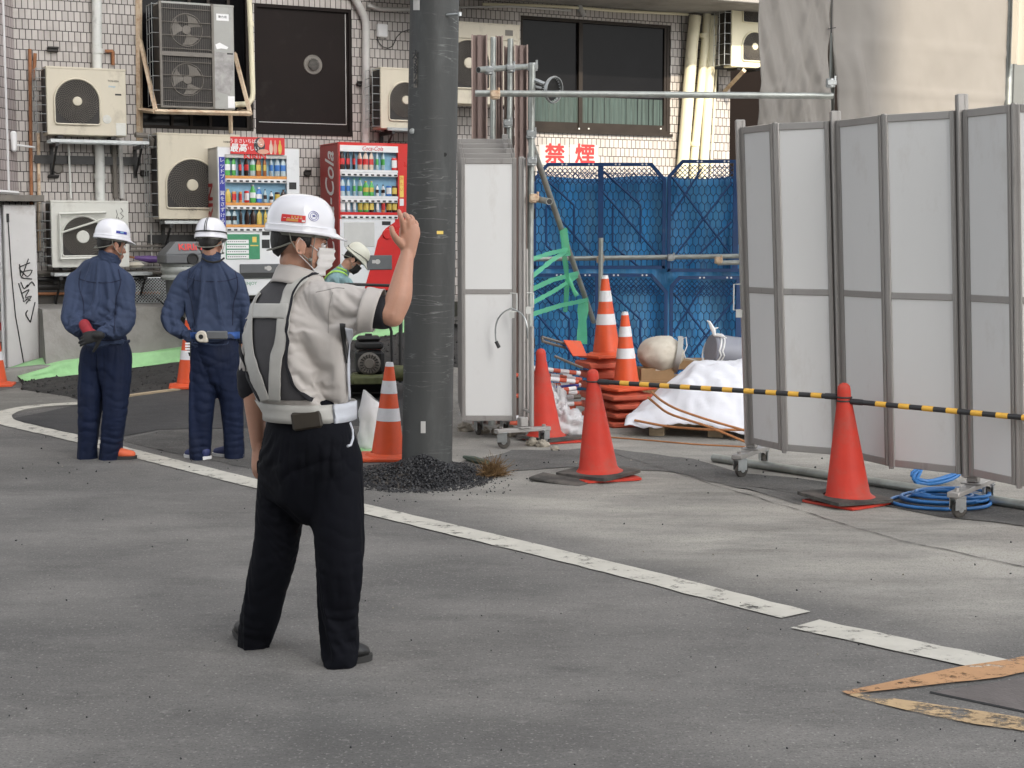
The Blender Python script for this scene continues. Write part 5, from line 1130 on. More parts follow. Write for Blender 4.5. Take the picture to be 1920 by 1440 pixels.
# work light
q = P(1036, 168, 11.9)
t = thing('work_light', 'round ribbed work light on an arm beside the upright pipes', 'lamp', q, R(35), None, (R(8), 0, R(50)))
b = MB(); b.lathe([(.10, .0), (.104, .012), (.10, .024), (.094, .024), (.094, 0), (.10, 0)], 36, 0, Matrix.Rotation(PI / 2, 4, 'X')); b.lathe([(.098, -.006), (.098, -.002)], 36, 0, Matrix.Rotation(PI / 2, 4, 'X'))
for k in range(24): a = 2 * PI * k / 24; b.tube([(.095 * math.cos(a), -.01, .095 * math.sin(a)), (.06 * math.cos(a), .05, .06 * math.sin(a)), (.03 * math.cos(a), .07, .03 * math.sin(a))], .003, 4)
b.build('ring', MT['galv'], t); b = MB(); b.lathe([(0, -.075), (.045, -.072), (.05, -.03), (.085, -.005), (0, -.004)], 24, 0, Matrix.Rotation(PI / 2, 4, 'X')); b.build('heat_sink', MT['dark_steel'], t)
bpy.context.view_layer.update(); iv = t.matrix_world.inverted()
b = MB(); b.tube([iv @ P(1003, 150, 12.0), iv @ P(1022, 158, 11.95), iv @ P(1036, 162, 11.92)], .016, 8); b.tube([iv @ P(1003, 162, 12.0), iv @ P(1030, 168, 11.93)], .010, 6); b.build('arm', MT['galv'], t)
# green tape
TP = MT['tape_green']; nT = 0
for pts, w_ in (([(994, 487, 12.0), (1035, 474, 12.6), (1066, 467, 13.2)], .05), ([(993, 522, 12.0), (1035, 488, 12.6), (1063, 470, 13.2)], .05), ([(992, 545, 12.0), (1035, 525, 12.8), (1085, 512, 13.8)], .055), ([(994, 570, 12.0), (1040, 545, 12.8), (1083, 517, 13.8)], .05), ([(996, 590, 12.0), (1050, 573, 13.0), (1103, 562, 14.2)], .055),
                 ([(1056, 428, 13.2), (1060, 455, 13.2), (1062, 480, 13.2)], .10), ([(1058, 480, 13.2), (1064, 520, 13.3), (1060, 585, 13.4)], .06), ([(1094, 565, 14.2), (1092, 600, 14.2), (1091, 645, 14.2)], .13), ([(1066, 520, 13.4), (1075, 545, 13.4), (1082, 555, 13.4)], .05)):
    p = smooth_line([P(*x) for x in pts], 1, .08); rows = []
    for i, v in enumerate(p):
        tt = (p[min(i + 1, len(p) - 1)] - p[max(i - 1, 0)]).normalized(); n_ = tt.cross(Vector((0, 1, 0))).normalized(); ww = w_ * (.7 + .25 * fbm(i * .7, nT, 2, 1, 2))
        rows.append([v + n_ * ww * (k / 4 - .5) + Vector((0, .012 * fbm(i * .5, k, nT), 0)) for k in range(5)])
    b = MB(); b.sheet(rows); o = b.build('green_tape', TP, sharp=0); nT += 1
    tag(o, ['uppermost strip of green tape stretched to the brace', 'second strip of green tape slanting up to the brace', 'middle strip of green tape stretched to the brace', 'thin slanting green tape below the middle strip', 'lowest strip of green tape stretched to the brace', 'knot of green tape wrapped around the brace top', 'green tape hanging down across the stretched strips', 'wide green tape end hanging in front of the blue fence', 'short loose green tape end at the middle strip'][nT - 1], 'tape', 'green tape strips on the brace')

# ================================================================ blue fence
def fpanel(px0, px1, ztop, zbot, Y, label, cutL=.16, cutR=.16, seed=0, flip=False):
    a = P(px0, 500, Y).x; c = P(px1, 500, Y).x; W_ = c - a; H_ = ztop - zbot
    t = thing('fence_panel', label, 'fence panel', (a, Y, zbot), 0, 'blue plastic fence panels')
    oc = [(0, 0), (W_, 0), (W_, H_ - cutR), (W_ - cutR * .9, H_), (cutL * .9, H_), (0, H_ - cutL)]
    b = MB()
    for i in range(6):
        p, q_ = oc[i], oc[(i + 1) % 6]
        if math.dist(p, q_) < .02: continue
        d = Vector((q_[0] - p[0], 0, q_[1] - p[1])).normalized(); n_ = Vector((-d.z, 0, d.x))
        P0, P1 = Vector((p[0], 0, p[1])), Vector((q_[0], 0, q_[1]))
        w_ = .034; vs4 = [P0, P1, P1 + n_ * w_ - d * w_ * .3, P0 + n_ * w_ + d * w_ * .3]
        b.add([v + Vector((0, -.035, 0)) for v in vs4] + [v + Vector((0, .015, 0)) for v in vs4], [(0, 1, 2, 3), (7, 6, 5, 4), (0, 4, 5, 1), (1, 5, 6, 2), (2, 6, 7, 3), (3, 7, 4, 0)])
    b.box(W_ * .49, W_ * .53, -.032, .01, .03, H_ - .03)
    b.build('frame', MT['blue_fence'], t)
    inside = lambda x, z: .02 < x < W_ - .02 and .02 < z < H_ - .02 and (x > cutL * .9 - (H_ - z - .02) or x > cutL) and (x < W_ - cutR * .9 + (H_ - z - .02) or x < W_ - cutR)
    b = MB(); dxx, dzz = .058, .100; hx = dxx / 2
    def st(x0, z0, x1, z1, w_=.0042):
        if inside(x0, z0) and inside(x1, z1): b.tube([(x0, -.012, z0), (x1, -.012, z1)], w_, 4, 0, False, False, None, False)
    zb = H_ - .18
    j = 0; z = .03
    while z < zb:
        off = hx if j % 2 else 0; x = off
        while x < W_:
            st(x, z, x, z + dzz * .55); st(x, z + dzz * .55, x + hx, z + dzz * .85); st(x, z + dzz * .55, x - hx, z + dzz * .85); x += dxx
        z += dzz * .85; j += 1
    x = -.3
    while x < W_ + .3:
        for s_ in (1, -1):
            z = zb - .02
            while z < H_: st(x + s_ * (z - zb), z, x + s_ * (z - zb + .03), z + .03); z += .03
        x += .05
    b.build('lattice', MT['blue_fence'], t)
    b = MB()
    def rib(x0, z0, x1, z1): b.tube([(x0, -.026, z0), (x1, -.026, z1)], .0105, 4, 0, False, False, None, False)
    h2 = W_ / 2
    for o_ in (0, h2):
        if not flip:
            rib(o_ + .04, H_ * .92, o_ + h2 * .62, H_ * .60); rib(o_ + h2 * .62, H_ * .60, o_ + h2 * .62, H_ * .25); rib(o_ + .02, H_ * .74, o_ + h2 * .96, H_ * .08); rib(o_ + h2 * .2, H_ * .6, o_ + h2 * .2, H_ * .22); rib(o_ + h2 * .2, H_ * .22, o_ + h2 * .6, H_ * .02)
        else:
            rib(o_ + .04, H_ * .1, o_ + h2 * .96, H_ * .8); rib(o_ + .04, H_ * .85, o_ + h2 * .96, H_ * .15); rib(o_ + h2 * .3, H_ * .05, o_ + h2 * .96, H_ * .45); rib(o_ + .04, H_ * .5, o_ + h2 * .5, H_ * .92)
    b.build('rib', MT['blue_fence'], t)
    b = MB()
    for f in (.22, .25, .42, .45, .62, .65, .82, .85): b.tube([(W_ * f, -.0375, H_ - .017), (W_ * f, -.0355, H_ - .017)], .010, 8)
    b.build('rivet', MT['white'], t)
    return t
FY = 15.7
fpanel(999, 1247, 2.34, 1.27, FY, 'upper left blue fence panel below the red character signs'); fpanel(1250, 1500, 2.37, 1.24, FY, 'upper right blue fence panel below the cream drainpipes', .16, .1, 0, True)
fpanel(985, 1252, 1.225, .06, FY - .03, 'lower left blue fence panel behind the cone stacks', .1, .18); fpanel(1256, 1510, 1.20, .05, FY - .03, 'lower right blue fence panel behind the grey roll', .1, .12, 0, True)
b = MB(); rows = []; a, c = P(950, 500, FY + .10), P(1520, 500, FY + .10)
for j in range(24):
    rows.append([(lerp(a.x, c.x, i / 70), FY + .10 + .03 * fbm(i * .10, j * .04, 2, 2.0, 4), lerp(.02, 2.20 + .015 * math.sin(i * .25), j / 23)) for i in range(71)])
b.sheet(rows, .002); o = b.build('blue_tarpaulin', MT['blue_sheet'], sharp=0); tag(o, 'wrinkled blue sheet hung behind the blue fence panels', 'tarpaulin')

# ================================================================ grey cover sheet on the scaffold
TA, TB_ = P(1424, 100, 11.88), P(1886, 100, 12.98); tx0, ty0, tx1, ty1 = TA.x, TA.y, TB_.x, TB_.y
TM = mat('cover_grey', (.215, .203, .188), .8, 0, .06, 1.2, .0008, 220, ((.17, .16, .15), .2, 1.5), spec=.2)
ex = P(1556, 100, 12.18).x; tn = Vector((-(ty1 - ty0), tx1 - tx0, 0)).normalized()
t = thing('cover_sheet', 'large grey cover sheet laced to the scaffold above the zigzag gate', 'sheet', (tx0, ty0, 2.2))
def tp(s_, z, off=0): return Vector((lerp(tx0, tx1, s_) - tx0, lerp(ty0, ty1, s_) - ty0, z - 2.2)) - tn * off
s1 = (ex - tx0) / (tx1 - tx0)
def stitched(z, z0, w_=.018): return .010 * math.exp(-((z - z0) / w_) ** 2)
def panel_sheet(sa, sb, z0f, name, foldfn):
    b = MB(); rows = []; n = 90; m = 110
    for j in range(m):
        r_ = []
        for i in range(n):
            f = i / (n - 1); s_ = lerp(sa, sb, f); z = lerp(z0f(f), 7.2, (j / (m - 1)) ** 1.6); off, ds_ = foldfn(f, z)
            r_.append(tp(s_ + ds_, z, off))
        rows.append(r_)
    b.sheet(rows, -.002); return b.build(name, TM, t, sharp=0)
def foldL(f, z):
    w_ = fbm(f * 2.2 + z * .9, z * .5, 3, 1.0, 4) * .06 + .035 * max(0, fbm(f * 5 - z * 2.2, z * .6, 7, 1.2, 3)) + stitched(z, 2.72) + .012 * math.sin((f * 3.2 + z * 1.9) * 4) * sstep(3.25, 2.6, z)
    return w_, 0
def foldR(f, z):
    e = sstep(3.22, 2.75, z) * (1 - sstep(.0, .34, f)); w_ = .032 * fbm(f * 3, z * 1.1, 5, 1.0, 4) + stitched(z, 3.14 - .02 * f) + stitched(z, 2.74 - .0 * f) + .08 * e * math.sin(f * 15 + 1.2 * (3.2 - z)) + .10 * e * math.exp(-((f - .10 - .11 * (3.2 - z)) / .045) ** 2)
    return w_, .012 * sstep(3.2, 2.7, z) * (1 - sstep(0, .15, f))
panel_sheet(0, s1 - .008, lambda f: 2.13 + .03 * math.sin(f * 3), 'sheet_panel', foldL); panel_sheet(s1 + .004, 1.0, lambda f: 2.15 - .02 * f, 'sheet_panel', foldR)
b = MB()
for z in (2.2, 2.55, 3.2, 3.65, 4.1): q = tp(s1 - .002, z, .02); b.tube([q + Vector((-.03, -.012, 0)), q + Vector((.03, -.012, .01))], .004, 5)
b.tube([tp(s1 - .002, 3.17, .02), tp(s1 - .002, 3.7, .02)], .004, 5); b.build('lacing', MT['ink'], t)
b = MB(); rows = []
for j in range(30):
    z = lerp(3.02, 7.0, j / 29); rows.append([tp(1.004 + .012 * k, z, .05 + .025 * math.sin(k * 1.4) + .008 * fbm(k, z * 2, 3)) for k in range(6)])
b.sheet(rows, -.002); b.build('edge_flap', mat('flap_cream', (.34, .31, .26), .7, 0, .05, 3), t)
for px, Y in ((1557, 12.36), (1889, 13.15)):
    a = P(px, 100, Y); pipe(Vector((a.x, a.y, 0)), Vector((a.x + .04, a.y, 7.2)), 'upright pipe behind the lacing of the grey cover sheet' if px < 1600 else 'upright pipe at the right edge of the grey cover sheet', PR * (1 if px < 1600 else 1.25))
# dark post and white board at the right edge
q = P(1905, 100, 13.6)
t = thing('building_corner', 'dark grey curved post with a pale board behind it at the right edge', 'building', (q.x, 13.6, 0))
b = MB(); rows = []
b.box(-.03, .10, 0, .2, 0, 6, 0, None, .02); b.build('post', mat('post_grey', (.13, .14, .14), .6, 0, .1, 4), t); b = MB(); b.box(-.02, 2.5, .22, .3, 0, 6); b.build('board', mat('board_pale', (.45, .46, .50), .5, 0, .05, 2), t)
# ================================================================ things stored in the yard
rr = random.Random(21)
def striped_bar(a, c, label, r_=.019, seg=.15, off=0, m1='cone_faded', m2='reflect_white'):
    t = thing('striped_bar', label, 'barrier bar', a, 0, 'orange and white bars piled in the yard'); v = c - a; L_ = v.length; d = v.normalized()
    b = MB(); b.tube([Vector((0, 0, 0)), v], r_, 10); b.build('tube', MT[m1], t); x = off
    while x < L_ - .03: b = MB(); b.tube([d * x, d * min(L_ - .005, x + seg * .55)], r_ + .001, 10); x += seg; b.build('white_band', MT[m2], t)
    return t
wh = ['top of the pile', 'just under the topmost bar', 'third from the top of the pile', 'in the upper half of the pile, jutting left', 'in the upper half of the pile, furthest back', 'in the middle of the pile with a scuffed end', 'in the middle of the pile, tilted down left', 'in the middle of the pile under the tilted bar', 'in the lower half of the pile, end nearest the cones', 'in the lower half of the pile, set back', 'third from the bottom of the pile', 'next to the bottom of the pile', 'at the bottom of the pile']
for k, (y0, y1, x1, Y) in enumerate([(683, 700, 1088, 12.9), (692, 712, 1090, 13.0), (700, 716, 1084, 12.8), (706, 704, 1072, 13.1), (719, 722, 1089, 13.15), (731, 736, 1084, 12.9), (742, 728, 1080, 12.75), (748, 744, 1088, 13.0), (756, 757, 1090, 12.9), (764, 762, 1078, 13.05), (772, 768, 1076, 12.9), (782, 776, 1068, 12.8), (792, 786, 1062, 12.7)]):
    m1 = 'cone_faded' if k % 4 != 3 else 'grille_grey'
    striped_bar(P(955, y0 + 2, Y), P(x1, y1, Y + .25), 'orange and white striped bar ' + wh[k] if k % 4 != 3 else 'grey and white weathered bar ' + wh[k], off=rr.uniform(.0, .12), m1=m1)
t = thing('folding_sign', 'folded road sign frame with orange plate lying on the pile of bars', 'sign', P(1060, 660, 12.9), 0)
pt = Vector(t.location)
b = MB()
for a, c in (((1016, 632, 12.8), (1062, 645, 13.0)), ((1018, 640, 12.8), (1060, 652, 13.0)), ((1040, 668, 12.8), (1092, 690, 13.0)), ((1016, 632, 12.8), (1018, 642, 12.8))): b.tube([P(*a) - pt, P(*c) - pt], .012, 4, 0, True, False, None, False)
b.build('frame', MT['grille_grey'], t)
b = MB(); v = [P(1056, 638, 12.95) - pt, P(1088, 640, 13.15) - pt, P(1100, 668, 13.1) - pt, P(1074, 668, 12.9) - pt]; b.sheet([[v[0], v[1]], [v[3], v[2]]], .006); b.build('plate', MT['cone_orange'], t)
b = MB()
b.tube([P(960, 735, 12.95), P(1085, 722, 13.1)], .014, 8); o = b.build('blue_pole', MT['label_blue']); tag(o, 'thin dark blue pole among the piled striped bars', 'pole')

def blob(name, c, sx, sy, sz, m_, label, cat, amp=.12, seed=0, flat=.25, parent=None, top=None, fs=2.5):
    b = MB(); n, m = 40, 26; rows = []
    for j in range(m + 1):
        ph = PI * j / m - PI / 2; r_ = []
        for i in range(n):
            th_ = 2 * PI * i / n; d = Vector((math.cos(ph) * math.cos(th_), math.cos(ph) * math.sin(th_), math.sin(ph))); k = 1 + amp * fbm(d.x + seed, d.y, d.z, fs, 4) + amp * .6 * abs(fbm(d.x * 2 + seed, d.y * 2, d.z * 2, fs, 3))
            p = Vector((d.x * sx, d.y * sy, d.z * sz)) * k; p.z = max(p.z, -sz * (1 - flat)); r_.append(p)
        r_.append(r_[0].copy()); rows.append(r_)
    b.sheet(rows); o = b.build(name, m_, parent, c, sharp=0)
    if label: tag(o, label, cat)
    return o
q = G(1225, 768)
# cardboard boxes and pallet load
def carton(px, py, Y, w_, d_, h_, label, rz=.1, nm='cardboard_box'):
    p = P(px, py, Y); b = MB(); b.box(-w_ / 2, w_ / 2, -d_ / 2, d_ / 2, 0, h_, 0, None, .004); b.box(-.02, .02, -d_ / 2 - .001, d_ / 2, h_ - .02, h_ + .001, 1); o = b.build(nm, [MT['cardboard'], MT['sack_cream']], None, p); o.rotation_euler = (0, 0, rz); return tag(o, label, 'box', 'cardboard boxes in the yard')
carton(1228, 722, 13.7, .30, .25, .16, 'cardboard box under the round cream sack'); carton(1296, 690, 13.9, .34, .3, .08, 'flat cardboard box under the end of the grey roll', .2)
b = MB(); b.box(-.45, .8, -.35, .35, 0, .28); o = b.build('stacked_goods', MT['cardboard'], None, P(1225, 765, 13.9)); tag(o, 'low stack of brown goods below the cardboard box behind the white sheet', 'goods')
sk = blob('cream_sack', P(1239, 664, 13.7), .205, .20, .165, MT['sack_cream'], 'round cream sack with a grey band resting on a cardboard box', 'sack', .06, 3, .15)
b = MB(); b.tube([Vector((.14 * 1 + .03 * math.cos(a), -.13 * math.cos(a * .5) if 0 else -.20 * math.sin(a), .165 * math.cos(a) * .98)) for a in [PI * i / 16 for i in range(1, 16)]], .028, 6, 0, True, False, None, True, .2); b.build('band', mat('band_grey', (.40, .40, .38), .7), sk)
b = MB(); b.tube([(.16, -.1, .13), (.21, -.12, .16), (.22, -.12, .08), (.19, -.14, .02), (.21, -.12, -.03)], .005, 5); b.build('tie', MT['white'], sk)
# grey roll
a, c = P(1332, 655, 13.5), P(1460, 672, 13.7)
t = thing('grey_roll', 'thick rolled grey sheet tied with white string', 'roll', a, 0); v = c - a
b = MB(); b.tube([Vector((0, 0, 0)), v * .02, v * .98, v], [.128, .14, .14, .13], 28); b.build('roll', MT['roll_grey'], t)
b = MB(); d = v.normalized(); n1 = d.cross(Vector((0, 0, 1))).normalized(); n2 = n1.cross(d)
for x in (.02, .05): b.tube([d * (x + .03 * math.sin(i * PI / 10)) + (n1 * math.cos(i * PI / 12) + n2 * math.sin(i * PI / 12)) * .144 for i in range(24)], .008, 6, 0, False, True)
top = d * .03 - Vector((0, 0, 0)) + Vector((0, -.05, .13)); b.tube([top, top + Vector((-.02, -.03, .06)), top + Vector((-.05, -.03, .12)), top + Vector((-.07, -.02, .13))], [.012, .02, .012, .004], 6); b.tube([top, top + Vector((.05, -.05, .0)), top + Vector((.10, -.07, -.02))], [.012, .014, .004], 6); b.tube([top, top + Vector((.0, -.02, .06)), top + Vector((.03, -.03, .07))], [.012, .012, .004], 6)
b.build('string', MT['white'], t)
# pallet and white sheet
py_, pY = 830, 12.1
p0 = P(1198, 812, 12.3); p0.z = 0
t = thing('pallet', 'wooden pallet under the white sheet', 'pallet', p0, R(-12))
b = MB()
for y in (.0, .38, .76):
    for x in (.08, .55, 1.05, 1.6): b.box(x, x + .12, y, y + .12, .0, .09, 0, None, .004)
    b.box(.0, 1.9, y, y + .12, .091, .11)
for k in range(14): b.box(.0 + k * .14, .10 + k * .14, -.03, .92, .111, .13, 0, None, .002)
b.build('board', MT['wood'], t)
b = MB(); b.box(-.02, 2.0, -.03, -.02, .135, .14); b.build('underside_shade', MT['gap_shade'], t)  # near-black strip stands in for the shade between sheet and pallet
b = MB(); rows = []; n, m = 90, 60
def hgt(u, v):
    prof = interp(u, [0, .05, .10, .19, .26, .34, .50, .60, 1.0], [.0, .08, .15, .30, .41, .43, .41, .40, .38])
    f = interp(v, [0, .06, .22, .42, 1.0], [0, .16, .68, 1, .98])
    return prof * f
for j in range(m + 1):
    r_ = []
    for i in range(n + 1):
        u, v = i / n, j / m; x = u * 1.9 - .10; y = v * 1.05 - .12 + .05 * math.sin(u * 9) * (1 - v)
        z = .125 + hgt(u, v) + .035 * fbm(u * 5, v * 4, 3, 1.1, 4) + .045 * abs(fbm(u * 8 + v * 3, v * 5, 8, 1.0, 3)); z += -.10 * (1 - sstep(0, .05, v)) * (.5 + .5 * math.sin(u * 16)) * .5
        r_.append((x, y - .02, max(z, .02)))
    rows.append(r_)
b.sheet(rows, .003); ws = b.build('white_sheet', MT['sheet_white'], None, p0, sharp=0); ws.rotation_euler = (0, 0, R(-12)); tag(ws, 'crumpled white sheet covering a heap on the wooden pallet', 'sheet')
for pts, l in (([(1222, 735, 12.3), (1235, 748, 12.1), (1262, 765, 11.95), (1320, 785, 11.85), (1400, 808, 11.7)], 'upper rusty cord draped over the white sheet'), ([(1215, 745, 12.3), (1250, 775, 12.0), (1330, 800, 11.8), (1420, 838, 11.6)], 'lower rusty cord draped over the white sheet'), ([(1190, 788, 12.2), (1250, 800, 12.05), (1330, 806, 11.9), (1420, 806, 11.8)], 'rusty cord along the edge of the pallet')):
    pts = smooth_line([P(*p) for p in pts], 2, .06); b = MB(); b.tube(pts, .010, 7); o = b.build('cord', MT['rope_orange']); tag(o, l, 'cord', 'rusty cords over the white sheet')
pts = smooth_line([G(*p, .006) for p in [(1145, 820), (1200, 824), (1300, 833), (1400, 838), (1440, 842)]], 2, .08); b = MB(); b.tube(pts, .006, 6); o = b.build('cord', MT['rope_orange']); tag(o, 'thin cord lying on the ground in front of the pallet', 'cord')
# clear plastic bag
b = blob('plastic_bag', G(1062, 822) + Vector((0, 0, .09)), .15, .12, .13, MT['clear_bag'], 'crumpled clear plastic bag beside the piled bars', 'bag', .45, 9, .2, fs=3.5)
b2 = blob('plastic_bag', G(1044, 800) + Vector((0, 0, .14)), .08, .09, .17, MT['clear_bag'], 'upright end of clear plastic film against the red cone behind the folded gate', 'bag', .45, 4, .2, fs=3.5)
# rubble below the folded gate
for k, (px, py, s_) in enumerate(((985, 812, .055), (962, 818, .07), (1018, 838, .045), (935, 815, .05), (872, 808, .06), (905, 812, .05), (1040, 845, .03), (998, 836, .05))):
    o = blob('rubble_stone', G(px, py) + Vector((0, 0, s_ * .4)), s_, s_ * .8, s_ * .7, MT['stone'], ['broken stone under the panels of the folded gate', 'largest broken stone under the folded gate', 'small stone behind the castor of the folded gate', 'broken stone left of the rear castor', 'stone right behind the utility pole', 'stone between the pole and the folded gate', 'smallest stone beside the gate castor', 'stone between the two gate castors'][k], 'stone', .4, k * 3, .3, fs=1.4); o['group'] = 'broken stones under the folded gate'
# steel pipe and hoses by the zigzag gate
pa, pc = G(1338, 866), G(1990, 968)
pipe(pa + Vector((0, 0, .03)), pc + Vector((0, 0, .03)), 'long steel pipe lying on the ground along the zigzag gate', .03, 'ground_pipe')
hq = G(1762, 945)
b = MB(); pts = []
for i in range(220):
    a = i * .19; rd = .27 + .055 * math.sin(a * .37) + .02 * math.sin(a * 1.7) - .0005 * i; pts.append(hq + Vector((rd * 1.0 * math.cos(a) + .01 * i / 40, rd * .85 * math.sin(a), .012 + .012 * (i * .19 / 6.28) * .75)))
b.tube(pts, .0105, 8); o = b.build('blue_hose', MT['hose_blue']); tag(o, 'coiled blue hose on the ground right of the red cone', 'hose')
b = MB(); h2 = G(1768, 912); pts = []
for i in range(160):
    a = i * .25; pts.append(h2 + Vector((.17 * math.cos(a) + .02 * math.sin(i * .7), .10 + .08 * math.sin(a * 1.03), .09 + .07 * math.sin(a + .6) + .012 * math.sin(i * .3))))
b.tube(pts, .011, 7); o = b.build('blue_hose', MT['hose_blue']); tag(o, 'tangled bundle of blue hose behind the zigzag gate', 'hose')
# sand bag beside the pole cone
q = G(700, 842); b = MB(); rows = []
for j in range(30):
    f = j / 29; z = f * .40; rx = interp(f, [0, .06, .25, .5, .8, 1], [.10, .115, .108, .095, .085, .06]); r_ = []
    for i in range(33):
        a = 2 * PI * i / 32; k = 1 + .12 * fbm(math.cos(a) * 1.5, math.sin(a) * 1.5, f * 2.5, 1.5, 4) + .05 * math.sin(a * 5 + f * 5)
        r_.append((math.cos(a) * rx * k - .02 * f + .03 * max(0, f - .7), math.sin(a) * rx * .8 * k, z + (.05 * math.cos(a + PI) if j > 24 else 0) * (f - .8) * 5))
    rows.append(r_)
b.sheet(rows); o = b.build('sand_bag', MT['bag_white'], None, q, sharp=0); tag(o, 'white woven sand bag standing beside the cone at the utility pole', 'bag')
b = MB(); rows = []; q = G(686, 850)
for j in range(9): rows.append([q + Vector((lerp(-.12, .16, i / 12), lerp(-.12, .25, j / 8), .010 + .012 * fbm(i * .5, j * .5, 3))) for i in range(13)])
b.sheet(rows, .002); o = b.build('curing_sheet', MT['cure_green'], sharp=0); tag(o, 'small piece of green sheet under the white sand bag', 'sheet')
# plate compactor
q = G(692, 741)
t = thing('plate_compactor', 'olive and black plate compactor with engine and tall black handle', 'compactor', q, R(8))
b = MB(); b.box(-.24, .24, -.22, .28, .03, .07, 0, None, .01); b.add([(-.24, -.22, .05), (.24, -.22, .05), (.24, -.32, .13), (-.24, -.32, .13)], [(0, 1, 2, 3), (3, 2, 1, 0)]); b.build('base_plate', MT['dark_steel'], t)
b = MB(); b.box(-.17, .17, -.14, .2, .09, .20, 0, None, .03); b.lathe([(0, -.10), (.06, -.10), (.075, -.05), (.075, .05), (.06, .1), (0, .1)], 18, 0, Matrix.Translation((.26, .0, .20)) @ Matrix.Rotation(PI / 2, 4, 'Y')); b.build('housing', MT['olive'], t)
b = MB(); b.box(-.12, .14, -.10, .16, .20, .42, 0, None, .03); en = b.build('engine', MT['dark_steel'], t)
b = MB(); b.lathe([(0, .03), (.04, .03), (.05, .02), (.085, .02), (.105, 0), (.105, -.03)], 24, 0, Matrix.Translation((.0, -.10, .30)) @ Matrix.Rotation(PI / 2, 4, 'X'))
for k in range(18): a = k * PI / 9; b.box(-.004, .004, -.126, -.12, .055, .088, 1, Matrix.Translation((0, 0, .30)) @ Matrix.Rotation(a, 4, 'Y'))
b.build('recoil_starter', [MT['grille_grey'], MT['dark_steel']], en)
b = MB(); b.box(-.13, .13, -.10, .12, .43, .50, 0, None, .02); b.box(-.11, .11, -.08, .10, .50, .55, 0, None, .03); b.lathe([(0, .02), (.03, .02), (.035, 0)], 14, 0, Matrix.Translation((-.0, 0, .55))); b.build('fuel_tank', MT['black_plastic'], t)
b = MB(); b.tube([(-.19, -.17, .06), (-.19, -.17, .62), (-.15, -.16, .68), (-.02, -.16, .74), (.1, -.16, .73), (.18, -.17, .66), (.20, -.17, .60), (.21, -.17, .06)], .013, 8); b.tube([(-.19, -.17, .06), (.21, -.17, .06)], .013, 8); b.build('guard_frame', MT['black_plastic'], t)
b = MB(); b.tube([(-.20, .15, .1), (-.21, .2, .6), (-.21, .25, 1.02)], .014, 8); b.tube([(.30, .12, .1), (.31, .2, .6), (.32, .25, 1.0)], .018, 8); b.tube([(-.21, .25, 1.02), (.32, .25, 1.0)], .014, 8); b.build('handle', MT['black_plastic'], t)
# manhole cover, bottom right
a = G(1744, 1300); d1 = (G(1920, 1337) - a).normalized(); d2 = (G(1920, 1272) - a).normalized(); L1, L2 = 1.3, .75
rows = [[a + d1 * (L1 * i / 8) + d2 * (L2 * j / 6) + Vector((0, 0, .003)) for j in range(7)] for i in range(9)]
mh = MB(); mh.sheet(rows); o = mh.build('manhole_cover', mat('manhole', (.13, .115, .11), .6, .2, .25, 12, .002, 90), sharp=0); tag(o, 'rectangular dark utility cover set in the road inside the orange lines', 'manhole cover')
b = MB(); b.tube([a + Vector((0, 0, .002)), a + d1 * L1 + Vector((0, 0, .002))], .005, 4); b.build('gap', MT['ink'], o)
# ================================================================ people
def catmull(pts, n=6):
    out = []; L_ = len(pts)
    for i in range(L_ - 1):
        p0, p1, p2, p3 = pts[max(i - 1, 0)], pts[i], pts[i + 1], pts[min(i + 2, L_ - 1)]
        for k in range(n):
            t = k / n; out.append(tuple(.5 * ((2 * b_) + (-a + c) * t + (2 * a - 5 * b_ + 4 * c - d) * t * t + (-a + 3 * b_ - 3 * c + d) * t ** 3) for a, b_, c, d in zip(p0, p1, p2, p3)))
    out.append(tuple(pts[-1])); return out
def limb(bm, pts, side=None, n=6, seg=20, ends=True):
    """pts: (Vector, ra, rb); ra along side"""
    q = catmull([(*p[0], p[1], p[2]) for p in pts], n); P3 = [Vector(x[:3]) for x in q]; vs_ = []; nn = len(q)
    sd = Vector(side) if side is not None else None; prev = None
    rings = []
    for i in range(nn):
        t = (P3[min(i + 1, nn - 1)] - P3[max(i - 1, 0)]).normalized()
        if sd is not None: u = sd - t * t.dot(sd)
        elif prev is None: a = Vector((1, 0, 0)) if abs(t.x) < .9 else Vector((0, 1, 0)); u = a - t * t.dot(a)
        else: u = prev - t * t.dot(prev)
        u.normalize(); prev = u; w_ = t.cross(u); rings.append((P3[i], u, w_, q[i][3], q[i][4], t))
    full = []
    if ends:
        p, u, w_, a, b_, t = rings[0]
        for ph in (80, 55, 30): c, s_ = math.cos(R(ph)), math.sin(R(ph)); full.append((p - t * s_ * min(a, b_), u, w_, a * c, b_ * c))
    full += [r_[:5] for r_ in rings]
    if ends:
        p, u, w_, a, b_, t = rings[-1]
        for ph in (30, 55, 80): c, s_ = math.cos(R(ph)), math.sin(R(ph)); full.append((p + t * s_ * min(a, b_), u, w_, a * c, b_ * c))
    for p, u, w_, a, b_ in full:
        for k in range(seg): th = 2 * PI * k / seg; vs_.append(p + u * (a * math.cos(th)) + w_ * (b_ * math.sin(th)))
    fs = [(i * seg + k, i * seg + (k + 1) % seg, (i + 1) * seg + (k + 1) % seg, (i + 1) * seg + k) for i in range(len(full) - 1) for k in range(seg)]
    fs += [tuple(range(seg))[::-1], tuple((len(full) - 1) * seg + k for k in range(seg))]
    bm.add(vs_, fs, 0, True)
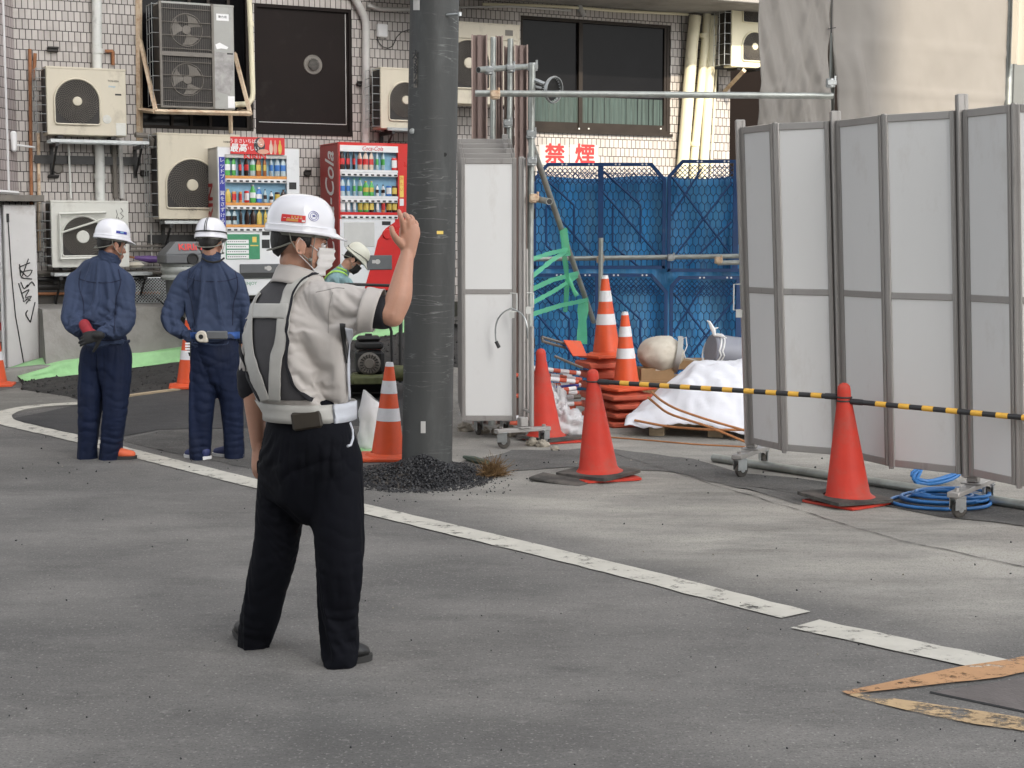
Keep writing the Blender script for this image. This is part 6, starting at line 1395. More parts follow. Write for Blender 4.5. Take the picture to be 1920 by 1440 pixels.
def ball(bm, c, r, M=None, n=20, m=14):
    if not isinstance(r, (tuple, list)): r = (r, r, r)
    vs_ = []; fs = []
    for j in range(m + 1):
        ph = PI * j / m - PI / 2
        for i in range(n): th = 2 * PI * i / n; vs_.append(Vector((c[0] + r[0] * math.cos(ph) * math.cos(th), c[1] + r[1] * math.cos(ph) * math.sin(th), c[2] + r[2] * math.sin(ph))))
    for j in range(m):
        for i in range(n): fs.append((j * n + i, j * n + (i + 1) % n, (j + 1) * n + (i + 1) % n, (j + 1) * n + i))
    bm.add(vs_, fs, 0, True, M)
def fuse(bm, voxel, smooth=4, fac=.5):
    me = bpy.data.meshes.new('tmp'); me.from_pydata(bm.v, [], bm.f); o = bpy.data.objects.new('tmp', me); C.objects.link(o)
    m1 = o.modifiers.new('r', 'REMESH'); m1.mode = 'VOXEL'; m1.voxel_size = voxel; m1.adaptivity = 0
    if smooth: m2 = o.modifiers.new('s', 'SMOOTH'); m2.factor = fac; m2.iterations = smooth
    out = bpy.data.meshes.new_from_object(o.evaluated_get(bpy.context.evaluated_depsgraph_get()))
    bpy.data.objects.remove(o); bpy.data.meshes.remove(me); return out
def wrinkle(me, fn):
    n = len(me.vertices); co = np.empty(n * 3); no = np.empty(n * 3); me.vertices.foreach_get('co', co); me.vertices.foreach_get('normal', no); co = co.reshape(-1, 3); no = no.reshape(-1, 3)
    for i in range(n): d = fn(Vector(co[i]), Vector(no[i])); co[i] += no[i] * d
    me.vertices.foreach_set('co', co.ravel()); me.update()

def simulate(me, pin, frames=18, shrink=-.10, bend=.25, stiff=12, goal=.4, grav=1.0, sub=1, coll=None):
    """let the garment settle: the cloth is cut a little too large and buckles into folds; pin(p) -> how firmly it is held"""
    o = bpy.data.objects.new('garment', me); C.objects.link(o)
    if coll is not None:
        co_ = bpy.data.objects.new('dummy', coll); C.objects.link(co_); cm = co_.modifiers.new('c', 'COLLISION'); co_.collision.thickness_outer = .006; co_.collision.cloth_friction = 8
    vg = o.vertex_groups.new(name='pin')
    for v in me.vertices: vg.add([v.index], max(0, min(1, pin(v.co))), 'REPLACE')
    m_ = o.modifiers.new('cloth', 'CLOTH'); s_ = m_.settings; s_.quality = 6; s_.mass = .15; s_.tension_stiffness = stiff; s_.compression_stiffness = stiff; s_.shear_stiffness = stiff * .4
    s_.bending_stiffness = bend; s_.tension_damping = 8; s_.compression_damping = 8; s_.shear_damping = 8; s_.bending_damping = .6; s_.air_damping = 4; s_.shrink_min = shrink; s_.vertex_group_mass = 'pin'; s_.pin_stiffness = goal
    s_.effector_weights.gravity = grav; m_.collision_settings.use_collision = coll is not None; m_.collision_settings.distance_min = .006; m_.collision_settings.collision_quality = 2; m_.collision_settings.use_self_collision = False; m_.point_cache.frame_start = 1; m_.point_cache.frame_end = frames
    SC.frame_start = 1; SC.frame_end = frames
    if sub: s2 = o.modifiers.new('sub', 'SUBSURF'); s2.levels = sub; s2.render_levels = sub; s3 = o.modifiers.new('sm', 'SMOOTH'); s3.factor = .5; s3.iterations = 1
    for f in range(1, frames + 1): SC.frame_set(f); bpy.context.view_layer.update()
    out = bpy.data.meshes.new_from_object(o.evaluated_get(bpy.context.evaluated_depsgraph_get()))
    SC.frame_set(1); bpy.data.objects.remove(o)
    if coll is not None: bpy.data.objects.remove(co_)
    return out
def folds(lst, base=.003, sc=7, st=(1, 1, 1), fine=.0008, k_=.34):
    base *= .45; L_ = [(Vector(c), Vector(ax).normalized(), r_, f * 1.35, a * k_) for c, ax, r_, f, a in lst]
    def fn(p, n):
        w_ = noise.fractal(Vector((p.x * sc * st[0], p.y * sc * st[1], p.z * sc * st[2])), 1.0, 2.0, 3)
        d = base * .55 * (1 - 2.6 * abs(w_)) + fine * noise.noise(p * 45)
        for c, ax, r_, f, a in L_:
            q = p - c; al = q.dot(ax); k = math.exp(-(al * al * .7 + (q.length_squared - al * al) * .55) / (r_ * r_))
            if k > .02:
                nz = noise.noise(p * 9 + ax * 3) ; s_ = math.sin(q.dot(ax) * f * .55 + nz * 1.5 + noise.noise(p * 21) * .35); d += a * k * (1.15 - 2.1 * abs(s_) ** .8) * -1 * (.6 + 1.0 * max(-.45, noise.noise(p * 6 + Vector((7, 1, 3)))))
        return d
    return fn
def pins(lst, base=.05):
    L_ = [(Vector(c), r_, w_) for c, r_, w_ in lst]
    return lambda p: max([base] + [w_ * math.exp(-((p - c).length / r_) ** 4) for c, r_, w_ in L_])
def cloth(name, bm, voxel, m_, par, fn=None, smooth=5, label=None, sim=None):
    me = fuse(bm, voxel, smooth)
    if sim: me = simulate(me, **sim); me.materials.clear()
    if fn: wrinkle(me, fn)
    me.polygons.foreach_set('use_smooth', [True] * len(me.polygons)); me.materials.append(m_)
    o = link(name, me, par)
    if label: o['label'] = label
    return o
def hand(bm, wrist, ydir, dorsal, side, curls, thumb=.6, sc=1.0, spread=1.0, tup=0):
    Y = Vector(ydir).normalized(); Z = Vector(dorsal); Z = (Z - Y * Y.dot(Z)).normalized(); X = Y.cross(Z) * side; W = Vector(wrist)
    L = lambda x, y, z: W + (X * x + Y * y + Z * z) * sc
    limb(bm, [(L(0, -.01, 0), .028 * sc, .020 * sc), (L(0, .03, .002), .036 * sc, .017 * sc), (L(0, .075, .004), .041 * sc, .014 * sc), (L(0, .092, .003), .038 * sc, .011 * sc)], X, 4, 16)
    for k, (x, ln, rr_) in enumerate(((-.030, .072, .0090), (-.010, .080, .0092), (.011, .074, .0088), (.030, .058, .0078))):
        a = 0; p = L(x, .085 - .006 * abs(k - 1), .004); pts = [(p, rr_ * sc, rr_ * sc)]; sp = (x * 2.0) * spread
        for j, f in enumerate((.46, .30, .24)):
            a += R(curls[k][j]); d = (Y * math.cos(a) - Z * math.sin(a) + X * sp * math.cos(a)).normalized(); p = p + d * ln * f * sc; pts.append((p, rr_ * sc * (1, .93, .86)[j], rr_ * sc * (1, .93, .84)[j]))
        limb(bm, pts, X, 3, 12)
    p = L(-.024, .012, -.006); pts = [(p, .014 * sc, .013 * sc)]
    for j, (f, ang) in enumerate(((.040, 0), (.026, .25), (.021, .45))):
        d = (X * -(.80 - ang * thumb - tup * .22) + Y * (.60 + ang * .3 + tup * .25) - Z * (.25 + .5 * ang * thumb + tup * .25)).normalized(); p = p + d * f * sc; pts.append((p, (.0118, .0102, .0088)[j] * sc, (.0112, .0095, .008)[j] * sc))
    limb(bm, pts, None, 3, 12)
def head_mat(c, yaw, pitch=0, roll=0, sc=1.0): return Matrix.Translation(c) @ Matrix.Rotation(yaw, 4, 'Z') @ Matrix.Rotation(pitch, 4, 'X') @ Matrix.Rotation(roll, 4, 'Y') @ Matrix.Scale(sc, 4)
def head_soup(bm, M, neck_to):
    for c, r_ in (((0, -.012, .035), (.076, .096, .092)), ((0, .028, -.02), (.064, .060, .080)), ((0, .030, -.065), (.050, .052, .045)), ((0, .058, -.098), (.026, .026, .020)), ((0, .072, .028), (.050, .020, .014)),
                  ((.032, .062, -.022), (.026, .022, .024)), ((-.032, .062, -.022), (.026, .022, .024)), ((0, .084, -.060), (.024, .012, .009)), ((0, .082, -.072), (.020, .012, .009)), ((0, .102, -.030), (.014, .012, .010))): ball(bm, c, r_, M)
    limb(bm, [(M @ Vector((0, .082, .018)), .007, .008), (M @ Vector((0, .098, -.012)), .008, .009), (M @ Vector((0, .106, -.030)), .010, .009)], None, 3, 12)
    for s_ in (-1, 1):
        pts = [Vector((s_ * (.078 + .012 * math.sin(a * .5 + .4)), -.012 - .017 * math.sin(a), .002 + .031 * math.cos(a))) for a in [2 * PI * k / 16 for k in range(17)]]
        bm.tube([M @ p for p in pts], .0045, 8); ball(bm, (s_ * .080, -.008, .0), (.006, .014, .026), M)
        ball(bm, (s_ * .082, .0, -.022), (.006, .008, .010), M); ball(bm, (s_ * .080, .008, .002), (.005, .005, .008), M)
    p0 = M @ Vector((0, -.022, -.05)); n_ = Vector(neck_to); limb(bm, [(p0, .056, .058), (p0.lerp(n_, .5), .054, .056), (n_, .066, .062)], M.to_3x3() @ Vector((1, 0, 0)), 4, 20)
def eyes(M, par, iris):
    b = MB()
    for s_ in (-1, 1): ball(b, (s_ * .031, .076, .006), .0125, M, 14, 10)
    o = b.build('eye', MT['white'], par); b = MB()
    for s_ in (-1, 1): ball(b, (s_ * .031, .0845, .006), (.006, .005, .006), M, 10, 8)
    b.build('iris', iris, o)
    b = MB()
    for s_ in (-1, 1):
        b.tube([M @ Vector((s_ * x, y, z)) for x, y, z in ((.014, .092, .028), (.030, .088, .034), (.048, .072, .028))], [.003, .004, .002], 6)
        b.tube([M @ Vector((s_ * x, y, z)) for x, y, z in ((.018, .086, .013), (.031, .089, .018), (.044, .080, .012))], [.0015, .002, .0015], 5)
    b.build('brow', MT['hair'], par)
def hair(M, par, low=-40, side_=-6, th=.010):
    b = MB(); rows = []; n, m = 64, 18
    for j in range(m + 1):
        r_ = []
        for i in range(n + 1):
            az = R(lerp(-112, 112, i / n)); k = abs(math.sin(az * .5)) ; lo_ = R(lerp(low, side_, min(1, (abs(az) / R(72)) ** 2.2))) if abs(az) < R(92) else R(lerp(side_, -16, min(1, (abs(az) - R(92)) / R(10)))); el = lerp(lo_, R(62), j / m)
            f = 1 + th / .08 * (1 if j > 1 else .35 * (j + .4)) + .02 * noise.noise(Vector((az * 14, el * 6, 2)))
            r_.append(M @ Vector((math.sin(az) * math.cos(el) * .076 * f, -.012 - math.cos(az) * math.cos(el) * .096 * f, .030 + math.sin(el) * .092 * f * (1.25 if el < 0 else 1))))
        rows.append(r_)
    b.sheet(rows, .004); b.build('hair', MT['hair'], par, sharp=0)
def helmet(M, par, shell, strap, extras=None, visor=.05):
    b = MB(); n = 56; rows = []
    def ring(f, z, peak=0, out=0):
        r_ = []
        for i in range(n):
            th = 2 * PI * i / n; c, s_ = math.cos(th), math.sin(th); pk = max(0, s_) ** 3 * peak
            ridge = 1 + .02 * math.exp(-(c / .22) ** 2) * (1 if .2 < f < .98 else 0)
            r_.append(M @ Vector(((.112 * f + out) * c, (.134 * f * ridge + out + pk) * s_ - .004, z - pk * .34 * max(0, s_))))
        r_.append(r_[0].copy()); return r_
    rows.append(ring(.97, .002)); rows.append(ring(1.0, -.004, visor, .006)); rows.append(ring(1.0, .001, visor, .008)); rows.append(ring(1.0, .006, visor * .45, .007)); rows.append(ring(1.0, .010, visor * .1, .005)); rows.append(ring(1.005, .024, 0, .005)); rows.append(ring(1.0, .027, 0, .001)); rows.append(ring(1.0, .030))
    for k in range(1, 13):
        t = R(7.2 * k); rows.append(ring(math.cos(t) ** .66 if k < 12 else .16, .030 + .122 * math.sin(t)))
    rows.append(ring(.001, .1522)); b.sheet(rows, .003, 0, True); h = b.build('helmet', shell, par, sharp=55)
    # liner, straps
    b = MB(); b.lathe([(.092, -.016), (.096, .02)], 32, 0, M @ Matrix.Diagonal((1.03, 1.22, 1, 1))); b.build('head_band', strap, h)
    b = MB()
    for s_ in (-1, 1):
        b.tube([M @ Vector(p) for p in smooth_line([(s_ * .094, .05, .0), (s_ * .088, .048, -.04), (s_ * .074, .040, -.105), (s_ * .05, .052, -.150), (0, .060, -.168)], 1, .03)], .0055, 6, 0, True, False, None, True, .35)
        b.tube([M @ Vector(p) for p in smooth_line([(s_ * .096, -.055, .0), (s_ * .098, -.045, -.045), (s_ * .086, .0, -.085), (s_ * .074, .040, -.110)], 1, .03)], .0055, 6, 0, True, False, None, True, .35)
    b.tube([M @ Vector(p) for p in smooth_line([(.098, -.045, -.045), (.088, -.085, -.065), (.05, -.118, -.078), (0, -.125, -.080), (-.05, -.118, -.078), (-.088, -.085, -.065), (-.098, -.045, -.045)], 1, .03)], .010, 6, 0, True, False, None, True, .35)
    for s_ in (-1, 1): ball(b, (s_ * .082, .038, -.105), .009, M, 10, 8)
    b.build('chin_strap', strap, h); return h
def dome_pt(M, az, z, out=.002):     # point on helmet shell (az from the right side, counterclockwise)
    t = math.asin(min(.999, max(0, (z - .030) / .122))); f = math.cos(t) ** .66; ridge = 1 + .02 * math.exp(-(math.cos(az) / .22) ** 2)
    return M @ Vector(((.112 * f + out) * math.cos(az), (.134 * f * ridge + out) * math.sin(az) - .004, z + out * .5))
def dome_patch(M, par, az0, az1, z0, z1, m_, name='sticker', n=10, m=4, out=.002):
    b = MB(); rows = [[dome_pt(M, lerp(az0, az1, i / n), lerp(z0, z1, j / m), out) for i in range(n + 1)] for j in range(m + 1)]
    b.sheet([r_[::-1] for r_ in rows] if az1 > az0 else rows, 0); return b.build(name, m_, par)
def shoe(name, heel, toe, m_up, m_sole, par, w_=.047, h=.07, lift=0):
    d = Vector(toe) - Vector(heel); d.z = 0; L_ = d.length; d.normalize(); s_ = Vector((-d.y, d.x, 0)); hh = Vector(heel); hh.z = gz(hh.x, hh.y) + lift
    b = MB(); rows = []
    prof = [(-.00, .55), (.03, .85), (.10, .95), (.35, .80), (.60, .98), (.80, 1.0), (.93, .75), (1.0, .30)]
    def out(z, sc_): return [hh + d * (L_ * f + (0)) + s_ * w_ * wv_ * sc_ + Vector((0, 0, z)) for f, wv_ in prof] + [hh + d * L_ * f - s_ * w_ * wv_ * sc_ + Vector((0, 0, z)) for f, wv_ in prof[::-1]]
    r0, r1, r2 = out(.001, .98), out(.024, 1.05), out(.024, .6)
    b.sheet([[*r_, r_[0]] for r_ in (r0, r1)]); b.add(r1, [tuple(range(len(r1)))[::-1]]); b.add(r0, [tuple(range(len(r0)))])
    u = MB(); limb(u, [(hh + d * .035 + Vector((0, 0, .055)), .040, .042), (hh + d * L_ * .38 + Vector((0, 0, .052)), .041, .040), (hh + d * L_ * .66 + Vector((0, 0, .040)), w_ * .96, .034), (hh + d * (L_ - .035) + Vector((0, 0, .034)), w_ * .82, .026)], s_, 5, 20)
    limb(u, [(hh + d * .045 + Vector((0, 0, .05)), .036, .040), (hh + d * .055 + Vector((0, 0, .085)), .034, .036)], s_, 3, 16, False)
    me = fuse(u, .005, 3)
    for v in me.vertices:
        if v.co.z < hh.z + .016: v.co.z = hh.z + .016
    me.polygons.foreach_set('use_smooth', [True] * len(me.polygons)); me.materials.append(m_up); o = link(name, me, par); b.build('sole', m_sole, o); return o
SKIN = mat('skin', (.50, .27, .185), .5, 0, .07, 14, .0005, 130, ((.45, .17, .12), .15, 9), sss=.12)
SKIN_T = mat('skin_tanned', (.38, .19, .125), .5, 0, .08, 14, .0005, 130, sss=.08)
M_('hair', (.012, .010, .009), .55, 0, .4, 60, .002, 180, stretch=(1, 1, .3)); M_('iris', (.02, .012, .01), .2)
M_('shirt_greige', (.50, .465, .435), .8, 0, .05, 4, .0003, 320, sheen=.2); M_('vest_dark', (.062, .060, .064), .85, 0, .12, 30, .0008, 500); M_('vest_reflect', (.44, .43, .40), .55, 0, .07, 9, .0004, 160, ((.34, .33, .31), .2, 7)); M_('vest_reflect_bright', (.55, .57, .62), .4, 0, .04, 9, .0004, 120)
M_('trouser_black', (.0045, .005, .008), .8, 0, .2, 5, .0003, 300, spec=.12); M_('jacket_blue', (.036, .052, .100), .75, 0, .10, 4, .0003, 320, spec=.3); M_('trouser_navy', (.006, .012, .036), .75, 0, .2, 4, .0003, 300, spec=.25); M_('undershirt', (.008, .008, .012), .8)
M_('helmet_white', (.74, .74, .78), .22, 0, .02, 2, coat=.5); M_('helmet_cream', (.66, .66, .56), .35, 0, .03, 3); M_('strap_grey', (.20, .20, .17), .7, 0, .15, 20); M_('mask_white', (.70, .68, .66), .8, 0, .04, 9); M_('jacket_teal', (.22, .36, .38), .75, 0, .12, 6); M_('lime', (.40, .72, .12), .5)
M_('shoe_black', (.014, .014, .014), .4, 0, .2, 12, .0006, 120, ((.12, .11, .10), .2, 14)); M_('shoe_orange', (.68, .13, .05), .6, 0, .1, 9); M_('shoe_blue', (.03, .04, .13), .6, 0, .15, 9); M_('sole_grey', (.035, .034, .033), .7, 0, .2, 9); M_('glove_black', (.014, .014, .014), .7, 0, .3, 30, .001, 160); M_('glove_red', (.30, .02, .03), .75, 0, .15, 30); M_('leather', (.035, .028, .02), .5, 0, .2, 20)

def seam(obj_, px, m_, r_=.0026, Y0=4.5):
    bv = BVHTree.FromPolygons([v.co.copy() for v in obj_.data.vertices], [tuple(p.vertices) for p in obj_.data.polygons]); pts = []
    for x, y in catmull([(float(a), float(c)) for a, c in px], 7):
        d = ray(x, y); h_ = bv.ray_cast(CAM + d * Y0, d)
        if h_[0] is not None: pts.append(h_[0] + h_[1] * .0004)
    if len(pts) > 3: b = MB(); b.tube(pts, r_, 5); b.build('seam', m_, obj_)
# ---------------------------------------------------------------- the guard in the foreground
def Q(px, py, Y): return P(px, py, Y)
g0 = Q(580, 1240, 5.75); g0.z = 0
GU = thing('person', 'man in white helmet, greige shirt, reflective vest and black trousers raising his right hand', 'person', (0, 0, 0))
ya = R(49); rl = Vector((math.cos(ya), -math.sin(ya), 0)); fw = Vector((math.sin(ya), math.cos(ya), 0))
HM = head_mat(Q(566, 462, 5.68), -R(78), R(-4), 0, .97)
nk = Q(556, 545, 5.70)
sR, eR, wR = Q(606, 572, 5.60), Q(735, 588, 5.49), Q(764, 474, 5.54)
sL, eL, wL = Q(500, 585, 5.84), Q(474, 700, 5.90), Q(484, 838, 5.86)
hR, kR, aR = Q(625, 850, 5.65), Q(636, 1045, 5.60), Q(637, 1205, 5.64)
hL, kL, aL = Q(540, 850, 5.78), Q(512, 1055, 5.80), Q(476, 1186, 5.90)
b = MB(); head_soup(b, HM, nk)
limb(b, [(Q(558, 560, 5.70), .15, .09), (Q(560, 640, 5.71), .15, .10), (Q(572, 740, 5.71), .14, .10), (Q(580, 830, 5.71), .15, .11)], rl)
limb(b, [(sR, .05, .05), (sR.lerp(eR, .5), .048, .048), (eR, .044, .044)]); limb(b, [(eR, .043, .046), (eR.lerp(wR, .28) + Vector((.010, 0, 0)), .049, .046), (eR.lerp(wR, .65) + Vector((.004, 0, 0)), .038, .035), (wR, .028, .024)], (0, 1, 0))
ball(b, eR + Vector((.004, 0, -.008)), .040)
limb(b, [(sL, .05, .05), (eL, .042, .042)]); limb(b, [(eL, .042, .042), (eL.lerp(wL, .3), .044, .042), (wL, .026, .024)])
limb(b, [(Q(765, 478, 5.54), .027, .022), (Q(767, 452, 5.54), .034, .021), (Q(768, 438, 5.54), .039, .018), (Q(768, 426, 5.54), .036, .013)], (1, 0, -.12), 4, 20)
for fp, r0 in (([(756, 434, 5.53), (754, 415, 5.505), (751, 404, 5.50), (748, 396, 5.505)], .0098), ([(764, 428, 5.535), (765, 410, 5.52), (759, 402, 5.55), (754, 409, 5.575)], .0100), ([(772, 430, 5.545), (774, 413, 5.54), (768, 406, 5.58), (762, 414, 5.605)], .0096), ([(779, 436, 5.555), (781, 421, 5.56), (776, 415, 5.60), (771, 423, 5.62)], .0086)):
    limb(b, [(Q(*q_), r0 * k, r0 * k) for q_, k in zip(fp, (1.05, 1.0, .92, .82))], None, 4, 12)
    ball(b, Q(*fp[0]), r0 * 1.12); ball(b, Q(*fp[1]), r0 * 1.06)
limb(b, [(Q(757, 462, 5.535), .017, .015), (Q(744, 449, 5.515), .0140, .0130), (Q(737, 438, 5.50), .0112, .0108), (Q(734, 427, 5.50), .0092, .0088)], None, 4, 12)
hand(b, wL, (-.02, 0, -1), (-.8, -.6, 0), -1, [(16, 28, 18), (20, 34, 22), (24, 38, 24), (28, 40, 24)], .6, 1.0, .5)
for h, k, a in ((hR, kR, aR), (hL, kL, aL)): limb(b, [(h, .092, .092), (k, .071, .071), (k.lerp(a, .35), .066, .068), (a, .048, .05)])
bd = cloth('body', b, .0042, SKIN, GU, None, 2); BC = fuse(b, .02, 2)
eyes(HM, GU, MT['iris']); hair(HM, GU)
HH = HM @ Matrix.Translation((0, -.006, .052)) @ Matrix.Rotation(R(-1), 4, 'X') @ Matrix.Scale(.955, 4)
he = helmet(HH, GU, MT['helmet_white'], MT['strap_grey'], visor=.048)
az = R(0)
st = dome_patch(HH, he, R(-38), R(4), .036, .064, MT['label_red']); dome_patch(HH, st, R(-28), R(-8), .038, .048, MT['tangerine'], 'print', out=.003); dome_patch(HH, st, R(-2), R(3), .038, .046, MT['white'], 'print', out=.003)
for k in range(4): dome_patch(HH, st, R(-20 + k * 5), R(-17 + k * 5), .052, .060, MT['tangerine'], 'print', 3, 2, out=.003)
for k in range(5): dome_patch(HH, st, R(-34 + k * 7), R(-29 + k * 7), .0495, .0510, MT['white'], 'print', 3, 1, out=.003)
b = MB()
for r_ in (.019, .013):
    b.tube([dome_pt(HH, R(18) + r_ / .118 * math.cos(a), .066 + r_ * math.sin(a), .0018) for a in [2 * PI * i / 24 for i in range(24)]], .0009, 4, 0, False, True)
for k in (-1, 1): b.tube([dome_pt(HH, R(18) - .04, .066 + .004 * k, .0018), dome_pt(HH, R(18) + .05, .066 - .004 * k + .002, .0018)], .0012, 4)
b.build('emblem', MT['label_blue'], he)
b = MB()
for k in range(3): b.tube([dome_pt(HH, R(-96 + k * 4), .040, .0005), dome_pt(HH, R(-96 + k * 4), .046, .0005)], .0015, 4)
b.build('vent_slot', MT['ink'], he)
# mask
b = MB(); rows = []
for j in range(12):
    z = lerp(.000, -.105, j / 11); r_ = []
    for i in range(19):
        u = lerp(-1, 1, i / 18); x = .064 * math.sin(u * 1.25); y = .030 + .075 * math.cos(u * 1.28) + .016 * math.exp(-(u / .3) ** 2) * math.sin(PI * min(1, (j + 3) / 12)) + .004 * math.sin(j * 1.9); y -= .018 * sstep(6, 11, j)
        r_.append(HM @ Vector((x * (1.04 - .12 * j / 11), y + .006, z)))
    rows.append(r_)
b.sheet(rows, .002); mk = b.build('face_mask', MT['mask_white'], GU, sharp=0)
for s_ in (-1, 1):
    b = MB(); b.tube([HM @ Vector(p) for p in ((s_ * .060, .056, -.012), (s_ * .074, .02, .012), (s_ * .086, -.016, .03), (s_ * .090, -.030, .0), (s_ * .084, -.016, -.03), (s_ * .070, .02, -.06), (s_ * .058, .050, -.088))], .0018, 5); b.build('ear_loop', MT['white'], mk)
# trousers
b = MB()
limb(b, [(Q(580, 778, 5.71), .178, .135), (Q(580, 815, 5.71), .208, .150), (Q(580, 858, 5.71), .222, .155), (Q(582, 905, 5.71), .185, .135)], rl, 5, 32)
limb(b, [(Q(626, 858, 5.67), .110, .108), (Q(633, 925, 5.65), .103, .108), (Q(637, 1000, 5.62), .094, .094), (Q(637, 1060, 5.60), .084, .086), (Q(631, 1120, 5.62), .076, .082), (Q(630, 1180, 5.64), .073, .088), (Q(631, 1215, 5.645), .064, .086), (Q(629, 1234, 5.645), .056, .078)], (1, 0, 0))
limb(b, [(Q(536, 858, 5.76), .112, .108), (Q(530, 930, 5.77), .098, .102), (Q(521, 1005, 5.79), .092, .092), (Q(503, 1065, 5.81), .085, .085), (Q(486, 1130, 5.86), .078, .082), (Q(472, 1175, 5.89), .066, .078), (Q(469, 1198, 5.90), .060, .076)], (1, 0, 0))
fl_ = [(Q(640, 1060, 5.52), (.25, 0, 1), .12, 75, .009), (Q(636, 1180, 5.58), (.1, 0, 1), .10, 95, .008), (Q(505, 1070, 5.72), (-.3, 0, 1), .12, 75, .008), (Q(475, 1175, 5.82), (.1, 0, 1), .08, 95, .008), (Q(660, 880, 5.55), (.7, 0, .7), .12, 60, .008), (Q(540, 900, 5.62), (.6, 0, -.8), .12, 55, .007), (Q(600, 870, 5.55), (-.3, 0, 1), .10, 60, .006)]
zt, zc, xe = Q(580, 785, 5.7).z, Q(560, 545, 5.7).z, Q(690, 580, 5.52).x
def pt(p): return max(.10, sstep(zt - .12, zt - .03, p.z), .30 * sstep(zt - .36, zt - .2, p.z), .22 * math.exp(-((p.z - .50) / .05) ** 2), .20 * (1 - sstep(.05, .09, p.z)))
tr = cloth('trousers', b, .0105, MT['trouser_black'], GU, folds(fl_, .004, 5, (1, 1, .6), k_=.36), 6, sim=dict(pin=pt, frames=22, shrink=-.075, bend=1.2, stiff=14, goal=.16, coll=BC.copy()))
# shirt
b = MB()
limb(b, [(Q(558, 528, 5.70), .075, .070), (Q(556, 545, 5.70), .125, .090), (Q(556, 566, 5.705), .190, .125), (Q(557, 600, 5.71), .222, .152), (Q(559, 645, 5.71), .228, .168), (Q(563, 690, 5.71), .226, .176), (Q(570, 728, 5.71), .212, .170), (Q(577, 757, 5.71), .188, .150), (Q(580, 782, 5.71), .180, .140)], rl, 5, 36, True)
limb(b, [(Q(575, 565, 5.66), .085, .075), (Q(606, 572, 5.60), .085, .088), (Q(645, 577, 5.57), .088, .090), (Q(680, 581, 5.54), .078, .076), (Q(694, 583, 5.53), .073, .071)], (0, 0, 1), 5, 28)
limb(b, [(Q(520, 570, 5.80), .08, .075), (Q(497, 590, 5.85), .072, .080), (Q(481, 640, 5.89), .060, .066), (Q(473, 695, 5.90), .056, .060)], None, 5, 24)
ff = [(Q(625, 590, 5.45), (.9, 0, .5), .10, 62, .014), (Q(675, 590, 5.45), (1, 0, .25), .09, 80, .013), (Q(700, 570, 5.47), (1, 0, .35), .07, 110, .010), (Q(600, 640, 5.5), (.75, 0, -.6), .15, 42, .012), (Q(620, 720, 5.5), (.5, 0, 1), .13, 55, .013), (Q(650, 700, 5.5), (1, 0, .2), .12, 48, .012), (Q(570, 700, 5.5), (1, .2, .3), .14, 40, .009), (Q(640, 640, 5.5), (1, 0, 0), .10, 60, .010), (Q(470, 660, 5.85), (0, 0, 1), .08, 70, .007)]
def ps(p):
    px_, py_ = 960 + F * p.x / (p.y * math.cos(PITCH) - (p.z - CH) * math.sin(PITCH)), 720 - F * (p.y * math.sin(PITCH) + (p.z - CH) * math.cos(PITCH)) / (p.y * math.cos(PITCH) - (p.z - CH) * math.sin(PITCH))
    vb = interp(py_, [511, 520, 544, 580, 640, 697, 730, 752], [605, 595, 565, 553, 547, 550, 566, 590])
    return max(.05, .85 * sstep(vb + 8, vb - 10, px_) if px_ > 440 and p.y < 5.78 else 0, 1 - sstep(zt, zt + .05, p.z), .8 * sstep(zc - .04, zc + .02, p.z), .6 * sstep(xe - .02, xe + .02, p.x))
sh = cloth('shirt', b, .0105, MT['shirt_greige'], GU, folds(ff[:3], .002, 5.5, (1.2, 1.2, .6), k_=.16), 6, sim=dict(pin=ps, frames=22, shrink=-.11, bend=1.0, stiff=14, goal=.12, coll=BC.copy()))
sbm = BVHTree.FromPolygons([v.co.copy() for v in sh.data.vertices], [tuple(p.vertices) for p in sh.data.polygons])
# rolled cuff and black undershirt sleeve
def cuff(c, ax, r0, r1, L_, m_, name, par, tilt=None, rows_=7, thick=.004):
    ax = Vector(ax).normalized(); u = ax.cross(Vector((0, 1, 0))).normalized(); w_ = ax.cross(u); b = MB(); rows = []
    for j in range(rows_):
        f = j / (rows_ - 1); r_ = []
        for i in range(41):
            a = 2 * PI * i / 40; k = lerp(r0, r1, f) * (1 + .035 * noise.noise(Vector((math.cos(a) * 1.6, math.sin(a) * 1.6, f * 1.5 + 5))) + .02 * math.sin(f * PI * 2 + a)); r_.append(c + ax * (L_ * f) + (u * math.cos(a) + w_ * math.sin(a)) * k + (ax * .02 * math.cos(a) if tilt else Vector()))
        rows.append(r_)
    b.sheet(rows, thick); return b.build(name, m_, par, sharp=0)
cuff(Q(680, 581, 5.53), (1, -.1, .0), .082, .077, .060, MT['shirt_greige'], 'rolled_cuff', sh, True)
b = MB(); limb(b, [(Q(700, 583, 5.52), .062, .062), (Q(718, 586, 5.51), .060, .061), (Q(730, 588, 5.50), .055, .057)], None, 4, 24, False); cloth('undershirt_sleeve', b, .006, MT['undershirt'], GU, folds([], .002, 9), 2)
b = MB(); limb(b, [(Q(473, 700, 5.90), .060, .062), (Q(473, 728, 5.90), .057, .058)], None, 3, 24); cloth('undershirt_sleeve', b, .006, MT['undershirt'], GU, folds([], .002, 9), 2)
b = MB(); limb(b, [(Q(566, 500, 5.70), .060, .060), (Q(556, 530, 5.70), .075, .072)], rl, 3, 24, False)
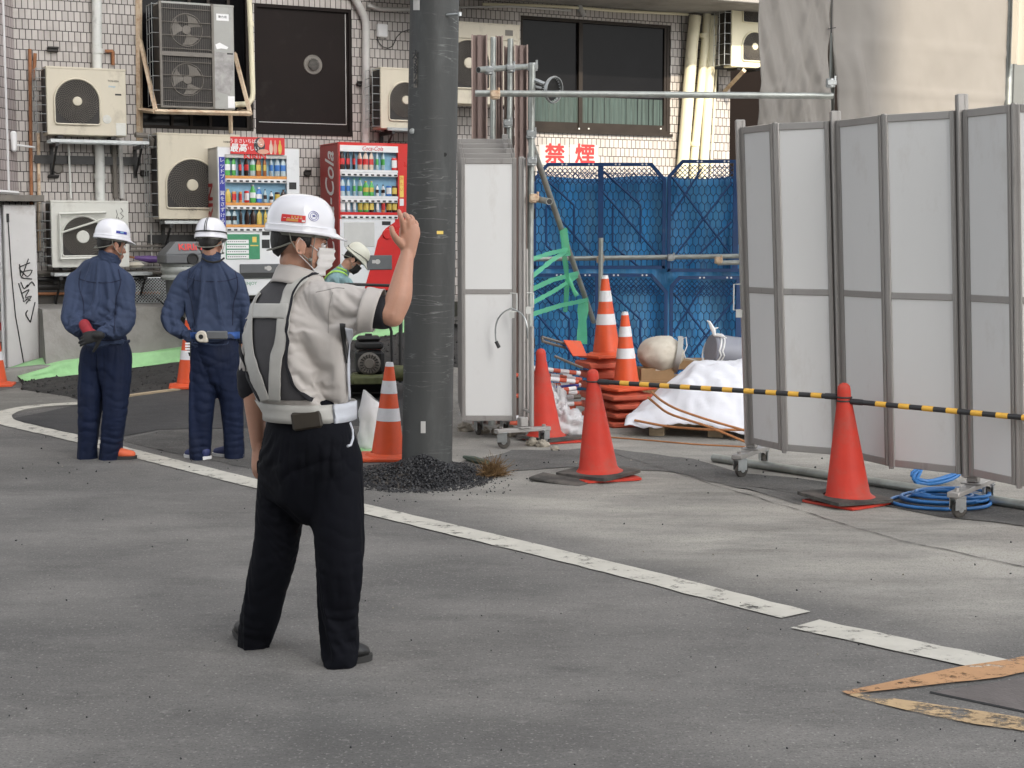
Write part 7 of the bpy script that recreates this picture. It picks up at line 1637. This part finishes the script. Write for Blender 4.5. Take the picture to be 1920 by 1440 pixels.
# collar
def collar(c, tilt, r0, r1, h, m_, par, gap=.35, sx=1.0):
    b = MB(); rows = []
    for j in range(10):
        f = j / 9; r_ = []
        for i in range(49):
            a = gap / 2 + (2 * PI - gap) * i / 48; up = math.sin(min(1, f / .45) * PI / 2) if f < .45 else 1; z = h * up - (h * 1.35) * max(0, (f - .45) / .55); rr_ = r0 + (r1 - r0) * f + (.004 if f > .45 else 0) + .003 * noise.noise(Vector((a * 2, f * 2, 1)))
            r_.append(c + tilt @ Vector((math.sin(a) * rr_ * sx, math.cos(a) * rr_, z - .012 * math.cos(a))))
        rows.append(r_)
    b.sheet(rows, .003); return b.build('collar', m_, par, sharp=0)
collar(Q(560, 534, 5.69), Matrix.Rotation(-ya, 3, 'Z') @ Matrix.Rotation(R(-12), 3, 'X'), .070, .098, .052, MT['shirt_greige'], sh, .5, 1.05)
# vest: panels and straps lie on the shirt
def hit(px, py, off):
    d = ray(px, py); r_ = sbm.ray_cast(CAM + d * 4.5, d)
    if r_[0] is None: return None
    return r_[0] + r_[1] * off
def drape(name, rows_px, m_, par, off=.004, th=.003, sm=2):
    rows = []
    for r_ in rows_px:
        q = [hit(x, y, off) for x, y in r_]
        good = [k for k in q if k is not None]
        if not good: continue
        q = [k if k is not None else min(good, key=lambda g_: 0) for k in q]; rows.append(q)
    for _ in range(sm):
        rows = [[(r_[max(i - 1, 0)] + r_[i] * 2 + r_[min(i + 1, len(r_) - 1)]) / 4 for i in range(len(r_))] for r_ in rows]
        rows = [[(rows[max(j - 1, 0)][i] + rows[j][i] * 2 + rows[min(j + 1, len(rows) - 1)][i]) / 4 for i in range(len(rows[0]))] for j in range(len(rows))]
    b = MB(); b.sheet(rows[::-1], th); return b.build(name, m_, par, sharp=0)
yl = [519, 526, 545, 565, 600, 650, 690, 730, 752]; xl = [518, 500, 479, 464, 460, 459, 468, 486, 497]
yr = [511, 520, 544, 580, 640, 697, 730, 752]; xrr = [598, 588, 558, 546, 540, 543, 559, 584]
rowsp = []
for k in range(60):
    y = lerp(519, 752, k / 59); a, c = interp(y, yl, xl), interp(y, yr, xrr); rowsp.append([(lerp(a, c, i / 24), y - (6 * math.sin(PI * i / 24) if k < 3 else 0)) for i in range(25)])
ve = drape('vest', rowsp, MT['vest_dark'], GU, .008, .003, 4)
def strap_px(cl, w_, name='reflective_strap', m_='vest_reflect', off=.014, horiz=False, n=7):
    q = catmull([(x, y) for x, y in cl], 6); rows = []
    for i, (x, y) in enumerate(q):
        a, c = q[max(i - 1, 0)], q[min(i + 1, len(q) - 1)]; tx, ty = c[0] - a[0], c[1] - a[1]; l_ = math.hypot(tx, ty); nx_, ny_ = -ty / l_, tx / l_
        ww = w_ if not callable(w_) else w_(i / (len(q) - 1)); rows.append([(x + nx_ * ww * (k / (n - 1) - .5) * (-1), y + ny_ * ww * (k / (n - 1) - .5) * (-1)) for k in range(n)])
    return drape(name, [r_[::-1] for r_ in rows], MT[m_], ve, off, .002, 1)
strap_px([(574, 520), (551, 541), (540, 569), (534, 605), (531, 640), (523, 665), (520, 700), (519, 752)], 23)
strap_px([(486, 547), (474, 566), (470, 600), (471, 650), (479, 685), (491, 720), (501, 750)], 21)
rows = [[(lerp(458, 545, i / 16), lerp(568, 600, j / 5) + 3 * i / 16) for i in range(17)] for j in range(6)]; drape('reflective_strap', rows, MT['vest_reflect'], ve, .017, .002, 2)
strap_px([(600, 511), (580, 521), (557, 544), (546, 580), (541, 612), (540, 645), (542, 697), (558, 730), (584, 752)], 4.5, 'piping', 'undershirt', .015)
strap_px([(462, 560), (457, 600), (456, 650), (464, 690), (482, 728), (494, 750)], 4, 'piping', 'undershirt', .015)
strap_px([(508, 520), (540, 517), (575, 512)], 5, 'piping', 'undershirt', .010)
strap_px([(644, 607), (644, 640), (647, 682)], lambda t: 12 - 10 * t, 'side_opening', 'ink', .006)
strap_px([(655, 612), (656, 650), (653, 690), (657, 750)], 15, 'front_strap', 'vest_reflect_bright', .010)
SG = mat('seam_grey', (.30, .28, .26), .9)
seam(sh, [(592, 548), (608, 545), (630, 540), (646, 541)], SG, .0016); seam(sh, [(624, 548), (617, 580), (616, 625)], SG, .0014)
# belt loop
ctr = Q(580, 768, 5.71); rows = [[], [], [], []]
for i in range(81):
    a = 2 * PI * i / 80; d = Vector((math.cos(a), math.sin(a), 0))
    for j, zz_ in enumerate((.034, .012, -.012, -.034)):
        o_ = ctr + Vector((0, 0, zz_)) + d * .5; r_ = sbm.ray_cast(o_, -d); p = r_[0] if r_[0] is not None else ctr + d * .17 + Vector((0, 0, zz_)); rows[j].append(ctr + Vector((0, 0, zz_)) + d * (max((p - ctr - Vector((0, 0, zz_))).length, .165) + .009))
for _ in range(3): rows = [[(r_[i - 1 if i else 79] + r_[i] * 2 + r_[i + 1 if i < 80 else 1]) / 4 for i in range(81)] for r_ in rows]
b = MB(); b.sheet(rows[::-1], .003); b.build('waist_belt', MT['vest_reflect'], ve, sharp=0)
sel = [i for i in range(81) if 960 + F * rows[0][i].x / rows[0][i].y > 617 and rows[0][i].y < 5.72]
if len(sel) > 2: b = MB(); b.sheet([[rows[j][i] + (rows[j][i] - ctr).normalized() * .003 for i in sel] for j in (3, 2, 1, 0)], .003); b.build('belt_end', MT['vest_reflect_bright'], ve, sharp=0)
tbm = BVHTree.FromPolygons([v.co.copy() for v in tr.data.vertices], [tuple(p.vertices) for p in tr.data.polygons])
# wallet, key strap
b = MB(); q = Q(576, 786, 5.5); d = ray(576, 788); r_ = tbm.ray_cast(CAM + d * 4.5, d); p = r_[0] if r_[0] is not None else Q(576, 786, 5.53)
b.box(-.055, .055, -.016, .012, -.034, .034, 0, Matrix.Translation(p + Vector((0, -.004, .002))) @ Matrix.Rotation(R(-8), 4, 'Y'), .008); b.build('wallet', MT['leather'], GU)
b = MB(); pts = []
for x, y in ((656, 792), (661, 806), (662, 822), (658, 834), (652, 836)): d = ray(x, y); r_ = tbm.ray_cast(CAM + d * 4.5, d); pts.append((r_[0] if r_[0] is not None else Q(x, y, 5.5)) + Vector((0, -.006, 0)))
b.tube(pts, .005, 6); b.build('key_strap', MT['vest_reflect_bright'], GU)
shoe('shoe', Q(616, 1254, 5.61), Q(694, 1240, 5.72), MT['shoe_black'], MT['sole_grey'], GU, .050); shoe('shoe', Q(474, 1222, 5.86), Q(455, 1205, 6.08), MT['shoe_black'], MT['sole_grey'], GU, .048, lift=.006)
b = None

# ---------------------------------------------------------------- a generic worker
def worker(label, HMx, neck, yaw, torso, arms, legs, jm, tm, skin, shell, feet, jf, tf, hands, gl=None, jl=.0):
    t = thing('person', label, 'person', (0, 0, 0)); r_ = Vector((math.cos(yaw), -math.sin(yaw), 0))
    b = MB(); head_soup(b, HMx, neck); limb(b, [(torso[3][0], .12, .08), (torso[-1][0], .12, .09)], r_)
    for s_, e, w_ in arms: limb(b, [(s_, .045, .045), (e, .036, .036), (w_, .025, .023)])
    for wr, yd, dr_, sd, cu in hands: hand(b, wr, yd, dr_, sd, cu, .6, 1.0, .5)
    for h, k, a in legs[:2]: limb(b, [(h, .088, .088), (k, .068, .068), (k.lerp(a, .35), .062, .064), (a, .046, .05)])
    cloth('body', b, .006, skin, t, None, 2); bc = fuse(b, .025, 2); eyes(HMx, t, MT['iris']); hair(HMx, t)
    h = helmet(HMx @ Matrix.Translation((0, -.006, .052)), t, shell, MT['strap_grey'])
    b = MB(); limb(b, torso, r_, 5, 32)
    for s_, e, w_ in arms: limb(b, [(s_ + (torso[3][0] - s_) * .5, .072, .07), (s_, .066, .066), (s_.lerp(e, .5), .062, .062), (e, .060, .062), (e.lerp(w_, .5), .052, .052), (e.lerp(w_, .93), .040, .038)], None, 5, 24)
    zn = torso[1][0].z; zh = torso[-1][0].z; PJ = pins([(w_, .09, .6) for _, _, w_ in arms] + [(e, .06, .15) for _, e, _ in arms], .045)
    j = cloth('jacket', b, .0125, jm, t, jf, 6, sim=dict(pin=lambda p: max(PJ(p), .8 * sstep(zn - .05, zn, p.z), .40 * (1 - sstep(zh, zh + .05, p.z))), frames=20, shrink=-.10, bend=1.0, stiff=14, goal=.12, coll=bc.copy()))
    b = MB(); limb(b, legs[2:][0] if len(legs) > 2 else [(torso[-1][0] + Vector((0, 0, .03)), .150, .110), (torso[-1][0] + Vector((0, 0, -.06)), .172, .130), (torso[-1][0] + Vector((0, 0, -.16)), .165, .13)], r_, 5, 28)
    for h_, k, a in legs[:2]: limb(b, [(h_, .098, .100), (h_.lerp(k, .5), .090, .096), (k, .077, .080), (k.lerp(a, .5), .070, .076), (a, .064, .086), (a + Vector((0, 0, -.040)), .058, .078)], r_, 5, 24)
    PT = pins([(k, .07, .2) for _, k, _ in legs[:2]], .04); zf = max(a.z for _, _, a in legs[:2])
    cloth('trousers', b, .0135, tm, t, tf, 6, sim=dict(pin=lambda p: max(PT(p), .9 * sstep(zh - .10, zh - .02, p.z), .25 * sstep(zh - .32, zh - .2, p.z), .22 * (1 - sstep(zf - .03, zf + .02, p.z))), frames=20, shrink=-.09, bend=1.0, stiff=14, goal=.12, coll=bc.copy()))
    for nm, hl, to, mu, ms, lf in feet: shoe(nm, hl, to, mu, ms, t, lift=lf)
    return t, j, h
relax = [(18, 30, 20), (22, 34, 22), (26, 38, 24), (30, 40, 24)]
# first worker, hands behind the back
H1m = head_mat(Q(211, 462, 11.0), -R(49), R(-8), 0, .96); Yw = 11.0
arms = [(Q(140, 522, 11.05), Q(133, 582, 10.92), Q(166, 622, 10.80)), (Q(236, 524, 10.95), Q(238, 588, 10.86), Q(186, 627, 10.76))]
lg = [(Q(176, 665, 11.02), Q(168, 765, 11.0), Q(166, 848, 11.03)), (Q(222, 665, 10.98), Q(214, 765, 10.95), Q(203, 846, 10.98))]
t, j, h = worker('worker in blue shirt and navy trousers with gloved hands clasped behind his back', H1m, Q(198, 497, 11.0), R(25),
    [(Q(206, 472, 11.0), .064, .066), (Q(203, 487, 11.0), .076, .074), (Q(197, 499, 11.0), .130, .092), (Q(190, 517, 11.0), .212, .115), (Q(188, 550, 11.0), .215, .135), (Q(190, 590, 11.0), .205, .14), (Q(198, 622, 11.0), .19, .135), (Q(201, 641, 11.0), .180, .135)],
    arms, lg, MT['jacket_blue'], MT['trouser_navy'], SKIN_T, MT['helmet_white'],
    [('shoe', Q(170, 858, 10.985), Q(160, 850, 11.23), MT['shoe_black'], MT['sole_grey'], 0), ('shoe', Q(190, 862, 10.955), Q(257, 858, 11.0), MT['shoe_orange'], MT['sole_grey'], 0)],
    folds([(Q(130, 580, 10.8), (.3, 0, 1), .13, 70, .014), (Q(160, 615, 10.7), (.8, 0, -.6), .09, 80, .010), (Q(240, 585, 10.7), (.2, 0, 1), .13, 70, .014), (Q(205, 560, 10.8), (.8, 0, .75), .22, 38, .013), (Q(210, 620, 10.8), (.6, 0, .8), .16, 50, .011), (Q(225, 530, 10.8), (1, 0, .2), .1, 60, .010)], .007, 5.5, (1, 1, .5)),
    folds([(Q(180, 700, 10.85), (.4, 0, .9), .22, 38, .012), (Q(215, 770, 10.8), (.2, 0, 1), .16, 62, .011), (Q(170, 790, 10.85), (.1, 0, 1), .2, 55, .010), (Q(205, 835, 10.85), (0, 0, 1), .12, 80, .012), (Q(240, 680, 10.8), (1, 0, .4), .14, 45, .010)], .007, 5, (1, 1, .5)),
    [])
b = MB(); hand(b, Q(188, 628, 10.745), (-1, -.02, -.22), (.1, -1, .3), 1, [(14, 20, 14), (16, 26, 16), (18, 28, 18), (22, 30, 18)], .3, 1.12, .8); limb(b, [(Q(188, 628, 10.745), .036, .03), (Q(180, 629, 10.74), .035, .028)]); cloth('glove', b, .005, MT['glove_black'], t, None, 1)
b = MB(); limb(b, [(Q(158, 608, 10.80), .040, .036), (Q(166, 622, 10.78), .037, .034), (Q(176, 628, 10.78), .036, .03)]); cloth('glove', b, .006, MT['glove_red'], t, folds([], .003, 18), 1)
dome_patch(H1m @ Matrix.Translation((0, -.006, .052)), h, R(-12), R(28), .040, .060, MT['label_blue']); dome_patch(H1m @ Matrix.Translation((0, -.006, .052)), h, R(2), R(14), .046, .056, MT['sky_blue'], 'print', out=.003)
#collar(Q(202, 490, 11.0), Matrix.Rotation(-R(25), 3, 'Z') @ Matrix.Rotation(R(-12), 3, 'X'), .072, .092, .05, MT['jacket_blue'], j)
SN = mat('seam_navy', (.012, .016, .04), .9)
seam(j, [(147, 522), (170, 529), (205, 530), (228, 524)], SN, .0028, 9); seam(j, [(222, 505), (226, 530), (218, 560), (216, 590), (214, 625)], SN, .0034, 9); seam(j, [(152, 508), (148, 535), (156, 565), (158, 600)], SN, .0034, 9); seam(j, [(152, 634), (175, 638), (210, 638), (245, 634)], SN, .0034, 9)
b = MB(); p = Q(248, 542, 10.93); b.box(-.012, .012, -.006, .006, -.03, .03, 0, Matrix.Translation(p), .003); b.build('shoulder_patch', MT['white'], j)
# second worker, left hand on the hip
H2m = head_mat(Q(396, 460, 11.0), -R(8), R(-6), 0, .96)
arms = [(Q(347, 520, 11.05), Q(318, 582, 11.0), Q(354, 632, 10.95)), (Q(443, 524, 11.0), Q(460, 585, 11.02), Q(452, 640, 11.2))]
lg = [(Q(382, 665, 11.0), Q(381, 760, 10.98), Q(380, 846, 11.0)), (Q(428, 665, 11.0), Q(433, 760, 11.02), Q(438, 842, 11.04))]
t, j, h = worker('worker in blue shirt with left hand on his hip and white tape measure on belt', H2m, Q(397, 500, 11.0), R(-4),
    [(Q(397, 474, 11.0), .062, .064), (Q(397, 488, 11.0), .074, .072), (Q(397, 499, 11.0), .130, .092), (Q(397, 515, 11.0), .208, .115), (Q(398, 545, 11.0), .205, .135), (Q(401, 590, 11.0), .178, .13), (Q(404, 625, 11.0), .165, .125), (Q(404, 642, 11.0), .172, .13)],
    arms, lg, MT['jacket_blue'], MT['trouser_navy'], SKIN, MT['helmet_white'],
    [('shoe', Q(390, 862, 10.95), Q(349, 858, 11.10), MT['shoe_blue'], MT['white'], 0), ('shoe', Q(450, 856, 11.01), Q(402, 850, 11.18), MT['shoe_blue'], MT['white'], 0)],
    folds([(Q(318, 582, 10.9), (.3, 0, 1), .13, 75, .014), (Q(340, 545, 10.9), (.6, 0, .8), .10, 70, .011), (Q(340, 610, 10.85), (.7, 0, .7), .10, 70, .011), (Q(460, 580, 10.9), (0, 0, 1), .12, 70, .012), (Q(400, 600, 10.8), (.6, 0, .8), .20, 45, .011), (Q(425, 560, 10.8), (-.5, 0, .8), .18, 40, .010), (Q(400, 530, 10.8), (1, 0, .3), .15, 40, .007)], .007, 5.5, (1, 1, .5)),
    folds([(Q(385, 690, 10.85), (.5, 0, .9), .16, 50, .012), (Q(430, 700, 10.85), (-.5, 0, .9), .18, 45, .012), (Q(385, 760, 10.85), (.2, 0, 1), .14, 65, .011), (Q(435, 775, 10.85), (.2, 0, 1), .16, 60, .011), (Q(378, 838, 10.9), (0, 0, 1), .10, 85, .013), (Q(440, 830, 10.9), (0, 0, 1), .12, 85, .013)], .007, 5, (1, 1, .5)),
    [(Q(354, 632, 10.95), (.75, .1, -.3), (-.2, -.9, .4), -1, relax), (Q(452, 640, 11.2), (-.3, .6, -.6), (.9, 0, 0), 1, relax)])
#collar(Q(398, 489, 11.0), Matrix.Rotation(R(4), 3, 'Z') @ Matrix.Rotation(R(-14), 3, 'X'), .070, .088, .045, MT['jacket_blue'], j)
b = MB(); b.tube([Q(380, 484, 10.94), Q(388, 490, 10.90), Q(400, 492, 10.89), Q(412, 490, 10.90), Q(420, 484, 10.94)], .008, 6); b.build('neck_cord', MT['glove_black'], t)
seam(j, [(352, 520), (375, 527), (420, 527), (446, 520)], SN, .0028, 9); seam(j, [(356, 506), (352, 535), (360, 570), (366, 610)], SN, .0034, 9); seam(j, [(440, 506), (446, 535), (438, 570), (436, 610)], SN, .0034, 9)
HH2 = H2m @ Matrix.Translation((0, -.006, .052))
b = MB(); rows = []
for zz_ in (.034, .044): rows.append([dome_pt(HH2, 2 * PI * i / 48, zz_, .003) for i in range(49)])
b.sheet(rows[::-1], .002)
for off in (-.06, .06):
    rows = [[dome_pt(HH2, -PI / 2 + off + k * .05, .036 + .108 * f, .003) for k in (0, 1)] for f in [i / 14 for i in range(15)]]; b.sheet(rows, .002)
b.build('lamp_strap', MT['glove_black'], h)
# belt with pouch and tape measure
jb = BVHTree.FromPolygons([v.co.copy() for v in j.data.vertices], [tuple(p.vertices) for p in j.data.polygons]); ctr = Q(404, 628, 11.0); rows = [[], []]
for i in range(61):
    a = 2 * PI * i / 60; d = Vector((math.cos(a), math.sin(a), 0))
    for k, zz_ in enumerate((.024, -.024)):
        o_ = ctr + Vector((0, 0, zz_)) + d * .5; r_ = jb.ray_cast(o_, -d); L_ = min((r_[0] - ctr).length if r_[0] is not None else .17, .185); rows[k].append(ctr + Vector((0, 0, zz_)) + d * (L_ + .006))
for _ in range(2): rows = [[(r_[i - 1 if i else 59] + r_[i] * 2 + r_[i + 1 if i < 60 else 1]) / 4 for i in range(61)] for r_ in rows]
b = MB(); b.sheet(rows[::-1], .004); bl = b.build('belt', M_('belt_blue', (.03, .09, .30), .6, 0, .08, 12), t, sharp=0)
b = MB(); b.box(-.075, .075, -.02, .012, -.03, .028, 0, Matrix.Translation(Q(407, 628, 10.84)), .008); b.build('pouch', MT['bin_grey'], bl)
tm_ = MB(); T_ = Matrix.Translation(Q(378, 631, 10.83)) @ Matrix.Rotation(PI / 2, 4, 'X'); tm_.lathe([(0, .024), (.034, .024), (.041, .014), (.041, -.014), (.034, -.024), (0, -.024)], 24, 0, T_); tm_.box(.0, .045, -.041, -.005, -.022, .022, 0, T_, .006); tm = tm_.build('tape_measure', MT['sack_cream'], bl)
b = MB(); b.lathe([(0, .027), (.016, .027), (.017, .024)], 16, 0, T_); b.build('dial', MT['dark_steel'], tm)
b = MB(); b.tube([Q(356, 640, 10.85), Q(352, 655, 10.84), Q(356, 668, 10.84), Q(357, 640, 10.84)], .006, 6)
for k in range(4): b.box(-.02, .012, -.01, .0, -.006, .006, 1, Matrix.Translation(Q(353, 644 + k * 5, 10.835)))
b.build('tool_clip', [MT['glove_black'], MT['white']], bl)
# third worker bending over the compactor
Y3 = 16.0
H3m = head_mat(Q(662, 489, Y3), -R(80), R(-42), 0, .96)
arms = [(Q(650, 530, 15.8), Q(676, 566, 15.6), Q(700, 590, 15.2)), (Q(640, 528, 16.2), Q(672, 560, 16.2), Q(705, 588, 15.6))]
lg = [(Q(592, 615, 15.95), Q(606, 655, 15.85), Q(596, 700, 15.9)), (Q(596, 615, 16.2), Q(622, 655, 16.2), Q(616, 695, 16.3)),
      [(Q(604, 585, 16.0), .15, .12), (Q(592, 605, 16.0), .17, .13), (Q(594, 625, 16.0), .16, .12)]]
t, j, h = worker('stooping worker in cream helmet, black mask and teal jacket behind the plate compactor', H3m, Q(640, 512, Y3), R(80),
    [(Q(643, 508, Y3), .08, .07), (Q(636, 518, Y3), .16, .10), (Q(626, 535, Y3), .21, .12), (Q(614, 560, Y3), .20, .13), (Q(603, 585, Y3), .17, .13), (Q(598, 600, Y3), .17, .13)],
    arms, lg, MT['jacket_teal'], MT['trouser_navy'], SKIN, MT['helmet_cream'],
    [('shoe', Q(590, 704, 15.9), Q(620, 704, 15.9), MT['shoe_black'], MT['sole_grey'], 0), ('shoe', Q(608, 700, 16.25), Q(640, 700, 16.25), MT['shoe_black'], MT['sole_grey'], 0)],
    folds([(Q(670, 560, 15.6), (.7, 0, .7), .12, 70, .010)], .006, 5), folds([], .006, 5),
    [(Q(700, 590, 15.2), (.6, -.2, -.5), (.4, 0, .9), 1, relax), (Q(705, 588, 15.6), (.6, -.2, -.5), (.4, 0, .9), -1, relax)])
b = MB(); rows = []
for k in range(10):
    z = lerp(.004, -.110, k / 9); rows.append([H3m @ Vector((.068 * math.sin(u * 1.3), .030 + .082 * math.cos(u * 1.25) + .012 * math.exp(-(u / .3) ** 2) - .02 * sstep(5, 9, k), z)) for u in [lerp(-1.1, 1.1, i / 14) for i in range(15)]])
b.sheet(rows, .002); b.build('face_mask', MT['glove_black'], t, sharp=0)
HH3 = H3m @ Matrix.Translation((0, -.006, .052)); b = MB(); b.tube([dome_pt(HH3, 2 * PI * i / 40, .036 + .012 * math.sin(4 * PI * i / 40), .003) for i in range(40)], .0035, 6, 0, False, True); b.build('goggle_band', MT['glove_black'], h)
jb = BVHTree.FromPolygons([v.co.copy() for v in j.data.vertices], [tuple(p.vertices) for p in j.data.polygons])
for y0 in (0, 7):
    rows = []
    for px, py in catmull([(606, 520 + y0), (616, 507 + y0), (628, 501 + y0), (642, 503 + y0), (650, 508 + y0)], 4):
        r_ = []
        for k in range(3):
            d = ray(px, py + k * 1.6); hq_ = jb.ray_cast(CAM + d * 13, d); r_.append(hq_[0] + hq_[1] * .008 if hq_[0] is not None else None)
        if all(x is not None for x in r_): rows.append(r_)
    if len(rows) > 2: b = MB(); b.sheet(rows, -.002); b.build('reflective_band', MT['lime'], j, sharp=0)
